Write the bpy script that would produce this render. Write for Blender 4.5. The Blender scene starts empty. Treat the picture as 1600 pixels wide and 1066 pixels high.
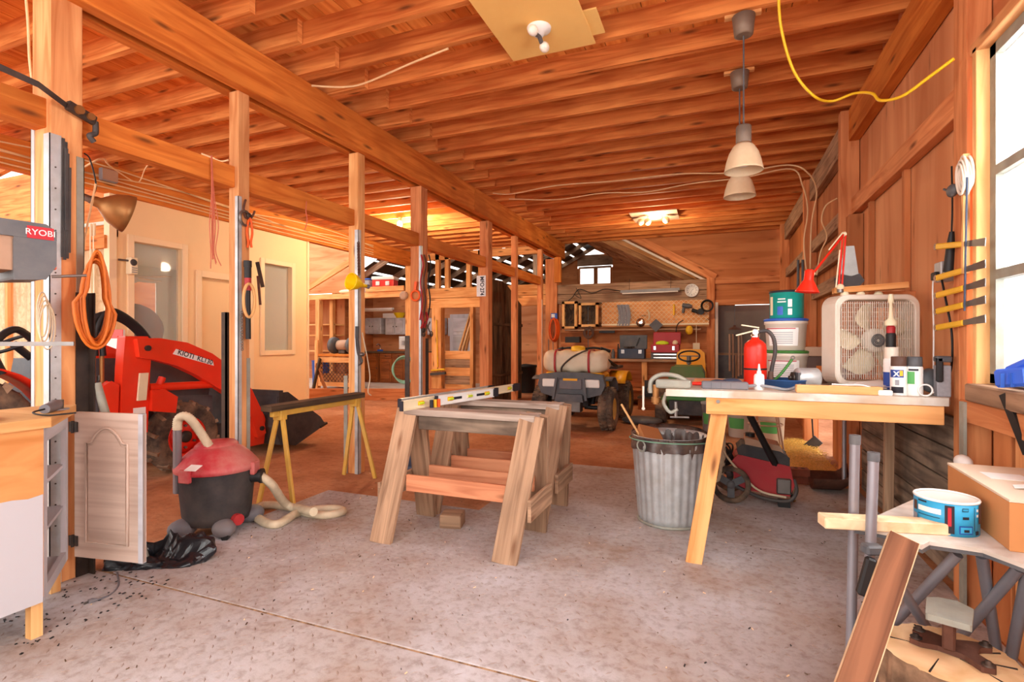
import bpy, math, random
from mathutils import Vector as V, Matrix as Mx
R = random.Random(7)
PI = math.pi
sc = bpy.context.scene
COL = sc.collection
# ------------------------------------------------------------------ camera
F, H, YAW = 812.0, 1.22, math.radians(21.63)
S, C = math.sin(YAW), math.cos(YAW)
cd = bpy.data.cameras.new('camera'); cam = bpy.data.objects.new('camera', cd); COL.objects.link(cam)
cd.sensor_width = 36; cd.lens = F / 1600 * 36; cd.clip_start = .02; cd.clip_end = 200
cam.location = (0, 0, H); cam.rotation_euler = (PI / 2, 0, YAW)
sc.camera = cam
# ------------------------------------------------------------------ light
w = bpy.data.worlds.new('sky'); sc.world = w; w.use_nodes = True
bg = w.node_tree.nodes['Background']; bg.inputs[0].default_value = (1.0, .965, .93, 1); bg.inputs[1].default_value = 1.65
def area(name, loc, rot, sx, sy, power, col):
    l = bpy.data.lights.new(name, 'AREA'); l.shape = 'RECTANGLE'; l.size = sx; l.size_y = sy; l.energy = power; l.color = col
    o = bpy.data.objects.new(name, l); COL.objects.link(o); o.location = loc; o.rotation_euler = rot
    return o
# daylight entering through the glazed opening in the right wall and through the open barn front behind the viewer
area('window_daylight', (1.32, 1.9, 1.85), (0, math.radians(78), 0), 1.3, 1.8, 540, (1, .98, .96))
area('barn_door_daylight', (-2.6, -1.3, 1.9), (math.radians(86), 0, 0), 6.5, 2.8, 55, (1, .97, .94))
sc.view_settings.view_transform = 'Standard'; sc.view_settings.look = 'None'
sc.view_settings.exposure = 0.92; sc.view_settings.gamma = 1; sc.view_settings.use_curve_mapping = False
# ------------------------------------------------------------------ helpers
def ray(px, py):
    r = (px - 800) / F
    return V((-S + r * C, C + r * S, (533 - py) / F))
def onz(px, py, z):
    d = ray(px, py); t = (z - H) / d.z; return V((d.x * t, d.y * t, z))
def ony(px, py, y):
    d = ray(px, py); t = y / d.y; return V((d.x * t, y, H + d.z * t))
def onx(px, py, x):
    d = ray(px, py); t = x / d.x; return V((x, d.y * t, H + d.z * t))
def ond(px, py, t):
    d = ray(px, py); return V((d.x * t, d.y * t, H + d.z * t))
class MB:
    def __init__(s, M=None):
        s.v = []; s.f = []; s.uv = []; s.mi = []; s.sm = []; s.M = M; s.k = 0
    def raw(s, vs, fs, mi=0, sm=False, uvs=None, M=None):
        b = len(s.v)
        for p in vs:
            p = V(p)
            if M is not None: p = M @ p
            if s.M is not None: p = s.M @ p
            s.v.append(p)
        for i, f in enumerate(fs):
            s.f.append([b + j for j in f]); s.mi.append(mi); s.sm.append(sm)
            s.uv.append(uvs[i] if uvs else [(0, 0)] * len(f))
        return s
    def bar(s, p, q, w, t, mi=0, up=None, w2=None, t2=None, M=None):
        p, q = V(p), V(q); d = q - p; L = d.length; x = d / L
        u = V(up) if up is not None else (V((0, 0, 1)) if abs(x.z) < .95 else V((0, 1, 0)))
        sd = u.cross(x).normalized(); u = x.cross(sd)
        w2 = w if w2 is None else w2; t2 = t if t2 is None else t2
        vs = []; lc = []
        for c, ww, tt, l in ((p, w, t, 0), (q, w2, t2, L)):
            for a, b in ((-1, -1), (1, -1), (1, 1), (-1, 1)):
                vs.append(c + sd * (a * ww / 2) + u * (b * tt / 2)); lc.append((l, a * ww / 2, b * tt / 2))
        fs = [(0, 3, 2, 1), (4, 5, 6, 7), (0, 1, 5, 4), (1, 2, 6, 5), (2, 3, 7, 6), (3, 0, 4, 7)]
        s.k += 1; o = s.k * 1.37
        ax = [(1, 2), (1, 2), (0, 1), (0, 2), (0, 1), (0, 2)]
        uvs = []
        for i, f in enumerate(fs):
            a, b = ax[i]
            uvs.append([((lc[j][a] if i > 1 else lc[j][a] * .1) + o, lc[j][b] + o + i * .31) for j in f])
        return s.raw(vs, fs, mi, False, uvs, M)
    def box(s, x0, x1, y0, y1, z0, z1, mi=0, M=None):
        dx, dy, dz = x1 - x0, y1 - y0, z1 - z0
        cx, cy, cz = (x0 + x1) / 2, (y0 + y1) / 2, (z0 + z1) / 2
        if dx >= dy and dx >= dz: return s.bar((x0, cy, cz), (x1, cy, cz), dy, dz, mi, (0, 0, 1), M=M)
        if dy >= dz: return s.bar((cx, y0, cz), (cx, y1, cz), dx, dz, mi, (0, 0, 1), M=M)
        return s.bar((cx, cy, z0), (cx, cy, z1), dx, dy, mi, (0, 1, 0), M=M)
    def cbox(s, c, sx, sy, sz, mi=0, M=None):
        return s.box(c[0] - sx / 2, c[0] + sx / 2, c[1] - sy / 2, c[1] + sy / 2, c[2] - sz / 2, c[2] + sz / 2, mi, M)
    def tube(s, pts, r, n=8, closed=False, mi=0, M=None, sq=1.0):
        pts = [V(p) for p in pts]; N = len(pts)
        rr = r if isinstance(r, (list, tuple)) else [r] * N
        tg = []
        for i in range(N):
            a = pts[(i - 1) % N] if (closed or i > 0) else pts[i]
            b = pts[(i + 1) % N] if (closed or i < N - 1) else pts[i]
            d = b - a; tg.append(d.normalized() if d.length > 1e-9 else V((0, 0, 1)))
        u = V((0, 0, 1)) if abs(tg[0].z) < .9 else V((1, 0, 0))
        u = (u - tg[0] * u.dot(tg[0])).normalized()
        vs = []; uv = []
        for i in range(N):
            if i: u = u - tg[i] * u.dot(tg[i])
            u = u.normalized() if u.length > 1e-6 else V((1, 0, 0)); b = tg[i].cross(u)
            for k in range(n):
                a = 2 * PI * k / n
                vs.append(pts[i] + (u * math.cos(a) + b * math.sin(a) * sq) * rr[i])
        fs = []
        for i in range(N if closed else N - 1):
            j = (i + 1) % N
            for k in range(n):
                fs.append((i * n + k, i * n + (k + 1) % n, j * n + (k + 1) % n, j * n + k))
        s.raw(vs, fs, mi, True, None, M)
        if not closed:
            s.raw(vs[:n], [tuple(range(n - 1, -1, -1))], mi, False, None, M)
            s.raw(vs[-n:], [tuple(range(n))], mi, False, None, M)
        return s
    def cyl(s, p, q, r, n=16, mi=0, r2=None, M=None):
        return s.tube([p, q], [r, r if r2 is None else r2], n, False, mi, M)
    def lathe(s, prof, n=24, mi=0, M=None, sm=True, caps=True, sy=1.0):
        vs = []; fs = []
        for r, z in prof:
            for k in range(n):
                a = 2 * PI * k / n; vs.append((r * math.cos(a), r * math.sin(a) * sy, z))
        for i in range(len(prof) - 1):
            for k in range(n):
                fs.append((i * n + k, i * n + (k + 1) % n, (i + 1) * n + (k + 1) % n, (i + 1) * n + k))
        s.raw(vs, fs, mi, sm, None, M)
        if caps:
            if prof[0][0] > 1e-4: s.raw(vs[:n], [tuple(range(n - 1, -1, -1))], mi, False, None, M)
            if prof[-1][0] > 1e-4: s.raw(vs[-n:], [tuple(range(n))], mi, False, None, M)
        return s
    def prism(s, poly, z0, z1, mi=0, M=None, sm=False):
        n = len(poly); vs = [(x, y, z0) for x, y in poly] + [(x, y, z1) for x, y in poly]
        fs = [tuple(range(n - 1, -1, -1)), tuple(range(n, 2 * n))]
        uvs = [[(vs[j][0], vs[j][1]) for j in f] for f in fs]
        for i in range(n):
            f = (i, (i + 1) % n, n + (i + 1) % n, n + i); fs.append(f)
            uvs.append([(vs[j][0] + vs[j][1], vs[j][2]) for j in f])
        s.raw(vs, fs[:2], mi, False, uvs[:2], M); s.raw(vs, fs[2:], mi, sm, uvs[2:], M)
        return s
    def ell(s, c, rx, ry, rz, n=16, m=10, mi=0, M=None):
        prof = [(math.sin(PI * i / m), -math.cos(PI * i / m)) for i in range(m + 1)]
        prof[0] = (1e-5, -1); prof[-1] = (1e-5, 1)
        T = Mx.Translation(V(c)) @ Mx.Diagonal((rx, ry, rz, 1))
        return s.lathe(prof, n, mi, T if M is None else M @ T, True, False)
    def ring(s, c, Rr, r, axis=(0, 0, 1), n=24, m=8, mi=0, a0=0, a1=2 * PI, sq=1.0, M=None):
        ax = V(axis).normalized(); u = ax.orthogonal().normalized(); b = ax.cross(u); c = V(c)
        full = abs(a1 - a0 - 2 * PI) < 1e-6
        k = n if full else n + 1
        pts = [c + (u * math.cos(a0 + (a1 - a0) * i / n) + b * math.sin(a0 + (a1 - a0) * i / n)) * Rr for i in range(k)]
        return s.tube(pts, r, m, full, mi, M, sq)
    def grid(s, fn, nu, nv, mi=0, sm=True, M=None, cu=False):
        vs = [fn(i / nu, j / nv) for j in range(nv + 1) for i in range(nu + (0 if cu else 1))]
        k = nu if cu else nu + 1
        fs = [(j * k + i, j * k + (i + 1) % k, (j + 1) * k + (i + 1) % k, (j + 1) * k + i) for j in range(nv) for i in range(nu)]
        return s.raw(vs, fs, mi, sm, None, M)
    def build(s, name, mat, parent=None, bev=0, seg=1, sub=0, solid=0, disp=None, loc=None, rot=None):
        me = bpy.data.meshes.new(name); me.from_pydata([tuple(p) for p in s.v], [], s.f)
        uvl = me.uv_layers.new(name='g'); fl = []
        for u in s.uv:
            for a in u: fl += [a[0], a[1]]
        uvl.data.foreach_set('uv', fl)
        me.polygons.foreach_set('use_smooth', s.sm)
        for m in (mat if isinstance(mat, (list, tuple)) else [mat]): me.materials.append(MT[m] if isinstance(m, str) else m)
        me.polygons.foreach_set('material_index', s.mi)
        me.update()
        o = bpy.data.objects.new(name, me); COL.objects.link(o)
        if parent: o.parent = parent
        if loc is not None: o.location = loc
        if rot is not None: o.rotation_euler = rot
        if solid:
            m = o.modifiers.new('solid', 'SOLIDIFY'); m.thickness = solid; m.offset = 0
        if bev:
            m = o.modifiers.new('bevel', 'BEVEL'); m.width = bev; m.segments = seg; m.limit_method = 'ANGLE'; m.angle_limit = .6
        if sub:
            m = o.modifiers.new('sub', 'SUBSURF'); m.levels = sub; m.render_levels = sub
        return o
def thing(name, label, cat, loc=(0, 0, 0), rz=0, group=None, rot=None):
    o = bpy.data.objects.new(name, None); COL.objects.link(o); o.empty_display_size = .1
    o.location = loc; o.rotation_euler = rot if rot is not None else (0, 0, rz)
    o['label'] = label; o['category'] = cat
    if group: o['group'] = group
    return o
def tag(o, label, cat, group=None):
    o['label'] = label; o['category'] = cat
    if group: o['group'] = group
    return o
def struct(name, label=None):
    o = bpy.data.objects.new(name, None); COL.objects.link(o); o['kind'] = 'structure'
    if label: o['label'] = label
    return o
def dup(root, loc, rz=None, label=None, rot=None):
    r = root.copy(); COL.objects.link(r); r.location = loc
    if rz is not None: r.rotation_euler = (0, 0, rz)
    if rot is not None: r.rotation_euler = rot
    if label: r['label'] = label
    for ch in root.children:
        c = ch.copy(); COL.objects.link(c); c.parent = r
        for g in ch.children:
            d = g.copy(); COL.objects.link(d); d.parent = c
    return r
def T(x, y, z): return Mx.Translation((x, y, z))
def RX(a): return Mx.Rotation(math.radians(a), 4, 'X')
def RY(a): return Mx.Rotation(math.radians(a), 4, 'Y')
def RZ(a): return Mx.Rotation(math.radians(a), 4, 'Z')
def text(name, s, size, mat, parent, M, thick=.0006, bold=0):
    cu = bpy.data.curves.new(name, 'FONT'); cu.body = s; cu.size = size; cu.align_x = 'CENTER'; cu.align_y = 'CENTER'
    cu.extrude = thick; cu.offset = bold
    to = bpy.data.objects.new(name, cu); COL.objects.link(to)
    dg = bpy.context.evaluated_depsgraph_get()
    me = bpy.data.meshes.new_from_object(to.evaluated_get(dg)); bpy.data.objects.remove(to)
    me.name = name; me.materials.clear(); me.materials.append(MT[mat])
    me.transform(M)
    o = bpy.data.objects.new(name, me); COL.objects.link(o); o.parent = parent
    return o
def spline(pts, n=8):
    pts = [V(p) for p in pts]; out = []
    for i in range(len(pts) - 1):
        p0 = pts[max(i - 1, 0)]; p1 = pts[i]; p2 = pts[i + 1]; p3 = pts[min(i + 2, len(pts) - 1)]
        for k in range(n):
            t = k / n
            out.append(.5 * ((2 * p1) + (p2 - p0) * t + (2 * p0 - 5 * p1 + 4 * p2 - p3) * t * t + (3 * p1 - p0 - 3 * p2 + p3) * t ** 3))
    out.append(pts[-1]); return out
# ------------------------------------------------------------------ materials
MT = {}
def lin(c):
    return tuple((x / 255 / 12.92 if x / 255 <= .04045 else ((x / 255 + .055) / 1.055) ** 2.4) for x in c[:3]) + (1,)
class NT:
    def __init__(s, name):
        m = bpy.data.materials.new(name); m.use_nodes = True; s.m = m; s.t = m.node_tree; s.p = s.t.nodes['Principled BSDF']; MT[name] = m
    def n(s, typ, **kw):
        nd = s.t.nodes.new(typ)
        for k, v in kw.items():
            if k.startswith('i_'):
                key = k[2:]; key = int(key) if key.isdigit() else key.replace('_', ' ')
                nd.inputs[key].default_value = v
            else: setattr(nd, k, v)
        return nd
    def l(s, a, b): s.t.links.new(a, b)
    def mix(s, fac, a, b, typ='MIX'):
        m = s.t.nodes.new('ShaderNodeMix'); m.data_type = 'RGBA'; m.blend_type = typ; m.clamp_factor = True
        for x, i in ((fac, 0), (a, 6), (b, 7)):
            if hasattr(x, 'is_output'): s.l(x, m.inputs[i])
            else: m.inputs[i].default_value = x
        return m.outputs[2]
    def ramp(s, fac, stops):
        r = s.t.nodes.new('ShaderNodeValToRGB'); s.l(fac, r.inputs[0]); e = r.color_ramp.elements
        while len(e) < len(stops): e.new(.5)
        for i, (p, c) in enumerate(stops): e[i].position = p; e[i].color = c
        return r.outputs[0]
    def math(s, op, a, b=None, c=None):
        m = s.t.nodes.new('ShaderNodeMath'); m.operation = op
        for i, x in enumerate((a, b, c)):
            if x is None: continue
            if hasattr(x, 'is_output'): s.l(x, m.inputs[i])
            else: m.inputs[i].default_value = x
        return m.outputs[0]
    def bump(s, h, strength=.2, dist=.01):
        b = s.n('ShaderNodeBump'); b.inputs['Strength'].default_value = strength; b.inputs['Distance'].default_value = dist
        s.l(h, b.inputs['Height']); s.l(b.outputs[0], s.p.inputs['Normal'])
def wood(name, dark, light, us=1.6, vs=26, rough=.75, knot=(96, 50, 24), var=.22, knots=1.0, stain=None, sat=1):
    g = NT(name)
    uv = g.n('ShaderNodeUVMap'); uv.uv_map = 'g'
    oi = g.n('ShaderNodeObjectInfo')
    mp = g.n('ShaderNodeMapping'); g.l(uv.outputs[0], mp.inputs[0]); mp.inputs['Scale'].default_value = (us, vs, 1)
    off = g.n('ShaderNodeCombineXYZ')
    r = g.math('MULTIPLY', oi.outputs['Random'], 37.0)
    g.l(r, off.inputs[0]); g.l(r, off.inputs[1]); g.l(off.outputs[0], mp.inputs['Location'])
    n1 = g.n('ShaderNodeTexNoise'); n1.noise_dimensions = '2D'; g.l(mp.outputs[0], n1.inputs['Vector'])
    n1.inputs['Scale'].default_value = 1; n1.inputs['Detail'].default_value = 5; n1.inputs['Distortion'].default_value = .6
    n2 = g.n('ShaderNodeTexNoise'); n2.noise_dimensions = '2D'; n2.inputs['Scale'].default_value = .35; n2.inputs['Detail'].default_value = 2
    m2 = g.n('ShaderNodeMapping'); m2.inputs['Scale'].default_value = (us * 3, vs * .35, 1); g.l(uv.outputs[0], m2.inputs[0]); g.l(off.outputs[0], m2.inputs['Location'])
    g.l(m2.outputs[0], n2.inputs['Vector'])
    c = g.ramp(n1.outputs[0], [(.28, lin(dark)), (.62, lin(light))])
    d2 = tuple(x * .72 for x in lin(dark)[:3]) + (1,)
    c = g.mix(g.ramp(n2.outputs[0], [(.45, (0, 0, 0, 1)), (.75, (.55, .55, .55, 1))]), c, d2)
    vo = g.n('ShaderNodeTexVoronoi'); vo.voronoi_dimensions = '2D'; vo.inputs['Scale'].default_value = 1
    m3 = g.n('ShaderNodeMapping'); m3.inputs['Scale'].default_value = (1.0, 4.2, 1); g.l(uv.outputs[0], m3.inputs[0]); g.l(off.outputs[0], m3.inputs['Location'])
    g.l(m3.outputs[0], vo.inputs['Vector'])
    k = g.ramp(vo.outputs['Distance'], [(.02, (knots * .8,) * 3 + (1,)), (.085, (0, 0, 0, 1))])
    c = g.mix(k, c, lin(knot))
    if stain:
        st = g.n('ShaderNodeTexNoise'); st.inputs['Scale'].default_value = 2.4; st.inputs['Detail'].default_value = 6
        tc = g.n('ShaderNodeTexCoord'); g.l(tc.outputs['Object'], st.inputs['Vector'])
        c = g.mix(g.ramp(st.outputs[0], [(.45, (0, 0, 0, 1)), (.65, (.85, .85, .85, 1))]), c, lin(stain))
    hs = g.n('ShaderNodeHueSaturation'); g.l(c, hs.inputs['Color'])
    g.l(g.math('MULTIPLY_ADD', oi.outputs['Random'], var, 1 - var / 2), hs.inputs['Value']); hs.inputs['Saturation'].default_value = sat
    g.l(hs.outputs[0], g.p.inputs['Base Color'])
    g.p.inputs['Roughness'].default_value = rough; g.p.inputs['Specular IOR Level'].default_value = .2
    g.bump(n1.outputs[0], .25, .004)
    return g
def mat(name, col, rough=.5, metal=0, var=.12, scale=9, dust=None, dusta=.5, bump=0, alpha=None, emit=0, spec=.4, trans=0):
    g = NT(name); c = lin(col)
    tc = g.n('ShaderNodeTexCoord')
    n1 = g.n('ShaderNodeTexNoise'); n1.inputs['Scale'].default_value = scale; n1.inputs['Detail'].default_value = 5
    g.l(tc.outputs['Object'], n1.inputs['Vector'])
    lo = tuple(x * (1 - var) for x in c[:3]) + (1,); hi = tuple(min(1, x * (1 + var)) for x in c[:3]) + (1,)
    cc = g.ramp(n1.outputs[0], [(.3, lo), (.7, hi)])
    if dust:
        n2 = g.n('ShaderNodeTexNoise'); n2.inputs['Scale'].default_value = scale * .45; n2.inputs['Detail'].default_value = 7; n2.inputs['Roughness'].default_value = .65
        g.l(tc.outputs['Object'], n2.inputs['Vector'])
        cc = g.mix(g.ramp(n2.outputs[0], [(.38, (0, 0, 0, 1)), (.7, (dusta,) * 3 + (1,))]), cc, lin(dust))
    g.l(cc, g.p.inputs['Base Color'])
    g.p.inputs['Roughness'].default_value = rough; g.p.inputs['Metallic'].default_value = metal; g.p.inputs['Specular IOR Level'].default_value = spec
    if bump: g.bump(n1.outputs[0], bump, .01)
    if emit:
        g.p.inputs['Emission Color'].default_value = c; g.p.inputs['Emission Strength'].default_value = emit
    if trans: g.p.inputs['Transmission Weight'].default_value = trans
    if alpha is not None: g.p.inputs['Alpha'].default_value = alpha
    return g
wood('joist', (190, 96, 42), (230, 146, 78))
wood('joist_left', (200, 110, 50), (238, 162, 92))
wood('deck', (210, 112, 44), (244, 164, 84), vs=14)
wood('beam', (196, 102, 36), (226, 138, 60), vs=18)
wood('post', (200, 128, 76), (230, 168, 112), vs=20)
wood('post_red', (192, 112, 66), (222, 148, 96), vs=20)
wood('fresh', (214, 140, 78), (240, 180, 118), vs=22)
wood('pine', (222, 160, 96), (244, 196, 134), vs=24)
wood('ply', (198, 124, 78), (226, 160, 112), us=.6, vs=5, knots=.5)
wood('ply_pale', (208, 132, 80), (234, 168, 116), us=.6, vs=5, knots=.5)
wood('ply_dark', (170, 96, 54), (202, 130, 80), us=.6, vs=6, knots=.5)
wood('osb', (214, 180, 138), (236, 210, 172), us=14, vs=14, knots=.2)
wood('grey_board', (92, 78, 68), (158, 136, 116), vs=20, knots=.7, stain=(70, 58, 50), rough=.9)
wood('dark_board', (58, 46, 36), (112, 88, 66), vs=14, knots=.6, rough=.8)
wood('weathered', (132, 102, 80), (184, 148, 118), vs=30, knots=.8, rough=.9)
wood('weathered_grey', (138, 120, 108), (190, 172, 158), vs=24, knots=.8, rough=.9)
wood('red_lumber', (176, 104, 72), (210, 142, 104), vs=24, knots=.8)
wood('rough_brown', (92, 58, 42), (142, 96, 70), vs=30, knots=.8, rough=.9)
wood('cab_brown', (122, 62, 24), (160, 88, 38), vs=20, knots=.2, rough=.45)
wood('bench_paint', (196, 184, 170), (234, 226, 216), us=5, vs=12, knots=.5, stain=(200, 158, 116))
wood('cab_white', (184, 182, 186), (210, 208, 214), us=1, vs=8, knots=0, rough=.5)
wood('cab_door', (196, 168, 152), (216, 192, 176), us=.8, vs=30, knots=0, rough=.45, var=.05)
wood('cab_tan', (196, 128, 70), (220, 156, 96), us=3, vs=10, knots=.1)
wood('bark', (112, 82, 58), (190, 154, 118), us=30, vs=6, knots=.6, rough=.95)
wood('log_end', (206, 164, 116), (236, 204, 160), us=6, vs=6, knots=.2, rough=.9)
mat('cream', (250, 218, 168), .6, var=.03, scale=2)
mat('cream_trim', (252, 226, 184), .5, var=.03, scale=2)
mat('white_wall', (222, 232, 222), .7, var=.04, scale=2)
mat('galv', (196, 200, 202), .42, .45, .14, 14, dust=(150, 140, 120), dusta=.35)
mat('galv_dull', (158, 160, 150), .6, .3, .16, 14, dust=(150, 130, 104), dusta=.5)
mat('angle_iron', (58, 48, 44), .6, .5, .3, 10, dust=(110, 86, 66), dusta=.5)
mat('steel', (130, 126, 122), .4, .85, .12, 12)
mat('steel_dark', (62, 56, 54), .5, .6, .2, 12, dust=(120, 98, 80), dusta=.5)
mat('rust', (110, 70, 54), .75, .3, .3, 18, dust=(76, 50, 42), dusta=.8, bump=.2)
mat('chrome', (214, 212, 208), .2, 1, .04, 6)
mat('black', (30, 29, 30), .5, 0, .2, 12)
mat('black_dusty', (50, 50, 54), .6, 0, .2, 8, dust=(128, 112, 98), dusta=.35)
mat('rubber', (62, 54, 50), .85, 0, .25, 10, dust=(172, 138, 108), dusta=.8)
mat('rubber_lug', (128, 100, 80), .9, 0, .3, 14, dust=(184, 150, 118), dusta=.7)
mat('red', (226, 34, 16), .35, 0, .06, 5, dust=(200, 84, 54), dusta=.25)
mat('orange_red', (232, 50, 22), .35, 0, .06, 5, dust=(206, 92, 54), dusta=.3)
mat('dusty_red', (188, 44, 56), .5, 0, .08, 5, dust=(206, 164, 150), dusta=.85)
mat('crimson', (176, 30, 42), .45, 0, .08, 5, dust=(150, 90, 70), dusta=.3)
mat('yellow', (240, 188, 40), .45, 0, .08, 8)
mat('yellow_bright', (250, 214, 20), .35, 0, .04, 8)
mat('sawhorse_yellow', (216, 168, 66), .6, 0, .12, 8, dust=(190, 150, 100), dusta=.5)
mat('deere_yellow', (246, 178, 20), .4, 0, .04, 8)
mat('green', (52, 132, 52), .4, 0, .08, 6, dust=(120, 120, 70), dusta=.4)
mat('green_dusty', (78, 118, 52), .55, 0, .08, 6, dust=(128, 116, 70), dusta=.6)
mat('blue', (48, 96, 190), .4, 0, .06, 6)
mat('blue_dark', (48, 66, 92), .5, 0, .08, 6, dust=(110, 100, 96), dusta=.3)
mat('blue_can', (52, 160, 206), .4, 0, .03, 4)
mat('blue_bright', (56, 108, 226), .35, 0, .05, 4)
mat('white', (238, 236, 232), .45, 0, .04, 6)
mat('white_dusty', (228, 218, 204), .55, 0, .06, 5, dust=(204, 178, 150), dusta=.5)
mat('tank', (232, 218, 190), .45, 0, .05, 4, dust=(196, 160, 116), dusta=.6)
mat('ivory', (238, 224, 190), .5, 0, .05, 6, dust=(206, 180, 140), dusta=.3)
mat('grey', (140, 140, 144), .55, 0, .1, 8)
mat('grey_tube', (150, 150, 158), .38, .5, .08, 8, dust=(140, 116, 100), dusta=.3)
mat('grey_plastic', (110, 110, 118), .55, 0, .12, 8, dust=(150, 130, 112), dusta=.4)
mat('brown_plastic', (92, 64, 52), .6, 0, .2, 8)
mat('dusty_tan', (186, 150, 124), .7, 0, .12, 8, dust=(150, 120, 100), dusta=.5)
mat('charcoal', (80, 84, 90), .5, 0, .12, 8, dust=(150, 140, 130), dusta=.3)
mat('cardboard', (202, 138, 84), .75, 0, .05, 4)
mat('cardboard_light', (226, 206, 182), .7, 0, .04, 4)
mat('paper', (244, 242, 238), .7, 0, .02, 4)
mat('mdf', (252, 206, 124), .7, 0, .05, 3, dust=(236, 178, 92), dusta=.4)
mat('orange_cord', (214, 112, 30), .5, 0, .1, 10)
mat('orange_plastic', (238, 92, 24), .5, 0, .08, 10)
mat('yellow_cord', (246, 200, 40), .45, 0, .05, 10)
mat('wire', (238, 200, 150), .5, 0, .08, 10)
mat('hose', (222, 206, 176), .55, 0, .08, 20, dust=(170, 140, 110), dusta=.4)
mat('twine', (204, 110, 84), .8, 0, .1, 30)
mat('green_hose', (128, 176, 150), .5, 0, .1, 12)
mat('copper', (168, 116, 66), .45, .6, .2, 8, dust=(110, 80, 48), dusta=.6)
mat('brick_red', (150, 86, 66), .85, 0, .16, 20, bump=.3)
mat('bark_skin', (158, 124, 96), .95, 0, .5, 16, dust=(84, 60, 44), dusta=.95, bump=.9)
mat('straw', (226, 178, 82), .8, 0, .3, 60)
mat('concrete', (206, 194, 182), .9, 0, .12, 5, dust=(180, 140, 110), dusta=.5)
mat('granite', (40, 84, 140), .4, 0, .1, 60)
mat('teal', (24, 150, 138), .35, 0, .05, 5)
mat('print_dark', (34, 34, 44), .6, 0, .05, 8)
mat('print_grey', (150, 150, 156), .7, 0, .1, 60)
mat('print_red', (186, 36, 48), .6, 0, .05, 8)
mat('print_blue', (36, 68, 150), .5, 0, .05, 8)
mat('print_green', (88, 168, 92), .5, 0, .05, 8)
mat('lime', (196, 226, 40), .6, 0, .05, 8)
mat('shade_white', (226, 206, 172), .5, 0, .04, 6, dust=(190, 150, 104), dusta=.6)
mat('shade_grey', (116, 104, 94), .5, .2, .08, 6, dust=(170, 140, 110), dusta=.5)
mat('plastic_bag', (24, 26, 32), .28, 0, .2, 12, spec=.6)
mat('bag_liner', (52, 44, 44), .38, 0, .25, 14, dust=(150, 118, 100), dusta=.5, spec=.6)
mat('straw_broom', (222, 190, 100), .7, 0, .1, 30)
mat('dark_interior', (44, 36, 32), .9, 0, .2, 4)
mat('metal_roof', (92, 84, 78), .5, .6, .25, 6, dust=(60, 48, 40), dusta=.7)
mat('sheet_grey', (112, 100, 92), .6, 0, .12, 3)
mat('headlight', (250, 248, 240), .15, 0, .03, 6)
mat('bulb', (250, 244, 232), .3, 0, .01, 3)
mat('bulb_off', (244, 238, 226), .2, 0, .01, 3)
mat('bulb_lit', (255, 226, 160), .3, 0, .01, 3, emit=14)
mat('sky_glow', (255, 255, 255), .5, 0, 0, 3, emit=3.2)
g = NT('glass'); g.p.inputs['Base Color'].default_value = (.86, .9, .9, 1); g.p.inputs['Roughness'].default_value = .04; g.p.inputs['Alpha'].default_value = .22; g.p.inputs['Specular IOR Level'].default_value = .8
g = NT('window_glass'); g.p.inputs['Base Color'].default_value = (.82, .85, .88, 1); g.p.inputs['Roughness'].default_value = .5; g.p.inputs['Alpha'].default_value = .78
# floor dirt and steel floor plate
def ground(name, cols, scale, fine, rough=.9, bump=.25):
    g = NT(name); tc = g.n('ShaderNodeTexCoord')
    n1 = g.n('ShaderNodeTexNoise'); n1.inputs['Scale'].default_value = scale; n1.inputs['Detail'].default_value = 8; n1.inputs['Roughness'].default_value = .62
    n2 = g.n('ShaderNodeTexNoise'); n2.inputs['Scale'].default_value = fine; n2.inputs['Detail'].default_value = 6; n2.inputs['Roughness'].default_value = .7
    g.l(tc.outputs['Object'], n1.inputs['Vector']); g.l(tc.outputs['Object'], n2.inputs['Vector'])
    c = g.ramp(n1.outputs[0], [(.32, lin(cols[0])), (.5, lin(cols[1])), (.68, lin(cols[2]))])
    c = g.mix(g.ramp(n2.outputs[0], [(.3, (.5, .5, .5, 1)), (.52, (0, 0, 0, 1))]), c, lin(cols[3]))
    g.l(c, g.p.inputs['Base Color']); g.p.inputs['Roughness'].default_value = rough; g.p.inputs['Specular IOR Level'].default_value = .15
    g.bump(n2.outputs[0], bump, .02)
ground('dirt', [(150, 92, 58), (186, 128, 90), (206, 158, 122), (118, 72, 48)], .9, 16)
ground('plate', [(160, 136, 120), (180, 172, 170), (198, 197, 202), (122, 102, 90)], 1.5, 24, .7, .16)
ground('plate_lug', [(140, 116, 100), (160, 144, 136), (180, 172, 170), (110, 90, 78)], 1.5, 24, .7, .1)
# ================================================================== STRUCTURE
# ---- floor
floor = struct('floor', 'dusty reddish dirt and concrete barn floor')
MB().box(-15, 9, -7, 23, -.1, 0).build('dirt_bed', 'dirt', floor)
def plate(x0, x1, y0, y1):
    o = MB().box(x0, x1, y0, y1, -.002, .006).build('steel_plate', 'plate', floor, bev=.002)
    m = MB(); nx = int((x1 - x0) / .052); ny = int((y1 - y0) / .052)
    for i in range(nx):
        for j in range(ny):
            if R.random() < .32: continue
            x = x0 + .03 + i * .052; y = y0 + .03 + j * .052
            a = 45 if (i + j) % 2 else -45
            ca, sa = math.cos(math.radians(a)), math.sin(math.radians(a))
            pts = []
            for u, v, z in ((-.017, 0, 0), (0, -.005, 0), (.017, 0, 0), (0, .005, 0), (0, 0, 0.0034 if R.random() > .4 else .002)):
                pts.append((x + u * ca - v * sa, y + u * sa + v * ca, .006 + z))
            m.raw(pts, [(0, 1, 4), (1, 2, 4), (2, 3, 4), (3, 0, 4)])
    k = m.build('tread_lugs', 'plate_lug', o); k['kind'] = 'stuff'
plate(-3.3, 1.06, .15, 1.748); plate(-2.95, 1.06, 1.762, 3.385)
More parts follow.
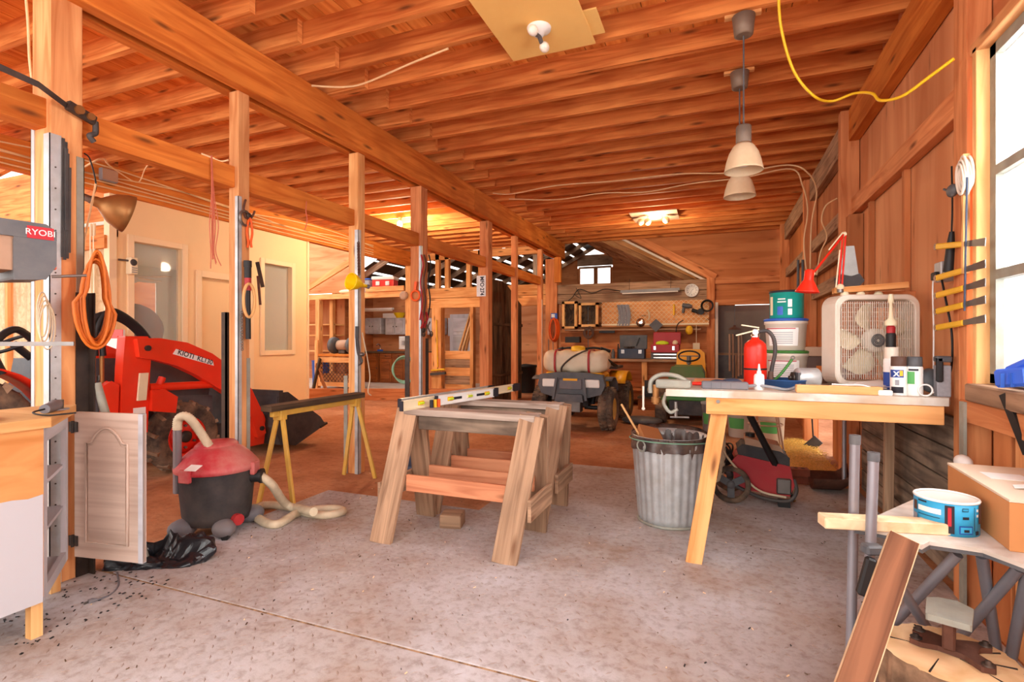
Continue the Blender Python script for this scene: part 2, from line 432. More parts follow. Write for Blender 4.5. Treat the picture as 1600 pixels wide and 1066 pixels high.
MB().box(-3.3, 1.06, 1.74, 1.77, -.002, .0015).build('seam_dirt', 'bark', floor)
MB().box(-1.6, 1.06, 3.395, 5.0, -.002, .003).build('concrete_pad', 'plate', floor)
# ---- ceiling
ceil = struct('ceiling', 'exposed orange timber ceiling joists under board decking')
JY = [-.35 + .352 * i for i in range(32)]
for i in range(56):
    x = -7.35 + i * .153
    MB().box(x, x + .147, -.8, 10.72, 3.415, 3.44).build('plank', 'deck', ceil)
MB().box(-7.4, 1.3, -.85, 10.75, 3.441, 3.47).build('light_leak_sheet', 'ply_dark', ceil)  # unseen sheet added over the planks to block light leaking through their gaps
for y in JY:
    dy = R.uniform(-.012, .012)
    MB().box(-3.16, 1.14, y + dy - .022, y + dy + .022, 3.26, 3.415).build('joist', 'joist', ceil)
    e = -2.72 + R.uniform(-.12, .12)
    MB().box(-7.3, e, y + dy - .07, y + dy - .026, 3.262, 3.415).build('joist', 'joist_left', ceil)
# main beam: two boards, a dark-coloured plate standing in for the shaded gap between
for a, b in ((-1.0, 6.22), (6.225, 10.6)):
    MB().box(-3.09, -3.0, a, b, 2.95, 3.26).build('main_beam_board', 'beam', ceil, bev=.004)
MB().box(-3.165, -3.09, -1, 10.55, 3.02, 3.26).build('gap_shade_plate', 'dark_board', ceil)
MB().box(-3.25, -3.165, -1, 10.55, 2.96, 3.26).build('main_beam_board', 'beam', ceil, bev=.004)
# wire beam above white room
MB().box(-6.66, -6.55, -1.2, 10.3, 2.94, 3.26).build('wall_beam', 'beam', ceil, bev=.004)
# girt between left posts (three lengths)
for a, b in ((-.8, 1.55), (1.69, 2.63), (2.72, 3.9), (4.0, 5.06), (5.2, 6.8), (6.95, 7.95), (8.04, 9.3)):
    MB().box(-3.2, -3.1, a, b, 2.28, 2.425).build('tie_rail', 'beam', ceil, bev=.003)
# ---- left posts
def post(x0, x1, y0, y1, z1, label, mtl='post', z0=0):
    t = thing('timber_post', label, 'post', ((x0 + x1) / 2, (y0 + y1) / 2, 0), 0, 'posts carrying the long ceiling beam')
    a, b = (x1 - x0) / 2, (y1 - y0) / 2
    MB().box(-a, a, -b, b, z0, z1).build('shaft', mtl, t, bev=.005)
    return t
def strip(t, x0, x1, y0, y1, z0, z1, m='galv_dull', name='steel_strip', holes=None, sc_=None):
    o = MB().box(x0, x1, y0, y1, z0, z1).build(name, m, t)
    return o
def anglei(t, x, y, sx, sy, z0, z1, w=.038, m='galv', name='steel_angle', rivets=True):
    b = MB(); b.box(min(x, x + sx * w), max(x, x + sx * w), min(y, y + sy * .004), max(y, y + sy * .004), z0, z1)
    b.box(min(x, x + sx * .004), max(x, x + sx * .004), min(y, y + sy * w), max(y, y + sy * w), z0, z1)
    o = b.build(name, m, t)
    return o
# post 1 (thick, nearest)
p1 = post(-3.22, -3.07, 1.546, 1.69, 3.0, 'thick timber post nearest the drill press, with galvanized corner strips', 'post')
anglei(p1, .079, -.076, -1, 1, .0, 2.25, m='galv', w=.05)
anglei(p1, .079, .076, -1, -1, .0, 2.17, m='galv_dull', w=.035)
anglei(p1, -.079, -.076, 1, 1, .0, 2.32, m='galv', w=.03)
ir = MB(); ir.box(.078, .086, .036, .10, .0, 1.47); ir.box(.078, .128, .092, .10, 0, 1.47); ir.build('iron_angle', 'angle_iron', p1)
rv = MB(); rv.cyl((.086, .065, 1.43), (.094, .065, 1.43), .010, 10); rv.build('bolt', 'steel', p1)
for i in range(18):
    MB().cyl((.081, -.052, .3 + i * .105), (.0835, -.052, .3 + i * .105), .004, 6).build('rivet', 'steel_dark', p1)
p2 = post(-3.16, -3.07, 2.63, 2.725, 2.95, 'slim post by the vacuum hung with clamps and a torch', 'post')
anglei(p2, .047, -.050, -1, 1, 0, 2.22, m='galv', w=.03)
b = MB(); b.box(-.10, -.055, -.06, -.05, 0, 1.42); b.box(-.065, -.055, -.06, .0, 0, 1.42); b.build('iron_angle', 'angle_iron', p2)
MB().box(.0455, .050, .02, .0475, 0, 1.1).build('steel_strip', 'galv_dull', p2)
p3 = post(-3.17, -3.06, 3.90, 4.0, 2.95, 'whitened post holding the yellow funnel and black axe bar', 'fresh')
anglei(p3, .058, -.053, -1, 1, 0, 2.24, m='galv', w=.04)
b = MB(); b.box(-.10, -.06, -.06, -.052, 0, .9); b.build('steel_strip', 'galv_dull', p3)
p4 = post(-3.21, -3.07, 5.0, 5.14, 2.95, 'square timber post hung with red tongs and cables', 'post_red')
anglei(p4, .073, -.073, -1, 1, 0, 2.28, m='galv', w=.03)
b = MB(); b.box(-.135, -.075, -.08, -.072, 0, 1.28); b.build('iron_angle', 'steel_dark', p4)
b = MB(); b.box(.072, .08, .02, .075, 0, 1.25); b.build('iron_angle', 'steel_dark', p4)
p5 = post(-3.20, -3.06, 6.80, 6.94, 2.95, 'square timber post carrying the licence plate', 'post_red')
p6 = post(-3.17, -3.08, 7.95, 8.04, 2.95, 'slim stud rising behind the black plank panel', 'post_red')
p7 = post(-3.17, -3.08, 9.28, 9.37, 2.95, 'slim stud beside the hanging orange cord with white edge', 'post_red')
MB().box(.046, .052, -.05, -.02, 0, 2.0).build('steel_strip', 'white_dusty', p7)
st = MB().box(-.07, .07, -.04, .04, -.0, .52).build('hanging_block', 'beam', ceil); st.location = (-3.08, 10.35, 2.43)
# ---- right wall
wr = struct('wall_right', 'right barn wall of orange plywood between timber posts and rails')
XS = 1.125
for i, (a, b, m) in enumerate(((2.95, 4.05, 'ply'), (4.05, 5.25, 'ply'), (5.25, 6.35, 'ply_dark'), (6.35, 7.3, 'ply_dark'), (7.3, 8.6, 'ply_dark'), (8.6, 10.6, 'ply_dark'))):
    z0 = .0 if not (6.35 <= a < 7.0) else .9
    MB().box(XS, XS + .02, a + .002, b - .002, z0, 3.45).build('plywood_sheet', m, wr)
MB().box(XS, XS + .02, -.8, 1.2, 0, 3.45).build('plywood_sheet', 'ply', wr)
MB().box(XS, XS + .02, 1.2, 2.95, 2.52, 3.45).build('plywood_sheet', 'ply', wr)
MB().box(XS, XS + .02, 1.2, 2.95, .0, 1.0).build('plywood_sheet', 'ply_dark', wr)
for a, b in ((-.8, 5.2), (5.3, 7.25), (7.35, 9.85)):
    MB().box(1.04, 1.12, a, b, 2.93, 3.2).build('wall_plate', 'beam' if a < 0 else 'weathered', wr, bev=.004)
for a, b in ((3.02, 5.2), (5.3, 7.25), (7.35, 9.85)):
    MB().box(1.06, 1.12, a, b, 2.30, 2.44).build('wall_rail', 'post_red' if a < 5 else 'weathered', wr, bev=.003)
for a, b, z0, z1 in ((5.3, 7.25, 1.72, 1.86), (5.3, 7.25, 2.0, 2.1), (7.35, 9.85, 1.7, 1.84)):
    MB().box(1.06, 1.12, a, b, z0, z1).build('wall_rail', 'weathered', wr, bev=.003)
for y0, y1 in ((5.2, 5.3), (7.25, 7.35), (9.85, 9.95)):
    MB().box(.98, 1.12, y0, y1, 0, 3.2).build('wall_post', 'post_red', wr, bev=.004)
MB().box(1.02, 1.12, 5.08, 5.2, 0.9, 2.28).build('wall_stud', 'ply_dark', wr)
for y in (3.95, 4.75): MB().box(1.09, 1.122, y, y + .05, .95, 2.3).build('wall_batten', 'ply_dark', wr)
MB().box(1.05, 1.12, 3.0, 3.1, 0, 2.9).build('wall_stud', 'post_red', wr, bev=.003)
# grey diagonal boards low on the wall under the bench
for i in range(5):
    MB().bar((1.10, 3.12, .10 + i * .165), (1.10, 4.98, .10 + i * .165), .03, .157).build('wainscot_board', 'grey_board', wr, bev=.002)
# window
wn = struct('window_1', 'tall grey metal framed window with bright frosted panes')
Y0, Y1, Z0, Z1 = 1.25, 2.83, 1.04, 2.48
b = MB(); b.box(1.085, 1.13, Y1 - .05, Y1, Z0, Z1); b.build('window_frame', 'galv_dull', wn)
b = MB(); b.box(1.085, 1.13, Y0, Y0 + .05, Z0, Z1); b.build('window_frame', 'galv_dull', wn)
b = MB(); b.box(1.085, 1.13, Y0, Y1, Z1 - .05, Z1); b.build('window_frame', 'galv_dull', wn)
b = MB(); b.box(1.085, 1.13, Y0, Y1, Z0, Z0 + .04); b.build('window_frame', 'galv_dull', wn)
for z in (1.50, 1.94):
    b = MB(); b.box(1.085, 1.13, Y0 + .05, Y1 - .05, z - .02, z + .02); b.build('glazing_bar', 'galv_dull', wn)
b = MB(); b.box(1.085, 1.13, 2.02, 2.06, Z0 + .04, Z1 - .05); b.build('glazing_bar', 'galv_dull', wn)
for a, c in ((1.06, 1.48), (1.52, 1.92), (1.96, 2.43)):
    for u, v in ((1.28, 2.02), (2.06, 2.79)):
        MB().box(1.112, 1.118, u, v, a, c).build('pane', 'window_glass', wn)
MB().box(1.04, 1.13, 2.835, 2.875, .95, 2.5).build('window_jamb', 'pine', wn, bev=.003)
MB().box(1.04, 1.13, 1.1, 2.9, 2.48, 2.53).build('window_head', 'post', wn, bev=.003)
MB().box(1.0, 1.13, 1.1, 2.84, .96, 1.035).build('window_sill', 'weathered', wn, bev=.006)
MB().box(1.02, 1.06, 1.1, 2.95, .86, .955).build('window_apron', 'post_red', wn, bev=.003)
MB().box(1.03, 1.12, 2.9, 2.985, 0, 3.0).build('wall_stud', 'post_red', wr, bev=.003)
b = MB(); b.box(1.008, 1.02, 2.87, 2.915, 0.05, .95); b.build('rusty_strap', 'galv_dull', wr)
for y, m in ((2.62, 'ply_dark'), (2.45, 'post'), (2.33, 'post_red'), (2.1, 'ply_dark'), (1.9, 'post'), (1.6, 'ply_dark')):
    MB().box(1.07, 1.12, y, y + .14, 0.0, .86).build('wall_board', m, wr, bev=.002)
# ---- partition at far end
wb = struct('wall_back', 'far timber partition with header beams and plywood gable panels')
YB = 10.6
MB().box(-3.3, -.1, YB - .06, YB + .06, 2.0, 2.19).build('header_beam', 'weathered', wb, bev=.005)
MB().box(-3.3, -.1, YB - .05, YB + .05, 2.2, 2.4).build('header_beam', 'weathered', wb, bev=.005)
MB().box(-3.4, -3.15, YB - .1, YB + .07, 0, 2.95).build('stud', 'post_red', wb)
MB().box(-6.6, -3.2, YB - .06, YB + .06, 1.98, 2.2).build('header_beam', 'fresh', wb, bev=.005)
MB().box(-6.6, -3.2, YB - .05, YB + .05, 2.21, 2.44).build('header_beam', 'fresh', wb, bev=.005)
for x in (-6.1, -5.85, -5.3, -5.0): MB().box(x, x + .1, YB - .05, YB + .05, 2.44, 3.26).build('stud', 'fresh', wb)
MB().box(-6.6, -3.2, YB - .05, YB + .05, 3.1, 3.26).build('stud_plate', 'fresh', wb)
# plywood above and right of the sloping rafter
P = [(-1.9, 3.42), (-.12, 2.42), (1.12, 2.42), (1.12, 3.45), (-1.95, 3.45)]
b = MB(); b.prism([(x, z) for x, z in P], 0, .02, M=T(0, YB + .08, 0) @ RX(90)); b.build('plywood_sheet', 'ply_dark', wb)
MB().bar((-2.6, YB + .02, 3.9), (-.05, YB + .02, 2.42), .06, .15).build('rafter', 'post_red', wb)
MB().bar((-2.6, YB - .03, 3.74), (-.2, YB - .03, 2.36), .03, .04).build('metal_edge', 'white_dusty', wb)
MB().box(-.1, 1.1, YB - .05, YB + .03, 2.3, 2.42).build('header_beam', 'post_red', wb)
MB().box(-.1, 1.1, YB, YB + .02, 1.98, 2.3).build('plywood_sheet', 'ply_dark', wb)
MB().box(-.1, 1.1, YB - .03, YB + .03, 1.9, 2.0).build('header_beam', 'post_red', wb)
MB().box(-.2, -.06, YB - .08, YB + .06, 0, 2.42).build('stud', 'post_red', wb)
MB().box(-.05, -.0, YB - .06, YB - .02, 0, 1.95).build('steel_strip', 'white_dusty', wb)
# boards behind workbench
for i in range(8):
    MB().box(-3.1, -.2, YB + .02, YB + .045, .0 + i * .2, .195 + i * .2).build('wall_board', 'post_red' if i % 2 else 'ply_dark', wb)
MB().box(-3.1, -.2, YB + .03, YB + .04, 1.6, 2.0).build('plywood_sheet', 'post', wb)
# ---- back gable building
gb = struct('wall_gable', 'old gabled shed beyond the partition with rafters and tin roof')
XR, ZR, XE, ZE = -4.5, 5.0, 4.75, 2.52
for sgn in (-1, 1):
    for k in range(9):
        y = 10.9 + k * 1.15
        MB().bar((XR, y, ZR - .1), (XR + sgn * XE, y, ZE - .1), .05, .15).build('rafter', 'weathered' if sgn < 0 else 'post_red', gb)
    for k in range(11):
        f0, f1 = k / 11, (k + 1) / 11 - ((.012 if k % 2 else .02) if sgn < 0 else .004)
        p = lambda f: (XR + sgn * XE * f, ZR + (ZE - ZR) * f)
        a, c = p(f0), p(f1)
        b = MB(); b.raw([(a[0], 10.75, a[1]), (c[0], 10.75, c[1]), (c[0], 20.3, c[1]), (a[0], 20.3, a[1])], [(0, 1, 2, 3)])
        b.build('roof_board', 'metal_roof' if k % 3 == 0 else ('dark_board' if sgn < 0 else 'rough_brown'), gb, solid=.015)
    MB().box(XR + sgn * XE - .05, XR + sgn * XE + .05, 10.8, 20.2, 0, ZE).build('side_wall', 'ply_dark', gb)
for y, dz in ((11.3, .28), (12.3, .32)):
    MB().bar((XR + .4, y, ZR - dz - .2), (XR + XE - .1, y, ZE - dz + .02), .06, .14).build('rafter', 'fresh', gb)
MB().box(XR - .06, XR + .06, 13, 13.12, 2.0, ZR).build('king_post', 'weathered', gb)
# far gable wall with two windows
yg = 20.2
for x0, x1, z0, z1 in ((-9.3, -5.2, 0, 3.5), (-3.8, .3, 0, 3.5), (-5.2, -3.8, 0, 3.45), (-5.2, -5.1, 3.45, 4.1), (-4.55, -4.4, 3.45, 4.1), (-3.9, -3.8, 3.45, 4.1), ):
    MB().box(x0, x1, yg, yg + .05, z0, z1).build('gable_board', 'ply_dark', gb)
for sg in (-1, 1):
    pts = [(.7, 3.5), (4.75, 3.5), (4.75, 2.6), (4.7, 2.55), (.7, 4.60)] if 0 else [(.7, 3.45), (2.95, 3.45), (.7, 4.62)]
    b = MB(); b.prism([(XR + sg * x, z) for x, z in pts], 0, .03, M=T(0, yg, 0) @ RX(90)); b.build('gable_board', 'ply_dark', gb)
b = MB(); b.prism([(XR - .7, 4.62), (XR - .7, 4.18), (XR + .7, 4.18), (XR + .7, 4.62)], 0, .03, M=T(0, yg, 0) @ RX(90)); b.build('gable_board', 'weathered', gb)
wf = struct('window_2', 'small pair of bright loft windows in the far gable')
for x0, x1 in ((-5.1, -4.55), (-4.4, -3.9)):
    MB().box(x0, x1, yg + .03, yg + .04, 3.47, 4.08).build('pane', 'glass', wf)
MB().box(-5.15, -3.85, yg - .03, yg + .03, 4.08, 4.16).build('window_frame', 'weathered', wf)
# ---- kitchen back wall and platform, left far
wk = struct('wall_kitchen', 'far left plywood wall behind old kitchen cabinets')
MB().box(-12.5, -3.2, 12.4, 12.45, 0, 2.5).build('plywood_sheet', 'ply', wk)
MB().box(-13.5, -8.2, 10.62, 10.66, 2.44, 5.0).build('plywood_sheet', 'ply', wk)
MB().box(-12.5, -12.45, 7, 12.4, 0, 3.45).build('plywood_sheet', 'ply_dark', wk)
MB().box(-12.5, -5.0, 9.9, 12.4, .0, .1).build('concrete_slab', 'concrete', wk)
b = MB().bar((-8.0, 8.35, .12), (-4.4, 9.75, .12), .05, .24).build('retaining_plank', 'post_red', wk, bev=.004)
MB().box(-12.4, -6.6, 10.25, 10.35, 2.25, 2.38).build('header_beam', 'fresh', wk)
MB().box(-12.4, -6.6, 10.35, 10.95, 2.30, 2.34).build('loft_board', 'fresh', wk)
MB().box(-6.68, -6.54, 10.2, 10.33, 0, 2.94).build('wall_post', 'fresh', wk)
MB().box(-9.3, -9.18, 10.2, 10.33, 0, 2.25).build('wall_post', 'fresh', wk)
MB().bar((-10.2, 10.3, 2.3), (-8.2, 10.3, 3.2), .06, .14).build('brace', 'fresh', wk)
# ---- white enclosed room
wl = struct('wall_left', 'cream painted wall of the enclosed room with door and windows')
XW = -6.6
def wpanel(y0, y1, z0, z1): MB().box(XW - .1, XW, y0, y1, z0, z1).build('wall_panel', 'cream', wl)
wpanel(3.93, 4.17, 0, 2.94); wpanel(4.17, 4.78, 2.43, 2.94); wpanel(4.17, 4.78, 0, 1.05); wpanel(4.78, 5.04, 0, 2.94)
wpanel(5.04, 5.86, 2.12, 2.94); wpanel(5.86, 6.12, 0, 2.94); wpanel(6.12, 6.68, 2.44, 2.94); wpanel(6.12, 6.68, 0, 1.07); wpanel(6.68, 7.05, 0, 2.94)
MB().box(XW - 3.2, XW - .1, 7.0, 7.05, 0, 2.94).build('wall_panel', 'cream', wl)
MB().box(XW - 3.2, XW, 3.9, 3.93, 0, 2.3).build('osb_sheet', 'osb', wl)
MB().box(XW - .02, XW + .02, 7.03, 7.07, 0, 2.94).build('corner_trim', 'cream_trim', wl)
MB().box(XW - 3.2, XW - .1, 3.94, 7.0, 2.6, 2.64).build('room_ceiling', 'white_wall', wl)
MB().box(XW - 3.2, XW - .1, 3.94, 7.0, 0.0, .02).build('room_floor', 'white_wall', wl)
for z0, z1 in ((0, .9), (2.3, 2.94)): MB().box(XW - 3.22, XW - 3.2, 3.94, 7.0, z0, z1).build('room_back_wall', 'white_wall', wl)
for y0, y1 in ((3.94, 4.4), (5.6, 5.9), (6.6, 7.0)): MB().box(XW - 3.22, XW - 3.2, y0, y1, .9, 2.3).build('room_back_wall', 'white_wall', wl)
def wframe(n, y0, y1, z0, z1, label):
    t = struct('window_%d' % n, label)
    k = .075
    for a in ((y0 - k, y0, z0 - k, z1 + k), (y1, y1 + k, z0 - k, z1 + k), (y0, y1, z1, z1 + k), (y0, y1, z0 - k, z0)):
        MB().box(XW - .02, XW + .025, *a).build('window_casing', 'cream_trim', t, bev=.004)
    MB().box(XW - .07, XW - .065, y0, y1, z0, z1).build('pane', 'glass', t)
wframe(3, 4.17, 4.78, 1.05, 2.43, 'tall window in cream wall above the red loader'); wframe(4, 6.12, 6.68, 1.07, 2.44, 'tall window in cream wall beside the shelves')
dr = struct('door_1', 'plain recessed cream door behind the vacuum post')
MB().box(XW - .085, XW - .05, 5.06, 5.84, .02, 2.1).build('door_leaf', 'cream', dr, bev=.003)
for a in ((4.98, 5.06, 0, 2.19), (5.84, 5.92, 0, 2.19), (5.06, 5.84, 2.1, 2.19)): MB().box(XW - .02, XW + .02, *a).build('door_casing', 'cream_trim', dr, bev=.003)
MB().box(XW - .06, XW + .04, 3.88, 3.96, 0, 2.94).build('corner_post', 'cream_trim', wl)
# upper framing left of the room
for i in range(7):
    MB().bar((-12, 3.2 - i * .75, 2.3), (-6.7, 3.2 - i * .75, 3.2), .05, .16).build('rafter', 'joist_left', wl)
MB().box(XW - 3.2, XW, 3.85, 3.95, 2.3, 2.45).build('top_rail', 'joist_left', wl)
MB().box(-12, -6.6, 3.96, 4.0, 2.45, 3.4).build('plywood_sheet', 'joist_left', wl)
for x in (-7.2, -7.9, -8.6): MB().box(x, x + .06, 3.84, 3.9, 0, 2.3).build('stud', 'fresh', wl)
# ================================================================== LEFT SIDE
def W(t): return MB(T(*(-t.location)))
def wtag(o, loc, label, cat, group=None):
    return tag(o, label, cat, group)
def single(name, label, cat, mb, mtl, origin, group=None, **kw):
    """a thing made of one mesh given in world coordinates, with its origin at its base"""
    o0 = V(origin); mb.v = [p - o0 for p in mb.v]
    o = mb.build(name, mtl, None, loc=o0, **kw)
    return tag(o, label, cat, group)
# ---- corner cabinet
cb = thing('corner_cabinet', 'half painted white corner cabinet on stick legs with its panelled door open', 'cabinet', (-2.8, 1.0, 0))
K, Q = V((-2.58, 1.28, 0)), V((-2.97, 1.57, 0))
poly = [(-2.58, .5), (-2.58, 1.28), (-2.97, 1.57), (-3.05, 1.5), (-3.05, .5)]
W(cb).prism([(-2.575, .5), (-2.575, 1.275), (-2.965, 1.565), (-3.05, 1.5), (-3.05, .5)], .15, .17).build('bottom_panel', 'cab_white', cb)
b = W(cb); b.prism([(-2.55, .45), (-2.55, 1.29), (-2.96, 1.60), (-3.06, 1.53), (-3.06, .45)], .865, .905); b.build('worktop', 'pine', cb, bev=.003)
b = W(cb); b.box(-2.595, -2.575, .5, 1.275, .15, .865); b.build('side_panel', 'cab_tan', cb)
b = W(cb)
pl = [(.5, .15), (1.272, .15)] + [(1.272 - i * .05, .59 + R.uniform(-.006, .006)) for i in range(16)]
b.raw([(-2.5745, y, z) for y, z in pl] + [(-2.5725, y, z) for y, z in pl], [tuple(range(len(pl), 2 * len(pl)))] + [(i, (i + 1) % len(pl), len(pl) + (i + 1) % len(pl), len(pl) + i) for i in range(len(pl))])
b.build('painted_area', 'cab_white', cb)
W(cb).box(-3.05, -3.03, .5, 1.5, .15, .865).build('back_panel', 'cab_white', cb)
dq = (Q - K).normalized(); nq = V((dq.y, -dq.x, 0))
LQ = (Q - K).length
def fr(a0, a1, z0, z1, d0=0, d1=.02, name='face_frame', m='cab_white', p=cb):
    b = W(p); q0 = K + dq * ((a0 + a1) / 2) - nq * ((d0 + d1) / 2)
    return b.bar(q0 + V((0, 0, z0)), q0 + V((0, 0, z1)), a1 - a0, d1 - d0, up=nq).build(name, m, p)
fr(0, .05, .15, .865); fr(LQ - .05, LQ, .15, .865)
def rail(z0, z1, d0=0, d1=.02, a0=.05, a1=LQ - .05, name='face_frame', m='cab_white'):
    b = W(cb); c = -nq * ((d0 + d1) / 2) + V((0, 0, (z0 + z1) / 2))
    return b.bar(K + dq * a0 + c, K + dq * a1 + c, d1 - d0, z1 - z0).build(name, m, cb)
rail(.15, .2); rail(.80, .865)
for z in (.41, .61): rail(z, z + .015, .01, .30, .03, LQ - .03, 'shelf', 'cab_white')
b = W(cb); b.box(-3.04, -2.7, 1.1, 1.12, .17, .86); b.build('inner_panel', 'cab_door', cb)
for p in (K + V((-.03, -.02, 0)), Q + V((-.02, -.05, 0)), V((-2.61, .6, 0)), V((-3.0, .6, 0))):
    W(cb).box(p.x - .02, p.x + .02, p.y - .02, p.y + .02, 0, .15).build('leg', 'pine', cb)
# door
h0, h1 = V((-3.0, 1.63, 0)), V((-2.595, 1.70, 0)); dd = (h1 - h0).normalized(); dn = V((dd.y, -dd.x, 0)); DL = (h1 - h0).length
def dM(off=0):  # local x along door, y up, z toward viewer
    m = Mx.Identity(4); o = h0 + dn * off - cb.location
    for i in range(3): m[i][0] = dd[i]; m[i][1] = (0, 0, 1)[i]; m[i][2] = dn[i]; m[i][3] = o[i]
    return m
dz0, dz1 = .14, .865
b = MB(dM()); b.prism([(0, dz0), (DL, dz0), (DL, dz1), (0, dz1)], 0, .018); door = b.build('door', 'cab_door', cb, bev=.004)
b = MB(dM(.018)); b.prism([(DL - .026, dz0), (DL, dz0), (DL, dz1), (DL - .026, dz1)], -.019, .002); b.build('door_edge', 'cab_white', door)
def arch(i0):
    x0, x1, zb, zs = .075 + i0, DL - .085 - i0, dz0 + .08 + i0, dz1 - .15 - i0
    pts = [(x0, zb), (x1, zb), (x1, zs)]
    n = 16
    for i in range(1, n):
        t = i / n; x = x1 + (x0 - x1) * t
        s = max(0, math.sin(PI * min(max((t - .12) / .76, 0), 1))) ** .8
        pts.append((x, zs + .075 * s))
    pts.append((x0, zs)); return pts
b = MB(dM(.018)); pts = [(x, z, .004) for x, z in arch(0)]; bm_pts = pts
b.tube([V(p) for p in pts], .006, 6, True); b.build('moulding', 'cab_door', door)
b = MB(dM(.018)); b.prism(arch(.014), -.002, .004); b.build('raised_panel', 'cab_door', door, bev=.003)
for z in (.22, .79):
    b = MB(dM(.018)); b.prism([(-.03, z - .025), (.022, z - .025), (.022, z + .025), (-.03, z + .025)], 0, .006); b.cyl((-.005, z - .03, .006), (-.005, z + .03, .006), .007, 8)
    b.build('hinge', 'steel_dark', door)
single('grey_block', 'small grey block on the cabinet upper shelf', 'block', MB().box(-2.86, -2.76, 1.30, 1.36, .627, .665), 'grey', (-2.8, 1.33, .627))
# ---- drill press on the worktop
dp = thing('drill_press', 'dusty grey bench drill press with red badge beside thick post', 'drill press', (-2.76, .98, .905), math.atan2(.34, .07))
b = MB(); b.lathe([(.12, 0), (.12, .02), (.05, .03), (.045, .06), (.03, .06), (.03, .62)], 20, M=T(-.06, 0, 0)); b.build('column', 'steel', dp)
b = MB(); b.prism([(-.16, -.12), (.16, -.12), (.20, -.06), (.20, .06), (.16, .12), (-.16, .12)], 0, .03); b.build('base', 'steel_dark', dp, bev=.008)
prof = [(-.22, .56), (.12, .56), (.20, .60), (.27, .60), (.33, .64), (.36, .70), (.36, .74), (-.22, .74)]
b = MB(); b.prism(prof, -.085, .085, M=RX(90)); b.build('head', 'dusty_tan', dp, bev=.015, seg=2)
b = MB(); b.prism([(-.24, .735), (.375, .735), (.375, .775), (.34, .80), (-.2, .80), (-.24, .78)], -.1, .1, M=RX(90)); b.build('pulley_cover', 'charcoal', dp, bev=.02, seg=2)
b = MB(); b.prism([(.24, .56), (.34, .57), (.375, .63), (.375, .735), (.24, .735)], -.098, .098, M=RX(90)); b.build('front_cover', 'charcoal', dp, bev=.012, seg=2)
badge = MB().box(.28, .365, -.101, -.099, .735, .785).build('badge', 'print_red', dp)
text('badge_lettering', 'RYOBI', .034, 'white', badge, T(.322, -.1015, .76) @ RX(90))
b = MB(); b.lathe([(.028, .47), (.028, .52), (.04, .52), (.04, .565)], 18, M=T(.17, 0, 0)); b.build('quill', 'steel', dp)
b = MB(); b.lathe([(.012, .40), (.032, .405), (.034, .43), (.034, .447), (.03, .45), (.034, .453), (.03, .475)], 18, M=T(.17, 0, 0)); b.build('chuck', 'steel_dark', dp)
b = MB(); b.cyl((.13, -.085, .60), (.13, -.11, .60), .03, 16); b.cyl((.13, -.11, .60), (.13, -.12, .60), .014, 12); b.build('depth_knob', 'dusty_tan', dp)
b = MB(); b.box(.355, .385, -.06, -.03, .62, .66); b.build('switch', 'orange_plastic', dp)
b = MB(); b.cyl((.36, -.09, .585), (.47, -.12, .60), .006, 8); b.build('feed_handle', 'steel', dp)
b = MB(); b.prism([(-.02, -.15), (.42, -.15), (.42, .12), (-.02, .12)], .295, .312); b.build('work_table', 'steel', dp, bev=.004)
b = MB(); b.box(-.1, .02, -.04, .04, .25, .30); b.build('table_bracket', 'steel_dark', dp)
b = MB(); b.box(-.05, .09, -.0875, -.086, .62, .65); b.build('belt_slot', 'black', dp)
# dusty hand tool on worktop
t = thing('angle_grinder', 'dusty grey power tool lying on the cabinet worktop', 'power tool', (-2.76, 1.40, .905), 2.4); t.scale = (.75, .75, .75)
b = MB(); b.tube([(-.13, 0, .03), (-.02, 0, .03), (.03, 0, .035), (.07, 0, .035)], [.026, .03, .034, .03], 12); b.build('body', 'grey_plastic', t)
b = MB(); b.cyl((.09, 0, .0), (.09, 0, .06), .028, 14); b.build('gear_head', 'steel', t)
b = MB(); b.cyl((.09, 0, .0), (.09, 0, .008), .055, 18); b.build('disc', 'grey', t)
b = MB(); b.tube(spline([(-.13, 0, .03), (-.2, .03, .02), (-.26, -.05, .008), (-.2, -.16, .008)]), .005, 6); b.build('cord', 'black', t)
# ---- things hung on post 1
t = thing('ratchet_strap', 'black ratchet strap pulled across the thick post', 'strap', (-3.05, 1.6, 2.2))
pp = [ony(-20, 96, 1.2), ony(60, 132, 1.4), onx(108, 168, -3.045)]
b = W(t)
for i in range(2): b.bar(pp[i], pp[i + 1], .004, .028)
b.build('webbing', 'black_dusty', t)
a, c = onx(104, 163, -3.03), onx(149, 190, -3.03)
b = W(t); b.bar(a, c, .03, .05); b.build('ratchet_frame', 'steel_dark', t, bev=.006)
b = W(t); m1 = a.lerp(c, .35); b.cyl(m1 + V((-.02, 0, 0)), m1 + V((.03, 0, 0)), .022, 12); m1 = a.lerp(c, .75); b.cyl(m1 + V((-.02, 0, 0)), m1 + V((.03, 0, 0)), .018, 12); b.build('spool', 'copper', t)
b = W(t); b.tube(spline([c, c + V((0, .0, -.06)), onx(140, 212, -3.03), onx(147, 222, -3.03)]), .014, 6); b.build('loose_tail', 'black_dusty', t)
t = thing('black_wiper_blades', 'bundle of thin black strips hanging flat on the thick post', 'strips', (-3.065, 1.6, 2.2))
for i, (x0, x1, y0, y1) in enumerate(((99, 98, 216, 402), (103, 101, 222, 406), (106, 105, 240, 404), (109, 108, 262, 395), (104, 104, 232, 360))):
    W(t).bar(onx(x0, y0, -3.06 + i * .004), onx(x1, y1, -3.06 + i * .004), .012, .006, up=(1, 0, 0)).build('strip', 'black_dusty', t)
b = MB()
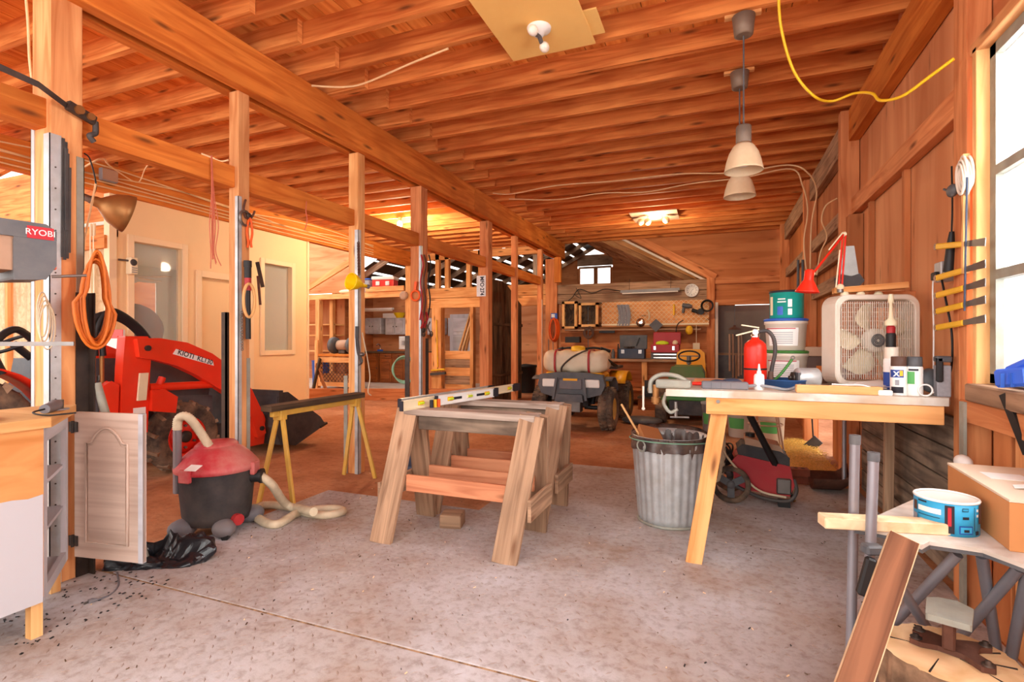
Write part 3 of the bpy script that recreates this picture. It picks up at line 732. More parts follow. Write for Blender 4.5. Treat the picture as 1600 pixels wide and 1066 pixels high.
for k in range(4):
    c = onx(66 + k * 2, 492, -3.05)
    pts = [c + V((.004 * k, .022 * math.cos(a) * (1 + .15 * k), .11 * math.sin(a) - .02 * k)) for a in [2 * PI * i / 20 for i in range(20)]]
    b.tube(pts, .0035, 6, True)
single('white_cord_loops', 'pale cord looped below the drill press badge', 'cord', b, 'hose', onx(68, 440, -3.05))
# orange extension cord coil behind post
b = MB()
for k in range(9):
    c = onx(148 + (k % 3) * 2, 466 + (k % 4) * 3, -3.02 + .012 * k)
    sx = .045 + .010 * (k % 4); sz = .215 + .012 * (k % 3)
    pts = [c + V((.01 * math.sin(a), sx * math.sin(a) * (1.2 if math.cos(a) < 0 else .8), sz * math.cos(a))) for a in [2 * PI * i / 28 for i in range(28)]]
    b.tube(pts, .0075, 6, True)
single('orange_extension_cord', 'thick coil of orange extension cord hung behind the thick post', 'extension cord', b, 'orange_cord', onx(148, 400, -3.02))
# clamp lamp
L0 = ond(142, 312, 2.95)
ax = (ond(186, 328, 3.0) - ond(140, 310, 2.9)).normalized()
t = thing('clamp_lamp', 'bell shaped copper reflector clamp lamp on the thick post', 'lamp', L0)
Mq = ax.to_track_quat('Z', 'Y').to_matrix().to_4x4()
b = MB(Mq); pr = [(.022, 0), (.028, .02), (.03, .04), (.05, .06), (.085, .10), (.105, .15), (.112, .185)]
b.lathe(pr, 28, caps=False); b.build('reflector', 'copper', t, solid=.003)
b = MB(Mq); b.lathe([(.018, -.07), (.02, -.07), (.02, -.01), (.024, 0), (.024, .02)], 16); b.build('socket', 'steel', t)
b = MB(Mq); b.ell((0, 0, .08), .028, .028, .04, 14, 8); b.build('bulb', 'bulb_off', t)
b = MB(Mq); b.bar((-.02, 0, -.05), (-.02, 0, -.12), .02, .012); b.bar((.0, 0, -.05), (-.02, .03, -.12), .02, .012); b.build('clamp', 'steel_dark', t)
b = W(t); b.tube(spline([L0, ond(150, 290, 2.9), ond(141, 250, 2.85), ond(132, 240, 2.8)]), .004, 6); b.build('cord', 'black', t)
b = MB(); b.tube(spline([ond(150, 285, 2.9), ond(143, 320, 2.85), ond(133, 370, 2.8), ond(130, 400, 2.78)]), .005, 6)
single('pale_cable', 'pale cable dropping past the copper clamp lamp', 'cable', b, 'wire', ond(130, 400, 2.78))
b = MB(); b.tube(spline([onx(40, -10, -3.23), onx(44, 40, -3.23), onx(46, 90, -3.23), onx(50, 125, -3.23)]), .006, 6)
single('yellow_cable', 'yellowish cable running up the near side of the thick post', 'cable', b, 'wire', onx(50, 125, -3.23))
# iron pipe leaning beside post
b = MB(); b.cyl((-2.985, 1.77, .75), (-3.03, 1.73, 1.0), .02, 12); b.cyl((-2.98, 1.775, .72), (-2.86, 1.88, 0), .02, 12)
single('leaning_pipe', 'grey iron pipe leaning between cabinet door and thick post', 'pipe', b, 'galv_dull', (-2.86, 1.88, 0))
# wall thermostat, breaker pipe, small fixtures at room corner
t = thing('doorbell_box', 'small grey horn box on the cream room corner', 'box', onx(206, 416, -6.5))
b = MB(); b.box(-.05, .05, -.04, .04, -.1, .1); b.build('case', 'ivory', t, bev=.008)
b = MB(); b.lathe([(.04, 0), (.035, .01), (.02, .012)], 16, M=T(.05, -.01, .04) @ RY(90)); b.build('speaker', 'black_dusty', t)
for k in range(3): MB().box(.05, .053, -.03, .03, -.08 + k * .025, -.07 + k * .025).build('louver', 'grey', t)
b = MB(); b.cyl((-.0, -.04, .06), (-.02, -.14, .06), .012, 8); b.build('pin', 'steel', t)
t = thing('conduit_run', 'pair of pale conduits rising to the junction box by the cream corner', 'conduit', (-6.9, 3.85, 0))
for x in (-6.86, -6.80): W(t).cyl((x, 3.86, 1.2), (x, 3.86, 2.6), .015, 8).build('conduit', 'ivory', t)
W(t).box(-6.92, -6.76, 3.80, 3.87, 1.08, 1.25).build('junction_box', 'grey', t, bev=.005)
# cables on the wire beam
def cable(name, label, pts, r, m, cat='cable', n=8, group=None):
    b = MB(); b.tube(spline(pts, n), r, 6); return single(name, label, cat, b, m, pts[-1], group)
cl = ['lowest of the pale cables stapled along the far beam', 'second of the pale cables stapled along the far beam', 'third pale cable sagging along the far beam', 'top pale cable strung along the far beam', 'pale cable draped in swags by the copper lamp']
for k in range(5):
    z = 2.98 + k * .05; n = 9
    pts = [(-6.53, .4 + i * 1.05, z + (.05 * math.sin(i * 1.9 + k * 2) if k > 2 else .012 * math.sin(i * 2 + k))) for i in range(n)]
    cable('beam_cable', cl[k], pts, .009, 'wire', group='cables along the far beam')
cable('loop_cable', 'cable looping under the ceiling near the copper lamp', [ond(130, 262, 3.4), ond(160, 248, 3.5), ond(175, 262, 4), ond(215, 285, 5.5), ond(228, 262, 5), ond(250, 235, 4.6)], .006, 'wire')
cable('tie_cable', 'white cable end curling off the tie rail by the slim post', [ond(315, 240, 3.6), ond(330, 246, 3.6), ond(345, 252, 3.6), ond(357, 250, 3.6)], .006, 'wire')
t = thing('junction_box', 'grey junction box fixed on the far beam near the copper lamp', 'box', onx(167, 275, -6.5))
MB().box(-.0, .06, -.09, .09, -.07, .07).build('case', 'grey', t, bev=.01)
MB().box(.06, .066, -.08, .08, -.06, .06).build('cover', 'dusty_tan', t)
# twine hanging from tie rail
b = MB()
top = onx(320, 245, -3.145)
for k in range(7):
    x = R.uniform(-.02, .02)
    b.tube(spline([top + V((.06, x * .2, 0)), top + V((.07, x * .6, -.25)), top + V((.07, x * 2.2, -.45)), top + V((.07, x * 1.2, -.62)), top + V((.07 + R.uniform(-.02, .02), x * 2.5, -.66 - R.uniform(0, .1)))]), .003, 5)
single('baling_twine', 'hank of reddish baling twine dangling from the tie rail', 'twine', b, 'twine', top + V((.06, 0, -.7)))
cable('hanging_twine', 'short reddish twine hanging off the rail beyond the slim post', [onx(479, 315, -3.08), onx(478, 330, -3.05), onx(480, 345, -3.05), onx(476, 360, -3.05)], .004, 'twine', 'twine')
# ---- vacuum
vx, vy = -3.02, 2.43
t = thing('shop_vacuum', 'dusty red and black drum shop vacuum with ribbed hose', 'vacuum', (vx, vy, 0), .2)
b = MB(); b.lathe([(.16, .06), (.185, .07), (.20, .12), (.225, .38), (.232, .40)], 36); b.build('drum', 'black_dusty', t)
b = MB(); b.lathe([(.238, .395), (.245, .40), (.245, .425), (.225, .45), (.19, .49), (.15, .525), (.12, .54), (.06, .55), (.001, .552)], 36); lid = b.build('lid', 'dusty_red', t)
b = MB(); b.lathe([(.125, .50), (.12, .545), (.10, .565), (.001, .572)], 28, sy=1.15, M=T(-.02, .02, 0)); b.build('motor_cap', 'dusty_red', lid)
for k in range(8): MB().box(-.15 + k * .014, -.142 + k * .014, -.155, -.09, .512, .525, M=RX(-12) @ T(0, 0, -.02)).build('vent_slot', 'black_dusty', lid)
MB().box(.05, .125, -.15, -.09, .508, .512, M=RX(20) @ T(0, .0, .035)).build('sticker', 'paper', lid)
for a in (-95, 10, 170):
    ca, sa = math.cos(math.radians(a)), math.sin(math.radians(a))
    b = MB(T(.238 * ca, .238 * sa, 0) @ RZ(a)); b.box(-.01, .02, -.04, .04, .36, .44); b.build('latch', 'dusty_red', t, bev=.006)
for a in (-120, -40, 50, 140):
    ca, sa = math.cos(math.radians(a)), math.sin(math.radians(a))
    b = MB(T(.2 * ca, .2 * sa, 0) @ RZ(a)); b.ell((.0, 0, .06), .085, .068, .058, 14, 8); foot = b.build('foot', 'grey_plastic', t)
    b = MB(T(.25 * ca, .25 * sa, 0) @ RZ(a + 60)); b.cyl((0, -.02, .022), (0, .02, .022), .022, 14); b.build('caster', 'black', foot)
a = 15
b = MB(RZ(a)); b.cyl((.2, 0, .34), (.27, 0, .34), .04, 16); b.cyl((.27, 0, .34), (.285, 0, .34), .048, 16); b.build('inlet_port', 'black', t)
b = MB(RZ(-20)); b.cyl((.2, 0, .1), (.235, 0, .1), .035, 14); b.build('drain_cap', 'crimson', t)
def hosepts(P, r, per=.011):
    q = spline(P, 14); out = []; rr = []
    acc = 0; L = [0]
    for i in range(1, len(q)): L.append(L[-1] + (q[i] - q[i - 1]).length)
    n = int(L[-1] / (per / 2)); j = 0
    for k in range(n + 1):
        s = L[-1] * k / n
        while j < len(L) - 2 and L[j + 1] < s: j += 1
        f = (s - L[j]) / max(L[j + 1] - L[j], 1e-6); out.append(q[j].lerp(q[j + 1], min(f, 1))); rr.append(r * (1.08 if k % 2 else .92))
    return out, rr
Rz = RZ(math.degrees(.2)).inverted()
Wl = lambda p: Rz @ (V(p) - V((vx, vy, 0)))
gp = lambda px, py, z=.03: onz(px, py, z)
P = [Wl(V((vx, vy, 0)) + RZ(11.5 + 15) @ V((.27, 0, .34))), Wl(ond(425, 758, 3.45)), Wl(gp(450, 790, .06)), Wl(gp(500, 805)), Wl(gp(535, 800)), Wl(gp(520, 795)), Wl(gp(470, 800)), Wl(gp(430, 820)), Wl(gp(398, 805)), Wl(gp(410, 790)), Wl(gp(450, 792)), Wl(gp(490, 800, .09))]
o, rr = hosepts(P, .027)
b = MB(); b.tube(o, rr, 10); b.build('hose', 'hose', t)
wnd = [ond(277, 770, 3.25), ond(277, 668, 3.2)]
b = MB(); b.cyl(Wl(wnd[0]), Wl(wnd[1]), .024, 14); b.build('wand', 'grey_tube', t)
o, rr = hosepts([Wl(ond(277, 672, 3.2)), Wl(ond(279, 655, 3.2)), Wl(ond(292, 651, 3.2)), Wl(ond(308, 668, 3.25)), Wl(ond(330, 702, 3.3))], .026)
b = MB(); b.tube(o, rr, 10); b.build('wand_hose', 'hose', t)
# ---- crumpled black plastic bag
c0 = onz(222, 884, 0)
from mathutils import noise as NZ
def bagf(u, v):
    a = 2 * PI * u; k = v
    rr = math.sin(PI * min(1, .02 + k * .98) * .5) if k < .5 else 1
    r = math.cos(PI / 2 * (v)) ** .6 if v < 1 else 0
    x = .27 * r * math.cos(a); y = .11 * r * math.sin(a)
    z = .095 * math.sin(PI / 2 * v)
    n = NZ.noise(V((x * 9, y * 9 + 3, z * 14))) + .6 * abs(NZ.noise(V((x * 22, y * 22, z * 20 + 7))))
    s = 1 + .35 * n
    return (x * s, y * s, max(.002, z * (1 + .8 * n) * (1 + .5 * math.sin(a * 2 + 1))))
b = MB(RZ(28)); b.grid(bagf, 72, 26, cu=True, sm=False); o = b.build('plastic_bag', 'plastic_bag', None, loc=c0 + V((.02, .05, 0)))
tag(o, 'crumpled shiny black plastic bag on floor under cabinet door', 'bag')
t = thing('power_plug', 'grey power plug on its cord lying near the cabinet legs', 'plug', onz(140, 938, 0))
b = W(t); b.tube(spline([onz(183, 895, .006), onz(185, 915, .006), onz(172, 930, .006), onz(150, 938, .012)]), .005, 6); b.build('cord', 'grey_plastic', t)
b = W(t); b.tube([onz(152, 937, .012), onz(144, 939, .012), onz(138, 941, .012)], [.007, .013, .012], 8); b.build('plug_body', 'grey_plastic', t)
b = W(t)
b.bar(onz(138, 940, .016), onz(131, 943, .016), .002, .006); b.build('prong', 'steel', t)
W(t).bar(onz(138, 942, .008), onz(131, 945, .008), .002, .006).build('prong', 'steel', t)
# ---- yellow sawhorse
ax0, ax1 = V((-3.06, 2.86, 0)), V((-3.1, 4.1, 0))
t = thing('yellow_sawhorse', 'yellow trestle sawhorse with dark plank top between two posts', 'sawhorse', (-3.08, 3.4, 0))
W(t).bar((-3.0, 2.8, .735), (-3.0, 3.86, .735), .10, .045).build('top_board', 'dark_board', t, bev=.004)
W(t).bar((-3.0, 2.85, .69), (-3.0, 3.84, .69), .04, .045).build('crossbar', 'sawhorse_yellow', t, bev=.004)
for y, sy in ((2.93, -.04), (3.78, .06)):
    for sx in (-.17, .17):
        W(t).bar((-3.0 + sx * .1, y, .70), (-3.0 + sx, y + sy, 0), .035, .022).build('leg', 'sawhorse_yellow', t, bev=.003)
    W(t).box(-3.04, -2.96, y - .03, y + .03, .64, .715).build('leg_bracket', 'sawhorse_yellow', t, bev=.003)
# ---- gas jug
g0 = V((-2.55, 4.05, 0))
t = thing('water_jug', 'blue grey plastic jug on floor behind the near sawhorse', 'jug', g0)
b = MB(); b.lathe([(.11, 0), (.125, .01), (.128, .1), (.12, .105), (.128, .11), (.128, .24), (.10, .30), (.05, .36), (.035, .38), (.035, .40)], 24, sy=.85); b.build('body', 'blue_dark', t)
b = MB(); b.ring((-.04, 0, .36), .045, .012, (0, 1, 0), 16, 8); b.build('handle', 'blue_dark', t)
b = MB(); b.cyl((0, 0, .40), (0, 0, .43), .04, 16); b.build('cap', 'grey_plastic', t)
# ---- wooden sawhorses
def sawhorse(label, y0, y1, xl, xr, zt, tops, mt, fl=-.05, fr_=-.085):
    yc = (y0 + y1) / 2
    t = thing('wooden_sawhorse', label, 'sawhorse', ((xl + xr) / 2, yc, 0), 0, 'plank sawhorses')
    W(t).bar((xl - .02, yc, zt - .02), (xr + .02, yc, zt - .02), .14, .04).build('top_board', tops, t, bev=.003)
    W(t).bar((xl + .08, yc - .03, zt - .085), (xr - .08, yc - .03, zt - .085), .04, .085).build('web_board', 'grey_board', t, bev=.003)
    for s, x in ((-1, xl), (1, xr)):
        for yb, sy in ((y0, -1), (y1, 1)):
            W(t).bar((x, yc + sy * .045, zt - .005), (x + (fl if s < 0 else fr_), yb, 0), .145, .032, up=(0, -sy, .3)).build('leg', mt, t, bev=.003)
        W(t).bar((x + (.6 * fl - .085 if s < 0 else .6 * fr_ + .085), y0 + .07, .28), (x + (.6 * fl - .085 if s < 0 else .6 * fr_ + .085), y1 - .07, .28), .022, .125).build('end_brace', mt, t, bev=.003)
    for yb, sy in ((y0, 1), (y1, -1)):
        W(t).bar((xl + .05, yb + sy * .13, .345), (xr - .05, yb + sy * .13, .345), .025, .1).build('stretcher', 'red_lumber', t, bev=.003)
    return t
sawhorse('nearer weathered plank sawhorse with wide flat legs', 2.62, 3.15, -1.84, -1.0, .79, 'weathered_grey', 'weathered')
sawhorse('farther weathered plank sawhorse just behind its twin', 3.20, 3.72, -1.84, -1.02, .79, 'weathered_grey', 'weathered')
o = MB(RZ(14)).box(-.07, .07, -.07, .07, 0, .09).build('wood_block', 'weathered', None, bev=.005, loc=onz(707, 822, 0))
tag(o, 'short offcut block of timber on floor under the sawhorses', 'wood block')
# ---- levels lying across sawhorses
def level(name, label, a, c, h, wd, m, vials, holes=True, z=.79):
    a, c = V(a), V(c); d = (c - a); L = d.length
    t = thing(name, label, 'spirit level', (a.x, a.y, z), math.atan2(d.y, d.x), 'levels across the sawhorses')
    b = MB(); b.box(0, L, -wd / 2, wd / 2, 0, .006); b.box(0, L, -wd / 2, wd / 2, h - .006, h); b.box(0, L, -.004, .004, .006, h - .006); b.build('beam', m, t)
    for f in vials:
        o = MB().box(L * f - .03, L * f + .03, -wd / 2 + .001, wd / 2 - .001, h * .3, h * .75).build('vial_housing', 'yellow' if f != .5 else 'ivory', t, bev=.004)
        b = MB(); b.cyl((L * f - .022, -wd / 2 - .001, h * .52), (L * f + .022, -wd / 2 - .001, h * .52), .007, 10); b.build('vial', 'lime', o)
    for f in (.04, .96): MB().box(L * f - L * .04 - .001, L * f - L * .04 + .008 if f < .5 else L + .001, -wd / 2 - .001, wd / 2 + .001, 0, h).build('end_cap', 'print_dark', t)
    for f in (.3, .7):
        MB().box(L * f - .06, L * f + .06, -.006, .006, h * .3, h * .7).build('hand_hole', 'print_dark', t, bev=.01)
    return t
level('spirit_level', 'cream spirit level nearest the sawhorse edge', (-1.80, 2.70), (-1.62, 4.25), .062, .024, 'ivory', (.12, .5, .88))
level('spirit_level', 'pale aluminium spirit level with red and yellow vials', (-1.74, 3.02), (-1.60, 3.72), .066, .024, 'white', (.2, .5, .8))
level('spirit_level', 'long silver spirit level at the outer side of the stack', (-1.92, 2.86), (-1.78, 4.05), .055, .024, 'galv', (.15, .5, .85))
o = MB().box(0, .95, -.04, .04, 0, .02).build('aluminium_straightedge', 'white', None, bev=.002, loc=(-1.835, 2.98, .79), rot=(0, 0, math.radians(84)))
tag(o, 'flat white aluminium straightedge lying between the spirit levels', 'straightedge')
for k, (m, l) in enumerate((('orange_plastic', 'orange handled marker'), ('yellow', 'yellow handled marker'), ('print_dark', 'dark handled marker'))):
    b = MB(); b.cyl((0, 0, 0), (0, 0, .05), .012, 10); o = b.build('marker_pen', m, None, loc=(-1.70 - .008 * k, 2.985 - .032 * k, .79))
    tag(o, l + ' standing between the levels', 'marker')
# ================================================================== TRACTOR
tr = thing('loader_tractor', 'red compact tractor with front loader and black bucket', 'tractor', (-5.15, 2.9, 0))
def tire(b, c, Rr, wd, lugs, rin):
    n = 40; prof = [(rin, -wd * .38), (Rr * .86, -wd * .5), (Rr * .95, -wd * .46), (Rr, -wd * .3), (Rr, wd * .3), (Rr * .95, wd * .46), (Rr * .86, wd * .5), (rin, wd * .38)]
    M = T(*c) @ RY(90)
    b.lathe(prof, n, M=M, caps=False)
    for k in range(lugs):
        for s in (-1, 1):
            a = 360 * (k + (.5 if s > 0 else 0)) / lugs
            b.bar((Rr * .995, s * wd * .02, 0), (Rr * .93, s * wd * .5, 0), .1 * Rr, .15 * Rr, 1, up=(1, 0, 0), M=M @ RZ(a) @ RX(90) @ RX(-18 * s))
    return b
def wheel(c, Rr, wd, lugs, side, parent):
    o = T(*(-V(parent.location)))
    b = MB(o); tire(b, c, Rr, wd, lugs, Rr * .56); w = b.build('wheel', ['rubber', 'rubber_lug'], parent)
    b = MB(o @ T(*c) @ RY(90)); b.lathe([(Rr * .58, -wd * .36), (Rr * .55, -wd * .3), (Rr * .5, side * wd * .1), (Rr * .2, side * wd * .2), (.001, side * wd * .2)] if side > 0 else [(Rr * .58, wd * .36), (Rr * .55, wd * .3), (Rr * .5, side * wd * .1), (Rr * .2, side * wd * .2), (.001, side * wd * .2)], 32, caps=False)
    b.lathe([(Rr * .58, side * wd * .40), (Rr * .52, side * wd * .36), (Rr * .48, side * wd * .1)], 32, caps=False)
    b.build('rim', 'red', w, solid=.006)
    b = MB(o @ T(*c) @ RY(90)); b.lathe([(Rr * .17, side * wd * .18), (Rr * .17, side * wd * .34), (Rr * .12, side * wd * .38), (.001, side * wd * .38)] if side > 0 else [(Rr * .17, side * wd * .38), (.001, side * wd * .38)], 16)
    b.build('hub', 'steel_dark', w)
    for k in range(6):
        a = k * PI / 3; b = MB(o @ T(*c) @ RY(90)); z = side * wd * .2
        b.cyl((Rr * .32 * math.cos(a), Rr * .32 * math.sin(a), z), (Rr * .32 * math.cos(a), Rr * .32 * math.sin(a), z + side * .02), .013, 6); b.build('wheel_nut', 'steel', w)
wheel((-4.72, 3.42, .32), .32, .21, 12, 1, tr)
wheel((-5.58, 3.42, .32), .32, .21, 12, -1, tr)
wheel((-4.62, 1.75, .5), .5, .3, 14, 1, tr)
wheel((-5.68, 1.75, .5), .5, .3, 14, -1, tr)
TW = lambda: W(tr)
YZ = RZ(90) @ RX(90)   # local (x,y,z)->(z, x, y): prism in YZ plane extruded along X
def yz(poly, x0, x1, name, m, parent=tr, bev=.006, seg=1):
    b = MB(T(*(-tr.location))); b.prism(poly, x0, x1, M=YZ); return b.build(name, m, parent, bev=bev, seg=seg)
yz([(2.55, .62), (3.85, .62), (3.88, .8), (3.8, .98), (3.3, 1.06), (2.55, 1.08)], -5.38, -4.92, 'hood', 'charcoal', bev=.05, seg=3)
yz([(2.6, 1.0), (3.75, .95), (3.7, 1.03), (3.3, 1.09), (2.6, 1.12)], -5.36, -4.94, 'hood_top', 'orange_red', bev=.03, seg=2)
yz([(1.5, .4), (3.75, .4), (3.75, .62), (1.5, .66)], -5.32, -4.98, 'chassis', 'black_dusty')
yz([(3.0, .5), (3.85, .46), (3.85, .66), (3.0, .74)], -4.98, -4.86, 'side_panel', 'charcoal')
TW().cyl((-5.6, 3.42, .32), (-4.7, 3.42, .32), .045, 12).build('front_axle', 'black_dusty', tr)
TW().cyl((-5.6, 1.75, .5), (-4.7, 1.75, .5), .07, 12).build('rear_axle', 'black_dusty', tr)
for x in (-4.62, -5.68):
    def fen(u, v, x=x):
        a = math.radians(20 + 140 * u); r = .56
        return V((x - .16 + .32 * v, 1.78 + r * math.cos(a) * 1.05, .5 + r * math.sin(a))) - tr.location
    b = MB(); b.grid(fen, 14, 1); b.build('fender', 'red', tr, solid=.012)
b = TW(); b.box(-5.36, -4.94, 1.5, 1.9, .82, .92); b.box(-5.36, -4.94, 1.42, 1.52, .9, 1.25); b.build('seat', 'black', tr, bev=.04, seg=2)
b = TW(); b.ring((-5.15, 2.35, 1.2), .18, .014, (0, -.5, 1), 24, 8); b.build('steering_wheel', 'black', tr)
TW().cyl((-5.15, 2.35, 1.2), (-5.15, 2.6, .95), .03, 10).build('steering_column', 'black', tr)
yz([(2.35, .45), (2.55, .45), (2.55, 1.08), (2.45, 1.08)], -5.36, -4.94, 'dashboard', 'charcoal')
for s, x in ((1, -4.58), (-1, -5.72)):
    yz([(2.76, .44), (2.98, .44), (3.0, .95), (3.02, 1.2), (2.98, 1.26), (2.8, 1.26), (2.78, 1.0)], x - .05, x + .05, 'loader_upright', 'orange_red', bev=.01)
    arm = yz([(2.86, 1.24), (3.05, 1.245), (3.3, 1.205), (3.55, 1.10), (3.8, .93), (4.0, .72), (4.14, .46), (4.18, .24), (4.08, .2), (4.0, .42), (3.86, .60), (3.62, .76), (3.4, .90), (3.2, 1.0), (3.0, 1.06), (2.88, 1.08)], x - .045 + s * .06, x + .045 + s * .06, 'loader_arm', 'orange_red', bev=.012, seg=2)
    xo = x + s * .108
    if s > 0:
        stk = MB(T(*(-tr.location))); stk.prism([(3.16, 1.105), (3.19, 1.15), (3.55, 1.03), (3.56, .985)], xo - .003, xo + .0015, M=YZ); sk = stk.build('sticker', 'white', arm)
        Mt = T(*(-tr.location)) @ T(xo + .002, 3.375, 1.068) @ RZ(90) @ RX(90) @ RZ(-18)
        text('lettering', 'KIOTI  KL130', .062, 'print_dark', sk, Mt, bold=.001)
    for (y, z) in ((2.94, 1.16), (3.86, .68), (4.12, .3)):
        TW().cyl((x - .06 + s * .06, y, z), (x + s * .125, y, z), .024, 12).build('pivot_pin', 'steel_dark', tr)
    xc = x + s * .03
    TW().cyl((xc, 3.0, .82), (xc, 3.62, .8), .036, 14).build('lift_cylinder', 'orange_red', tr)
    TW().cyl((xc, 3.62, .8), (xc, 3.86, .7), .02, 12).build('cylinder_rod', 'chrome', tr)
    TW().cyl((xc, 3.05, .74), (xc, 3.12, .9), .03, 8).build('cylinder_clevis', 'orange_red', tr)
    yz([(2.99, .62), (3.2, .58), (3.22, .72), (3.1, .80), (2.99, .8)], x - .09, x + .09, 'mount_bracket', 'orange_red')
    yz([(3.98, .12), (4.2, .12), (4.24, .34), (4.2, .44), (4.05, .4)], x - .04 + s * .01, x + .04 + s * .01, 'bucket_link', 'orange_red')
yz([(2.88, .72), (2.95, .72), (2.97, .95), (2.90, .95)], -4.52, -4.5, 'parking_latch', 'ivory', bev=.004)
yz([(2.86, .45), (2.96, .45), (2.96, .66), (2.86, .66)], -4.528, -4.524, 'decal', 'paper', bev=0)
b = TW(); b.cyl((-5.72, 3.9, .9), (-4.58, 3.9, .9), .03, 10); b.build('cross_tube', 'orange_red', tr)
for x in (-5.5, -4.8): TW().bar((x, 3.95, .45), (x, 3.95, 1.05), .05, .03).build('grille_guard_bar', 'orange_red', tr)
TW().bar((-5.55, 3.95, 1.0), (-4.75, 3.95, 1.0), .03, .05).build('grille_guard_bar', 'orange_red', tr)
# bucket
prof = [(4.28, .66), (4.22, .30), (4.32, .10), (4.52, .06), (4.98, .22)]
b = TW(); N = len(prof)
b.raw([(-5.9, y, z) for y, z in prof] + [(-4.4, y, z) for y, z in prof], [(i, i + 1, N + i + 1, N + i) for i in range(N - 1)]); bk = b.build('bucket', 'black_dusty', tr, solid=.02)
for x in (-5.9, -4.4):
    b = TW(); pp = prof + [(4.9, .32), (4.4, .66)]; b.raw([(x, y, z) for y, z in pp], [tuple(range(len(pp)))]); b.build('bucket_side', 'black_dusty', bk, solid=.022)
b = TW(); b.bar((-5.92, 4.95, .215), (-4.38, 4.95, .215), .12, .025, up=(0, -.3, 1)); b.build('cutting_edge', 'steel_dark', bk)
TW().bar((-5.92, 4.29, .655), (-4.38, 4.29, .655), .06, .06).build('bucket_lip', 'black_dusty', bk)
# valve block and hoses
b = TW(); b.box(-4.74, -4.62, 2.5, 2.75, .62, .82); b.build('valve_block', 'charcoal', tr, bev=.01)
yz([(2.66, .3), (2.74, .3), (2.76, .86), (2.7, .9), (2.64, .86)], -4.6, -4.54, 'red_frame', 'orange_red', bev=.015)
for k in range(4):
    TW().cyl((-4.68 + .02 * (k % 2), 2.55 + k * .05, .82), (-4.68 + .02 * (k % 2), 2.55 + k * .05, 1.12), .017, 10).build('hydraulic_fitting', 'copper', tr)
    TW().cyl((-4.68, 2.55 + k * .05, .9), (-4.68, 2.55 + k * .05, .94), .026, 6).build('hex_fitting', 'steel', tr)
    x = -4.68 + .012 * k
    b = TW(); b.tube(spline([(x, 2.55 + k * .05, 1.1), (x, 2.56 + k * .045, 1.28), (x, 2.66 + k * .03, 1.42 + .012 * k), (x, 2.85, 1.40 + .014 * k), (x, 3.0, 1.28 + .015 * k), (x, 3.1, 1.12 + .02 * k)]), .023, 8); b.build('hydraulic_hose', 'black', tr)
b = TW(); b.tube(spline([(-4.62, 2.45, .7), (-4.58, 2.4, .85), (-4.6, 2.5, .95), (-4.56, 2.56, .8), (-4.6, 2.45, .62)]), .014, 8); b.build('loose_hose', 'black', tr)
b = TW(); b.tube(spline([(-4.5, 2.0, 1.0), (-4.5, 1.95, 1.18), (-4.55, 2.1, 1.3), (-4.6, 2.3, 1.12)]), .025, 8); b.build('grab_rail', 'black', tr)
# red sign board hung on the cream corner
t = thing('wall_sign', 'red and white notice board beside the cream corner post', 'sign', (-6.75, 3.86, 1.05))
MB().box(-.35, .5, -.02, 0, 0, .3).build('panel', 'white', t); MB().box(-.35, .5, -.026, -.02, .2, .3).build('red_band', 'red', t)
# things seen through the room windows
t = thing('dark_cushion', 'dark covered seat behind the window above the loader', 'chair', (-7.6, 4.75, .02))
b = MB(); b.box(-.35, .35, -.35, .35, 0, 1.1); b.build('seat_block', 'ivory', t, bev=.05, seg=2)
b = MB(); b.ell((0, 0, 1.35), .42, .40, .38, 16, 10); b.build('backrest', 'black_dusty', t)
t = thing('ceiling_fan', 'white ceiling fan inside the enclosed room', 'ceiling fan', (-8.3, 5.2, 2.2))
b = MB(); b.cyl((0, 0, .0), (0, 0, .4), .02, 8); b.build('rod', 'white', t)
b = MB(); b.lathe([(.001, -.12), (.09, -.08), (.1, 0), (.08, .08), (.001, .1)], 20); b.build('motor', 'white', t)
for k in range(4): MB(RZ(k * 90 + 20)).box(.1, .6, -.06, .06, -.01, 0).build('blade', 'shade_white', t)
t = thing('coat_on_rack', 'white garment and hoop behind the window beside the shelves', 'garment', (-7.2, 6.55, .02))
b = MB(); b.cyl((0, 0, 0), (0, 0, 1.9), .025, 10); b.build('stand', 'steel', t)
b = MB(); b.lathe([(.16, 1.0), (.14, 1.4), (.10, 1.75), (.03, 1.85)], 16, sy=.5); b.build('cloth', 'white', t)
b = MB(); b.ring((.1, -.15, 1.25), .14, .012, (1, .3, 0), 24, 8); b.build('hoop', 'crimson', t)
# ---- tools on slim post 2
X2 = -3.055
def P2(px, py): return onx(px, py, X2)
t = thing('bow_clamp', 'steel ring clamp hanging from the slim post', 'clamp', P2(385, 330))
b = W(t); b.tube(spline([P2(384, 312), P2(381, 325), P2(384, 340), P2(393, 340), P2(398, 330)]), .007, 8); b.build('hook', 'rust', t)
b = W(t); b.ring(P2(383, 341), .05, .009, (1, .2, 0), 20, 8); b.build('ring', 'steel', t)
t = thing('orange_pliers', 'orange handled pliers hanging on the slim post', 'pliers', P2(389, 340))
for a in (-1, 1):
    W(t).tube(spline([P2(390, 340), P2(390 + a * 3, 350), P2(390 + a * 4, 365), P2(390 + a * 2, 378), P2(390 + a * 3, 387)]), .008, 8).build('handle', 'orange_plastic', t)
W(t).ell(P2(389, 337), .01, .02, .02).build('jaw', 'steel_dark', t)
t = thing('hand_torch', 'long black torch with red band on the slim post', 'torch', P2(382, 455) + V((.03, 0, 0)))
a, c = P2(382, 408) + V((.03, 0, 0)), P2(383, 530) + V((.03, 0, 0))
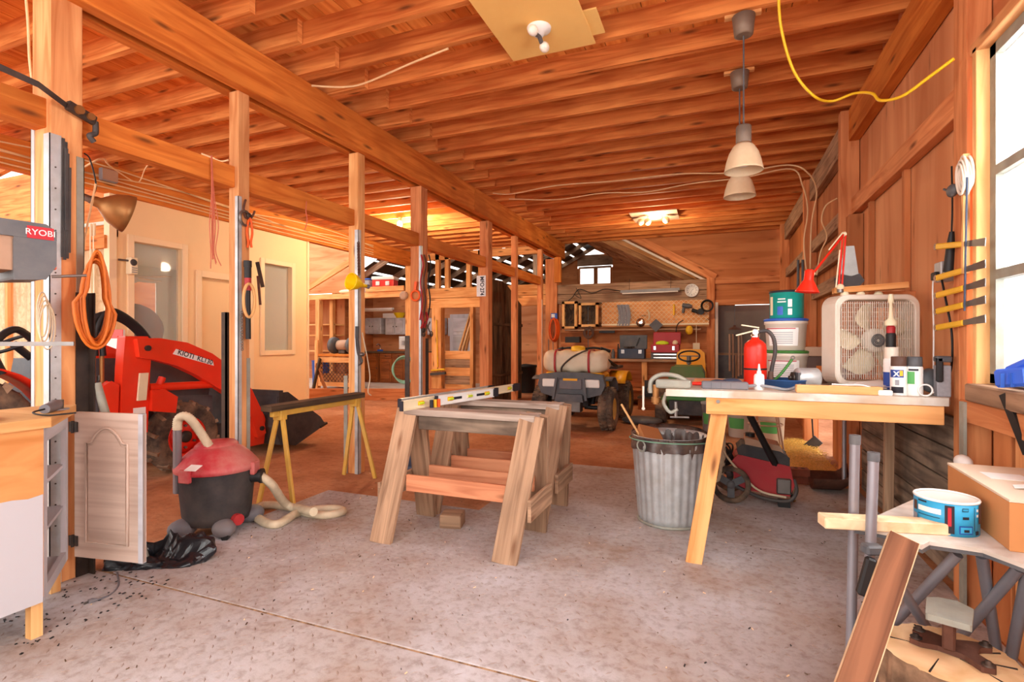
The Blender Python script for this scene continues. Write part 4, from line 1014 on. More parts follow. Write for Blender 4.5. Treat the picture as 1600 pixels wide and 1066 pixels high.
for f0, f1, r, m, nme in ((0, .08, .026, 'black', 'lens_head'), (.08, .22, .023, 'black', 'head_tube'), (.22, .38, .022, 'crimson', 'grip_band'), (.38, 1, .017, 'black', 'barrel')):
    W(t).cyl(a.lerp(c, f0), a.lerp(c, f1), r, 16).build(nme, m, t)
b = MB(); cc = P2(380, 470) + V((.055, 0, 0)); b.tube([cc + V((0, .045 * math.cos(q), .115 * math.sin(q))) for q in [2 * PI * i / 28 for i in range(28)]], .010, 8, True)
single('wooden_loop', 'tan wooden loop hanging over the black torch', 'loop', b, 'pine', cc)
b = MB()
for k in range(14):
    p = P2(376, 488).lerp(P2(377, 546), k / 13) + V((.01, 0, 0)); b.ring(p, .009, .0028, (1, 0, 0) if k % 2 else (0, 1, 0), 8, 5)
single('hanging_chain', 'short steel chain hanging beside the black torch', 'chain', b, 'steel', P2(377, 546))
t = thing('tin_snips', 'dark tin snips hanging on the far side of the slim post', 'snips', P2(396, 420) + V((.02, .05, 0)))
b = W(t); b.bar(P2(391, 408) + V((.01, .05, 0)), P2(400, 448) + V((.01, .05, 0)), .006, .03); b.build('blade', 'steel_dark', t)
b = W(t); b.bar(P2(392, 430) + V((.01, .05, 0)), P2(396, 476) + V((.01, .05, 0)), .012, .012); b.build('handle', 'rust', t)
# ---- post 3: funnel, chain, axe bar
X3 = -3.04
t = thing('yellow_funnel', 'bright yellow plastic funnel hung on the whitened post', 'funnel', onx(556, 440, X3))
A, Bq = onx(549, 440, X3 + .06), onx(578, 449, X3 + .10)
Mq = T(*(A - t.location)) @ (Bq - A).normalized().to_track_quat('Z', 'Y').to_matrix().to_4x4()
b = MB(Mq); b.lathe([(.075, -.01), (.075, .0), (.07, .02), (.05, .07), (.022, .11), (.016, .13), (.013, .19)], 24, caps=False); b.build('cone', 'yellow_bright', t, solid=.004)
b = MB(Mq); b.cyl((0, 0, .17), (0, 0, .2), .02, 12); b.build('spout', 'grey_plastic', t)
b = MB()
for k in range(22):
    p = onx(560, 380, X3).lerp(onx(561, 428, X3), k / 21); b.ring(p, .013, .0035, (1, 0, 0) if k % 2 else (0, 1, 0), 8, 5)
single('rusty_chain', 'rusty chain hanging above the yellow funnel', 'chain', b, 'rust', onx(561, 428, X3))
t = thing('pry_bar', 'long black pry bar with bent foot on the whitened post', 'pry bar', onx(559, 545, X3))
b = W(t); b.tube(spline([onx(558, 510, X3), onx(558, 530, X3), onx(560, 550, X3), onx(565, 566, X3 + .02), onx(562, 570, X3 + .05)]), [.022] * 8 + [.02] * 16 + [.014] * 9, 8, sq=.5); b.build('bar', 'black_dusty', t)
b = W(t); b.ell(onx(566, 554, X3 + .03), .02, .03, .02); b.build('claw', 'steel', t)
cable('thin_rod', 'thin bent wire rod leaning beside the whitened post', [onx(566, 520, -3.02), onx(574, 560, -3.0), onx(578, 590, -3.0), onx(575, 612, -3.0), onx(580, 618, -2.99)], .005, 'hose', 'rod')
# ---- post 4: tongs, cables, orange clamp
X4 = -3.05
t = thing('red_tongs', 'red handled bolt tongs among cables on the square post', 'tongs', onx(664, 490, X4))
for a in (-1, 1): W(t).tube(spline([onx(663 + a * 3, 488, X4), onx(664 + a * 4, 497, X4), onx(663 + a * 2, 505, X4), onx(660 + a * 2, 513, X4)]), .012, 8).build('handle', 'crimson', t)
W(t).ell(onx(662, 516, X4), .015, .03, .03).build('jaw', 'steel_dark', t)
for k, (x, l) in enumerate(((658, 'reddish cable hanging nearest the silver corner strip'), (663, 'reddish cable hanging in the middle of the square post'), (670, 'dark cable hanging at the far edge of the square post'))):
    cable('hanging_cable', l, [onx(x, 398, X4), onx(x + 3, 415, X4), onx(x - 1, 440, X4), onx(x + 2, 470, X4), onx(x - 2, 500, X4)], .009, ('crimson', 'brown_plastic', 'black')[k], group='cables on the square post')
t = thing('orange_clamp', 'orange hose clamp hung on the face of the square post', 'clamp', onx(651, 462, X4))
c = ony(649, 462, 4.975)
W(t).ring(c, .055, .012, (0, 1, 0), 24, 8).build('ring', 'orange_plastic', t)
W(t).bar(ony(648, 456, 4.975), ony(650, 440, 4.975), .03, .014).build('handle', 'orange_plastic', t)
t = thing('steel_scissors', 'pair of steel shears hanging in front of the far stud', 'shears', onx(668, 515, X4))
for a in (-1, 1):
    W(t).bar(onx(668 - a * 4, 503, X4), onx(668 + a * 7, 525, X4 + .01), .006, .016).build('blade', 'steel', t)
    W(t).ring(onx(668 + a * 6, 522, X4), .028, .006, (1, 0, 0), 16, 6).build('handle', 'steel_dark', t)
# licence plate on post 5
t = thing('licence_plate', 'white licence plate nailed sideways on square post', 'licence plate', ony(752, 447, 6.79))
w_, h_ = .145, .30
MB().box(-w_ / 2, w_ / 2, -.004, 0, -h_ / 2, h_ / 2).build('plate', 'white', t, bev=.004)
text('lettering', 'MFO·274', .082, 'print_dark', t, T(.012, -.0045, 0) @ RX(90) @ RZ(-90) @ Mx.Diagonal((.86, 1.05, 1, 1)), bold=.002)
text('small_lettering', '· · · · · · ·', .05, 'print_dark', t, T(-.054, -.0045, 0) @ RX(90) @ RZ(-90))
# push broom on far stud
t = thing('push_broom', 'yellow handled push broom hung head down behind the square post', 'broom', ony(684, 580, 10.33))
W(t).cyl(ony(682, 500, 10.33), ony(684, 574, 10.33), .016, 10).build('handle', 'yellow', t)
hb = W(t).bar(ony(674, 579, 10.33), ony(695, 577, 10.33), .05, .04).build('head', 'yellow', t, bev=.006)
W(t).bar(ony(673, 585, 10.33), ony(696, 583, 10.33), .07, .06).build('bristles', 'black_dusty', t)
# ================================================================== RIGHT SIDE
ZT = .953
bn = thing('work_bench', 'pine framed workbench with worn white top against right wall', 'workbench', (.4, 3.4, 0))
b = W(bn)
edge = [(-.27 + 1.27 * i / 22, 3.0 + R.uniform(-.004, .004)) for i in range(1, 22)]
b.prism([(-.27, 4.0), (-.27, 3.0)] + edge + [(1.0, 3.0), (1.04, 3.1), (1.04, 4.0)], .915, ZT); b.build('worktop', 'bench_paint', bn)
W(bn).box(-.06, .985, 3.005, 3.043, .825, .914).build('apron', 'fresh', bn, bev=.003)
W(bn).box(-.06, 1.03, 3.93, 3.97, .825, .914).build('apron', 'fresh', bn, bev=.003)
W(bn).bar((.02, 3.065, .91), (-.125, 3.02, 0), .085, .04, up=(0, 1, 0)).build('leg', 'fresh', bn, bev=.003)
W(bn).bar((.0, 3.9, .91), (-.08, 3.94, 0), .085, .04, up=(0, 1, 0)).build('leg', 'weathered', bn, bev=.003)
W(bn).bar((1.0, 3.9, .91), (1.0, 3.94, 0), .05, .04, up=(0, 1, 0)).build('leg', 'weathered', bn, bev=.003)
b = W(bn); b.cyl((-.0, 3.005, .895), (-.0, 2.995, .895), .01, 10); b.build('bolt', 'steel', bn)
# ---- vice
t = thing('bench_vice', 'dusty white clamp-on vice at the end of the workbench', 'vice', (-.27, 3.06, .93))
b = W(t); b.box(-.33, -.14, 3.03, 3.10, ZT, ZT + .05); b.build('fixed_jaw', 'galv_dull', t, bev=.012, seg=2)
b = W(t); b.tube(spline([(-.16, 3.06, ZT + .04), (-.22, 3.06, ZT + .07), (-.30, 3.06, ZT + .075), (-.355, 3.06, ZT + .04), (-.36, 3.06, ZT - .03)]), .013, 10); b.build('arm', 'galv_dull', t)
b = W(t); b.cyl((-.33, 3.06, .97), (-.33, 3.06, .86), .018, 12); b.cyl((-.33, 3.06, .9), (-.33, 3.06, .87), .026, 12); b.build('screw', 'copper', t)
b = W(t); b.tube(spline([(-.27, 3.04, .93), (-.285, 3.04, .87), (-.25, 3.04, .82), (-.21, 3.04, .84)]), .010, 10); b.build('clamp_hook', 'galv_dull', t)
b = W(t); b.cyl((-.22, 3.04, .88), (-.22, 3.04, .79), .009, 10); b.build('clamp_screw', 'steel', t)
b = W(t); b.cyl((-.25, 3.03, .795), (-.15, 3.05, .795), .006, 8); b.build('clamp_bar', 'steel', t)
b = W(t); b.cyl((-.40, 3.06, .96), (-.40, 3.06, .83), .006, 8); b.ell((-.40, 3.06, .83), .01, .01, .01); b.build('turning_bar', 'white_dusty', t)
# ---- items on bench
def ob(px, y): # bench top point
    d = ray(px, 600); return V((d.x * y / d.y, y, ZT))
p = ob(1135, 3.12)
t = thing('square_tool_case', 'grey sectioned plastic tool case at the bench front edge', 'tool case', p, .02)
MB().box(-.13, .11, -.03, .03, 0, .042).build('case', 'grey_plastic', t, bev=.006)
for k in range(3): MB().box(-.08 + k * .05, -.077 + k * .05, -.0312, -.029, .004, .038).build('groove', 'charcoal', t)
b = MB(); b.tube(spline([(.11, 0, .02), (.16, .0, .025), (.22, -.02, .02), (.30, -.01, .008), (.37, .05, .03)]), .008, 8); b.build('flat_cable', 'grey', t)
o = MB().box(-.22, .30, -.16, .16, 0, .016).build('cutting_board', 'ply_pale', None, bev=.002, loc=ob(1142, 3.55)); tag(o, 'thin tan plywood board lying on the workbench', 'board')
t = thing('red_pliers', 'red handled pliers lying on the workbench near the vice', 'pliers', ob(1110, 3.28) + V((0, 0, .001)))
for a in (-1, 1): MB().tube(spline([(-.1, a * .02, .012), (-.04, a * .022, .014), (.0, a * .01, .014), (.04, 0, .012)]), .009, 8).build('handle', 'red', t)
MB().bar((.03, 0, .012), (.10, .01, .012), .02, .016).build('jaw', 'steel_dark', t)
t = thing('work_glove', 'dark crumpled work glove beside the fire extinguisher', 'glove', ob(1143, 3.36) + V((0, 0, .0)))
b = MB(); b.ell((0, 0, .022), .06, .045, .024, 14, 8); b.build('palm', 'blue_dark', t)
for k in range(5): MB().tube(spline([(-.04, -.03 + k * .014, .022), (-.085, -.035 + k * .018, .024), (-.115, -.03 + k * .015, .016)]), .010, 8).build('finger', 'blue_dark', t)
# fire extinguisher
e0 = ob(1180, 3.38)
t = thing('fire_extinguisher', 'red fire extinguisher with hose standing on the workbench', 'fire extinguisher', e0)
b = MB(); b.lathe([(.058, 0), (.062, .004), (.062, .225), (.057, .25), (.04, .268), (.022, .278), (.02, .295)], 28); b.build('cylinder', 'red', t)
b = MB(); b.lathe([(.0635, .098), (.0635, .108)], 28); b.build('strap', 'black', t)
b = MB(); b.lathe([(.024, .29), (.024, .31), (.016, .312), (.016, .335)], 16); b.build('valve', 'chrome', t)
b = MB(); b.bar((.02, 0, .335), (-.105, -.01, .30), .016, .008); b.build('carry_handle', 'ivory', t)
b = MB(); b.bar((.02, 0, .345), (-.075, -.01, .362), .016, .007); b.build('squeeze_lever', 'ivory', t)
b = MB(); b.cyl((0, -.016, .318), (0, -.03, .318), .016, 14); b.build('gauge', 'white', t)
b = MB(); b.tube(spline([(.02, 0, .322), (.065, 0, .325), (.098, .0, .28), (.105, 0, .2), (.09, 0, .12), (.082, 0, .05)]), .011, 10); b.build('hose', 'black_dusty', t)
b = MB(); b.cyl((.082, 0, .09), (.081, 0, .035), .014, 12, r2=.017); b.build('nozzle', 'brown_plastic', t)
# glue bottle
t = thing('glue_bottle', 'small white glue bottle in front of the fire extinguisher', 'bottle', ob(1186, 3.14))
b = MB(); b.lathe([(.023, 0), (.026, .003), (.026, .075), (.022, .085), (.012, .09)], 20); b.build('body', 'white', t)
b = MB(); b.lathe([(.012, .09), (.012, .1), (.008, .105), (.004, .14), (.003, .142)], 14); b.build('nozzle', 'white', t)
b = MB(); b.lathe([(.0265, .02), (.0265, .065)], 20, caps=False); b.build('label', 'paper', t)
# buckets
def bucket(loc, label, rim, handle=True):
    t = thing('plastic_bucket', label, 'bucket', loc, 0, 'stacked white buckets')
    b = MB(); b.lathe([(.105, 0), (.112, .004), (.122, .165), (.128, .168), (.128, .185), (.122, .19)], 32); body = b.build('pail', 'white_dusty', t)
    b = MB(); b.lathe([(.1275, .188), (.131, .19), (.131, .202), (.12, .206), (.001, .206)], 32); b.build('lid', rim, t)
    def lab(u, v, r=.0008):
        a = math.radians(-150 + 90 * u); z = .03 + .115 * v; rr = .1125 + .0098 * z / .165 + r
        return (rr * math.cos(a), rr * math.sin(a), z)
    b = MB(); b.grid(lab, 12, 1); b.build('label', 'paper', t)
    for k in range(7):
        def ln(u, v, k=k): x = lab(.12 + .7 * u, .12 + k * .1 + .035 * v, .0014); return x
        b = MB(); b.grid(ln, 8, 1); b.build('printed_line', 'print_grey', t)
    def band(u, v): return lab(-.1 + 1.0 * u, .93 + .05 * v, .0014)
    b = MB(); b.grid(band, 10, 1); b.build('red_band', 'print_red', t)
    return t
B0 = ob(1229, 3.82)
bucket(B0, 'lower white bucket with green rim on the workbench', 'green')
bucket(B0 + V((-.005, 0, .207)), 'upper white bucket with blue rim under the teal can', 'blue')
t = thing('coffee_can', 'teal paper coffee can on top of the bucket stack', 'can', B0 + V((0, 0, .414)))
b = MB(); b.lathe([(.098, 0), (.1, .003), (.1, .16), (.102, .162), (.102, .17)], 32); b.build('can_body', 'teal', t)
b = MB(); b.lathe([(.103, .165), (.104, .168), (.104, .178), (.09, .18), (.001, .18)], 32); b.build('lid', 'print_dark', t)
def cl_(a0, a1, z0, z1, m, nm, r=.1006):
    b = MB(); b.grid(lambda u, v: (r * math.cos(math.radians(a0 + (a1 - a0) * u)), r * math.sin(math.radians(a0 + (a1 - a0) * u)), z0 + (z1 - z0) * v), 8, 1); b.build(nm, m, t)
cl_(-128, -108, .02, .075, 'blue', 'label_block'); cl_(-92, -78, .07, .12, 'paper', 'label_block'); cl_(-92, -78, .02, .06, 'paper', 'barcode'); cl_(-128, -98, .1, .108, 'white', 'printed_line'); cl_(-126, -100, .118, .126, 'white', 'printed_line'); cl_(-165, -148, 0.02, .14, 'ivory', 'label_block')
# green scrub brush, pan, motor, papers, board
t = thing('green_brush', 'green handled dish brush standing in the blue pan', 'brush', ob(1215, 3.42) + V((0, 0, .035)))
MB().tube(spline([(-.02, 0, .0), (.01, 0, .03), (.05, 0, .085), (.075, 0, .125)]), .008, 8).build('handle', 'green', t); MB().ring((.08, 0, .135), .009, .003, (0, 1, 0), 12, 6).build('hanging_ring', 'steel', t)
b = MB(); b.lathe([(.105, 0), (.118, .005), (.132, .045), (.136, .046), (.133, .05), (.112, .012), (.001, .010)], 32); o = b.build('enamel_pan', 'granite', None, loc=ob(1224, 3.36)); tag(o, 'speckled blue enamel pan on the workbench', 'pan')
t = thing('electric_motor', 'grey cylindrical electric motor lying on the workbench', 'motor', ob(1262, 3.34) + V((0, 0, .06)), .25)
b = MB(RY(90)); b.lathe([(.03, -.065), (.052, -.06), (.056, -.05), (.056, .045), (.05, .055), (.03, .06)], 24); b.build('casing', 'galv', t)
b = MB(); b.cyl((-.06, 0, 0), (-.1, 0, 0), .012, 10); b.cyl((-.075, 0, 0), (-.085, 0, 0), .03, 14); b.build('shaft', 'steel_dark', t)
MB().box(-.07, -.055, -.05, .05, -.059, .03).build('foot_bracket', 'charcoal', t)
pc = ob(1325, 3.28)
for k in range(4):
    o = MB(RZ(-12 + k * 7)).box(-.13, .15, -.08, .08, .0, .0012).build('paper_sheet', 'paper', None, loc=pc + V((.012 * k, 0, .012 + .005 * k)), rot=(math.radians(2 * k), math.radians(-2 * k - 1), 0))
    tag(o, ('bottom', 'second', 'third', 'top')[k] + ' sheet of the loose papers before the box fan', 'paper', 'loose papers before the fan')
o = MB().box(-.17, .17, -.12, .12, 0, .010).build('clipboard', 'ply_dark', None, bev=.002, loc=pc + V((.02, .02, 0))); tag(o, 'brown clipboard under the loose papers', 'clipboard')
o = MB().box(-.005, .37, -.03, .03, 0, .04).build('pine_offcut', 'pine', None, bev=.003, loc=ob(1245, 3.06)); tag(o, 'clean pine offcut along the bench front edge', 'lumber')
# box fan
f0 = ob(1365, 3.55)
t = thing('box_fan', 'dusty white box fan with wire grille on the workbench', 'fan', f0 + V((-.02, 0, 0)), math.radians(19))
hw, hd, hh = .232, .075, .53
def rr_(x0, x1, z0, z1, r, n=6):
    pts = []
    for cx, cz, a0 in ((x1 - r, z0 + r, -90), (x1 - r, z1 - r, 0), (x0 + r, z1 - r, 90), (x0 + r, z0 + r, 180)):
        for i in range(n + 1):
            a = math.radians(a0 + 90 * i / n); pts.append((cx + r * math.cos(a), cz + r * math.sin(a)))
    return pts
outer = rr_(-hw, hw, .01, hh, .07); inner = rr_(-hw + .03, hw - .03, .04, hh - .03, .055)
b = MB(); n = len(outer)
vs = [(x, -hd, z) for x, z in outer] + [(x, hd, z) for x, z in outer] + [(x, -hd, z) for x, z in inner] + [(x, hd, z) for x, z in inner]
fs = []
for i in range(n):
    j = (i + 1) % n
    fs += [(i, n + i, n + j, j), (2 * n + i, 2 * n + j, 3 * n + j, 3 * n + i), (i, j, 2 * n + j, 2 * n + i), (n + i, 3 * n + i, 3 * n + j, n + j)]
b.raw(vs, fs, 0, False); b.build('housing', 'white_dusty', t, bev=.006)
b = MB()
for i in range(34):
    x = -hw + .03 + (2 * hw - .06) * (i + .5) / 34; b.bar((x, -hd + .003, .05), (x, -hd + .003, hh - .04), .0028, .0028)
for i in range(9): z = .08 + .05 * i; b.bar((-hw + .035, -hd + .006, z), (hw - .035, -hd + .006, z), .0025, .0025)
gr = b.build('front_grille', 'white_dusty', t); gr['kind'] = 'stuff'
for r in (.035, .028, .02, .012): MB().ring((0, -hd - .001, .27), r, .0025, (0, 1, 0), 20, 6).build('centre_ring', 'charcoal', t)
MB(T(0, 0, .27) @ RX(90)).lathe([(.068, .03), (.068, .062), (.055, .066), (.001, .066)], 24).build('motor_hub', 'white_dusty', t)
for k in range(5):
    def bl(u, v, k=k):
        a = math.radians(72 * k + 10 + 50 * v * (.35 + .65 * math.sin(PI * (.15 + .8 * u)))); r = .06 + .15 * u
        return (r * math.cos(a), .02 - .05 * v, .27 + r * math.sin(a))
    b = MB(); b.grid(bl, 8, 4); b.build('blade', 'ivory', t, solid=.004)
b = MB()
for i in range(22):
    x = -hw + .04 + (2 * hw - .08) * i / 21; b.bar((x, hd - .004, .05), (x, hd - .004, hh - .04), .0028, .0028)
for i in range(8): z = .08 + .055 * i; b.bar((-hw + .035, hd - .006, z), (hw - .035, hd - .006, z), .0025, .0025)
g2 = b.build('rear_grille', 'white_dusty', t); g2['kind'] = 'stuff'
for x in (-.14, -.05, .05): MB(T(x, 0, hh)).lathe([(.02, -.002), (.022, .01), (.016, .022), (.001, .024)], 14).build('top_knob', 'ivory', t)
for x in (-.2, .2): MB().box(x - .03, x + .03, -hd, hd, 0, .012).build('foot', 'grey_plastic', t)
o = MB().box(-.20, .16, -.04, .045, 0, .035).build('fan_top_board', 'fresh', None, bev=.003, loc=f0 + V((-.0, 0, hh + .025)), rot=(0, math.radians(-3.2), 0)); tag(o, 'pine offcut resting across the fan top', 'lumber')
o = MB().box(-.04, .19, .1, .14, 0, .09).build('fan_rear_board', 'post_red', None, bev=.003, loc=f0 + V((.05, .03, hh - .06))); tag(o, 'reddish offcut behind the box fan top edge', 'lumber')
# spray cans
def can(loc, label, r, h, body, cap, capm='lid', bands=()):
    t = thing('spray_can', label, 'spray can', loc, 0, 'spray cans on the workbench')
    b = MB(); b.lathe([(r * .97, 0), (r, .003), (r, h * .72), (r * .86, h * .76)], 24); b.build('can_body', body, t)
    b = MB(); b.lathe([(r * .9, h * .75), (r * .92, h * .76), (r * .9, h * .99), (r * .84, h), (.001, h)], 24); b.build('cap', cap, t)
    for a0, a1, z0, z1, m in bands:
        b = MB(); b.grid(lambda u, v: ((r + .0006) * math.cos(math.radians(a0 + (a1 - a0) * u)), (r + .0006) * math.sin(math.radians(a0 + (a1 - a0) * u)), h * (z0 + (z1 - z0) * v)), 8, 1); b.build('label_block', m, t)
    return t
can(ob(1393, 3.24), 'tallest spray can with blue side at the back', .035, .235, 'white', 'white_dusty', bands=((-200, -110, .0, .45, 'print_blue'), (-110, -60, .5, .56, 'print_blue')))
t = can(ob(1404, 3.10), 'white and blue spray can with brown cap and X label', .035, .19, 'white', 'brown_plastic', bands=((-170, -70, .46, .66, 'print_blue'), (-98, -75, .50, .64, 'yellow'), (-160, -72, .06, .22, 'print_dark'), (-128, -100, .26, .4, 'print_grey')))
text('lettering', 'X', .034, 'white', t, T(-.018, -.0335, .104) @ RZ(-22) @ RX(90), bold=.001)
can(ob(1429, 3.10), 'white and green spray can with dark cap', .034, .19, 'white', 'charcoal', bands=((-165, -105, .3, .62, 'print_green'), (-150, -80, .64, .69, 'print_dark')))
t = thing('blow_torch', 'brass tipped blow torch standing behind the spray cans', 'blow torch', ob(1392, 3.36))
b = MB(); b.lathe([(.022, 0), (.024, .3), (.02, .31)], 16); b.build('cylinder', 'black', t)
b = MB(); b.lathe([(.02, .31), (.021, .34), (.014, .35)], 16); b.build('collar', 'crimson', t)
b = MB(); b.lathe([(.028, .35), (.03, .37), (.012, .39), (.008, .47), (.014, .475), (.014, .5), (.01, .52)], 16); b.build('burner', 'ivory', t)
t = thing('caulk_can', 'dark tool holder with black grip at the bench corner', 'tool', ob(1472, 3.09))
MB().box(-.025, .03, -.02, .03, 0, .15).build('carton', 'print_grey', t, bev=.003)
MB().box(-.03, -.004, -.035, -.01, .07, .19).build('grip', 'black', t, bev=.006); MB().box(-.03, .03, -.035, .02, .165, .195).build('head', 'charcoal', t, bev=.006)
b = MB(T(0, 0, .07) @ RZ(30) @ RX(80)); b.lathe([(.06, 0), (.062, .01), (.05, .03), (.001, .035)], 24); o = b.build('pan_lid', 'charcoal', None, loc=ob(1452, 3.16)); tag(o, 'dark round lid leaning behind the cans at bench end', 'lid')
c0 = ob(1446, 3.06)
b = MB(); b.ring(c0 + V((0, 0, .03)), .027, .004, (.1, 1, 0), 20, 6)
b.tube(spline([c0 + V((.03, 0, .02)), onx(1458, 600, 1.03), onx(1459, 520, 1.04), onx(1458, 440, 1.04), onx(1470, 425, 1.05)]), .004, 6)
single('white_flex_lead', 'white cord running from wall outlet down to bench in a ring', 'cord', b, 'white', c0)
o = MB().box(-.03, .03, -.02, .02, 0, .026).build('cord_adapter', 'white', None, bev=.004, loc=ob(1382, 3.045)); tag(o, 'small white plug adapter at the bench front', 'adapter')
b = MB(); b.tube(spline([ob(1378, 3.05) + V((0, 0, .015)), ob(1350, 3.04) + V((0, 0, .046)), ob(1325, 3.06) + V((0, 0, .045)), ob(1300, 3.09) + V((0, 0, .045))]), .004, 6); single('white_lead', 'thin white lead curling over the pine offcut', 'cord', b, 'white', ob(1325, 3.06) + V((0, 0, .04)))
# dark crate behind
t = thing('tool_drawer_box', 'brown wooden tool box behind the motor on the bench', 'tool box', ob(1272, 3.86))
MB().box(-.06, .12, -.08, .08, 0, .17).build('box', 'brown_plastic', t, bev=.004); MB().box(-.065, .125, -.085, .085, .17, .23).build('lid', 'dusty_tan', t, bev=.004)
MB().box(.0, .11, -.083, -.08, .07, .11).build('label_holder', 'orange_cord', t)
# ---- red lamp
t = thing('anglepoise_lamp', 'red spring arm desk lamp leaning over the bench', 'lamp', f0 + V((-.2, .02, hh + .0)))
j0, j1, j2 = ond(1313, 449, 3.0), ond(1319, 366, 3.05), ond(1270, 428, 2.95)
for s in (-.008, .008):
    W(t).cyl(j0 + V((s, 0, 0)), j1 + V((s, 0, 0)), .005, 8).build('lower_arm', 'red', t)
    W(t).cyl(j1 + V((s * .5, 0, s)), j2 + V((s * .5, 0, s)), .005, 8).build('upper_arm', 'red', t)
W(t).cyl(j0 + V((-.022, 0, 0)), j0.lerp(j1, .7) + V((-.016, 0, 0)), .004, 8).build('spring', 'ivory', t)
W(t).cyl(j1.lerp(j2, .05) + V((0, 0, .02)), j1.lerp(j2, .5) + V((-.0, 0, .022)), .004, 8).build('spring', 'ivory', t)
for j, r in ((j0, .02), (j1, .014), (j2, .013)): W(t).ell(j, r, r, r, 12, 8).build('joint', 'ivory', t)
h0_ = ond(1257, 423, 2.93); h1_ = ond(1261, 457, 2.93)
W(t).cyl(j2, h0_.lerp(h1_, .2), .006, 8).build('neck', 'ivory', t)
b = MB(T(*(h1_ - t.location))); b.lathe([(.062, 0), (.06, .004), (.03, .06), (.024, .07), (.024, .12), (.016, .128), (.001, .13)], 24, caps=False, M=RY(6)); b.build('shade', 'red', t, solid=.002)
W(t).cyl(j0 + V((0, 0, -.03)), j0, .016, 12).build('base_clamp', 'steel', t)
t = thing('hand_saw', 'hand saw standing upright behind the red lamp', 'saw', f0 + V((-.12, .05, hh + .06)))
b = MB(); b.prism([(-.05, .05), (.06, .05), (.035, .24), (-.01, .24)], -.0008, .0008, M=RX(90)); b.build('blade', 'steel', t)
hd_ = [(-.06, 0), (-.03, -.0), (.06, .0), (.085, .03), (.06, .075), (.02, .06), (-.04, .075), (-.065, .05)]
b = MB(); b.prism(hd_, -.012, .012, M=RX(90)); b.build('handle', 'black_dusty', t, bev=.006)
# hose on right wall
# ---- knives on jamb
for k, (y0_, y1_, l) in enumerate(((386, 378, 'topmost of the five yellow handled scrapers'), (436, 412, 'second from top of the five yellow handled scrapers'), (463, 441, 'middle of the five yellow handled scrapers'), (488, 468, 'second from bottom of the five yellow handled scrapers'), (513, 498, 'lowest of the five yellow handled scrapers'))):
    a, c = onx(1459, y0_, 1.015), onx(1540, y1_, 1.015)
    t = thing('putty_knife', l, 'scraper', a.lerp(c, .5), 0, 'scrapers on the window post')
    W(t).bar(a.lerp(c, .08), a.lerp(c, .62), .016, .03, w2=.012, t2=.026).build('handle', 'yellow', t, bev=.005)
    W(t).bar(a.lerp(c, .62), c, .003, .022, t2=.034).build('blade', 'steel', t)
    W(t).ring(a.lerp(c, .04), .014, .004, (1, 0, 0), 14, 6).build('hang_hole', 'dusty_tan', t)
b = MB(); b.cyl(onx(1511, 277, 1.005), onx(1507, 486, 1.005), .004, 8); single('thin_steel_rod', 'thin dark rod hanging before the scrapers', 'rod', b, 'blue_dark', onx(1507, 486, 1.005))
b = MB()
for k in range(6):
    c = onx(1500 + k * 3, 280 - (k % 3) * 6, 1.0 + .006 * k)
    b.tube([c + V((0, .035 * math.cos(a) + .012 * math.sin(a), .07 * math.sin(a))) for a in [2 * PI * i / 18 for i in range(18)]], .006, 6, True)
single('grey_cord_bundle', 'coiled pale cord bundle hung on the window post', 'cord', b, 'white_dusty', onx(1505, 300, 1.0))
b = MB(); b.ell(onx(1488, 298, 1.0), .02, .04, .03); b.cyl(onx(1475, 296, 1.0), onx(1490, 302, 1.0), .006, 6); single('grey_clip', 'dark clamp gripping the coiled pale cord', 'clamp', b, 'charcoal', onx(1488, 310, 1.0))
t = thing('soldering_iron', 'black tapered tool hanging by the wall outlet', 'tool', onx(1484, 395, 1.04))
b = W(t); b.tube([onx(1487, 362, 1.04), onx(1486, 385, 1.04), onx(1483, 425, 1.04)], [.010, .02, .026], 10); b.build('body', 'black', t)
W(t).tube(spline([onx(1487, 362, 1.04), onx(1488, 320, 1.05), onx(1487, 260, 1.06)]), .004, 6).build('cord', 'black', t)
t = thing('wall_outlet', 'steel outlet box with plugs beside the scrapers', 'outlet', onx(1476, 425, 1.075))
MB().box(-.03, .03, -.045, .045, -.05, .05).build('box', 'galv', t, bev=.004); MB().box(-.05, -.03, -.03, .03, -.04, 0).build('plug', 'black', t, bev=.004)
b = MB(); b.tube(spline([onx(1470, 430, 1.05), onx(1478, 470, 1.04), onx(1487, 520, 1.05), onx(1487, 570, 1.06), onx(1478, 600, 1.06)]), .005, 6); single('black_wall_cord', 'black cord dropping from the wall outlet behind bench', 'cord', b, 'black', onx(1478, 600, 1.06))
for y0, y1, l in ((2.99, 3.0, 'dark steel strip screwed beside the scrapers'),):
    o = MB().box(1.038, 1.05, 2.96, 2.975, 1.0, 2.25).build('steel_channel', 'charcoal', None); tag(o, l, 'strip')
o = MB().box(1.01, 1.035, 2.88, 2.9, 1.52, 2.05).build('paint_stick', 'pine', None); tag(o, 'pale thin lath hanging behind the long rod', 'lath')
# ---- yellow cord across the ceiling
cable('yellow_extension_lead', 'bright yellow extension cord swagged from ceiling to window', [ond(1216, -30, 2.9), ond(1220, 40, 2.95), ond(1240, 110, 3.0), ond(1272, 150, 3.05), ond(1300, 158, 3.1), ond(1335, 146, 3.0), ond(1362, 146, 2.85), ond(1376, 157, 2.75), ond(1410, 150, 2.6), ond(1455, 118, 2.45), ond(1490, 92, 2.35)], .008, 'yellow_cord', 'extension cord', 10)
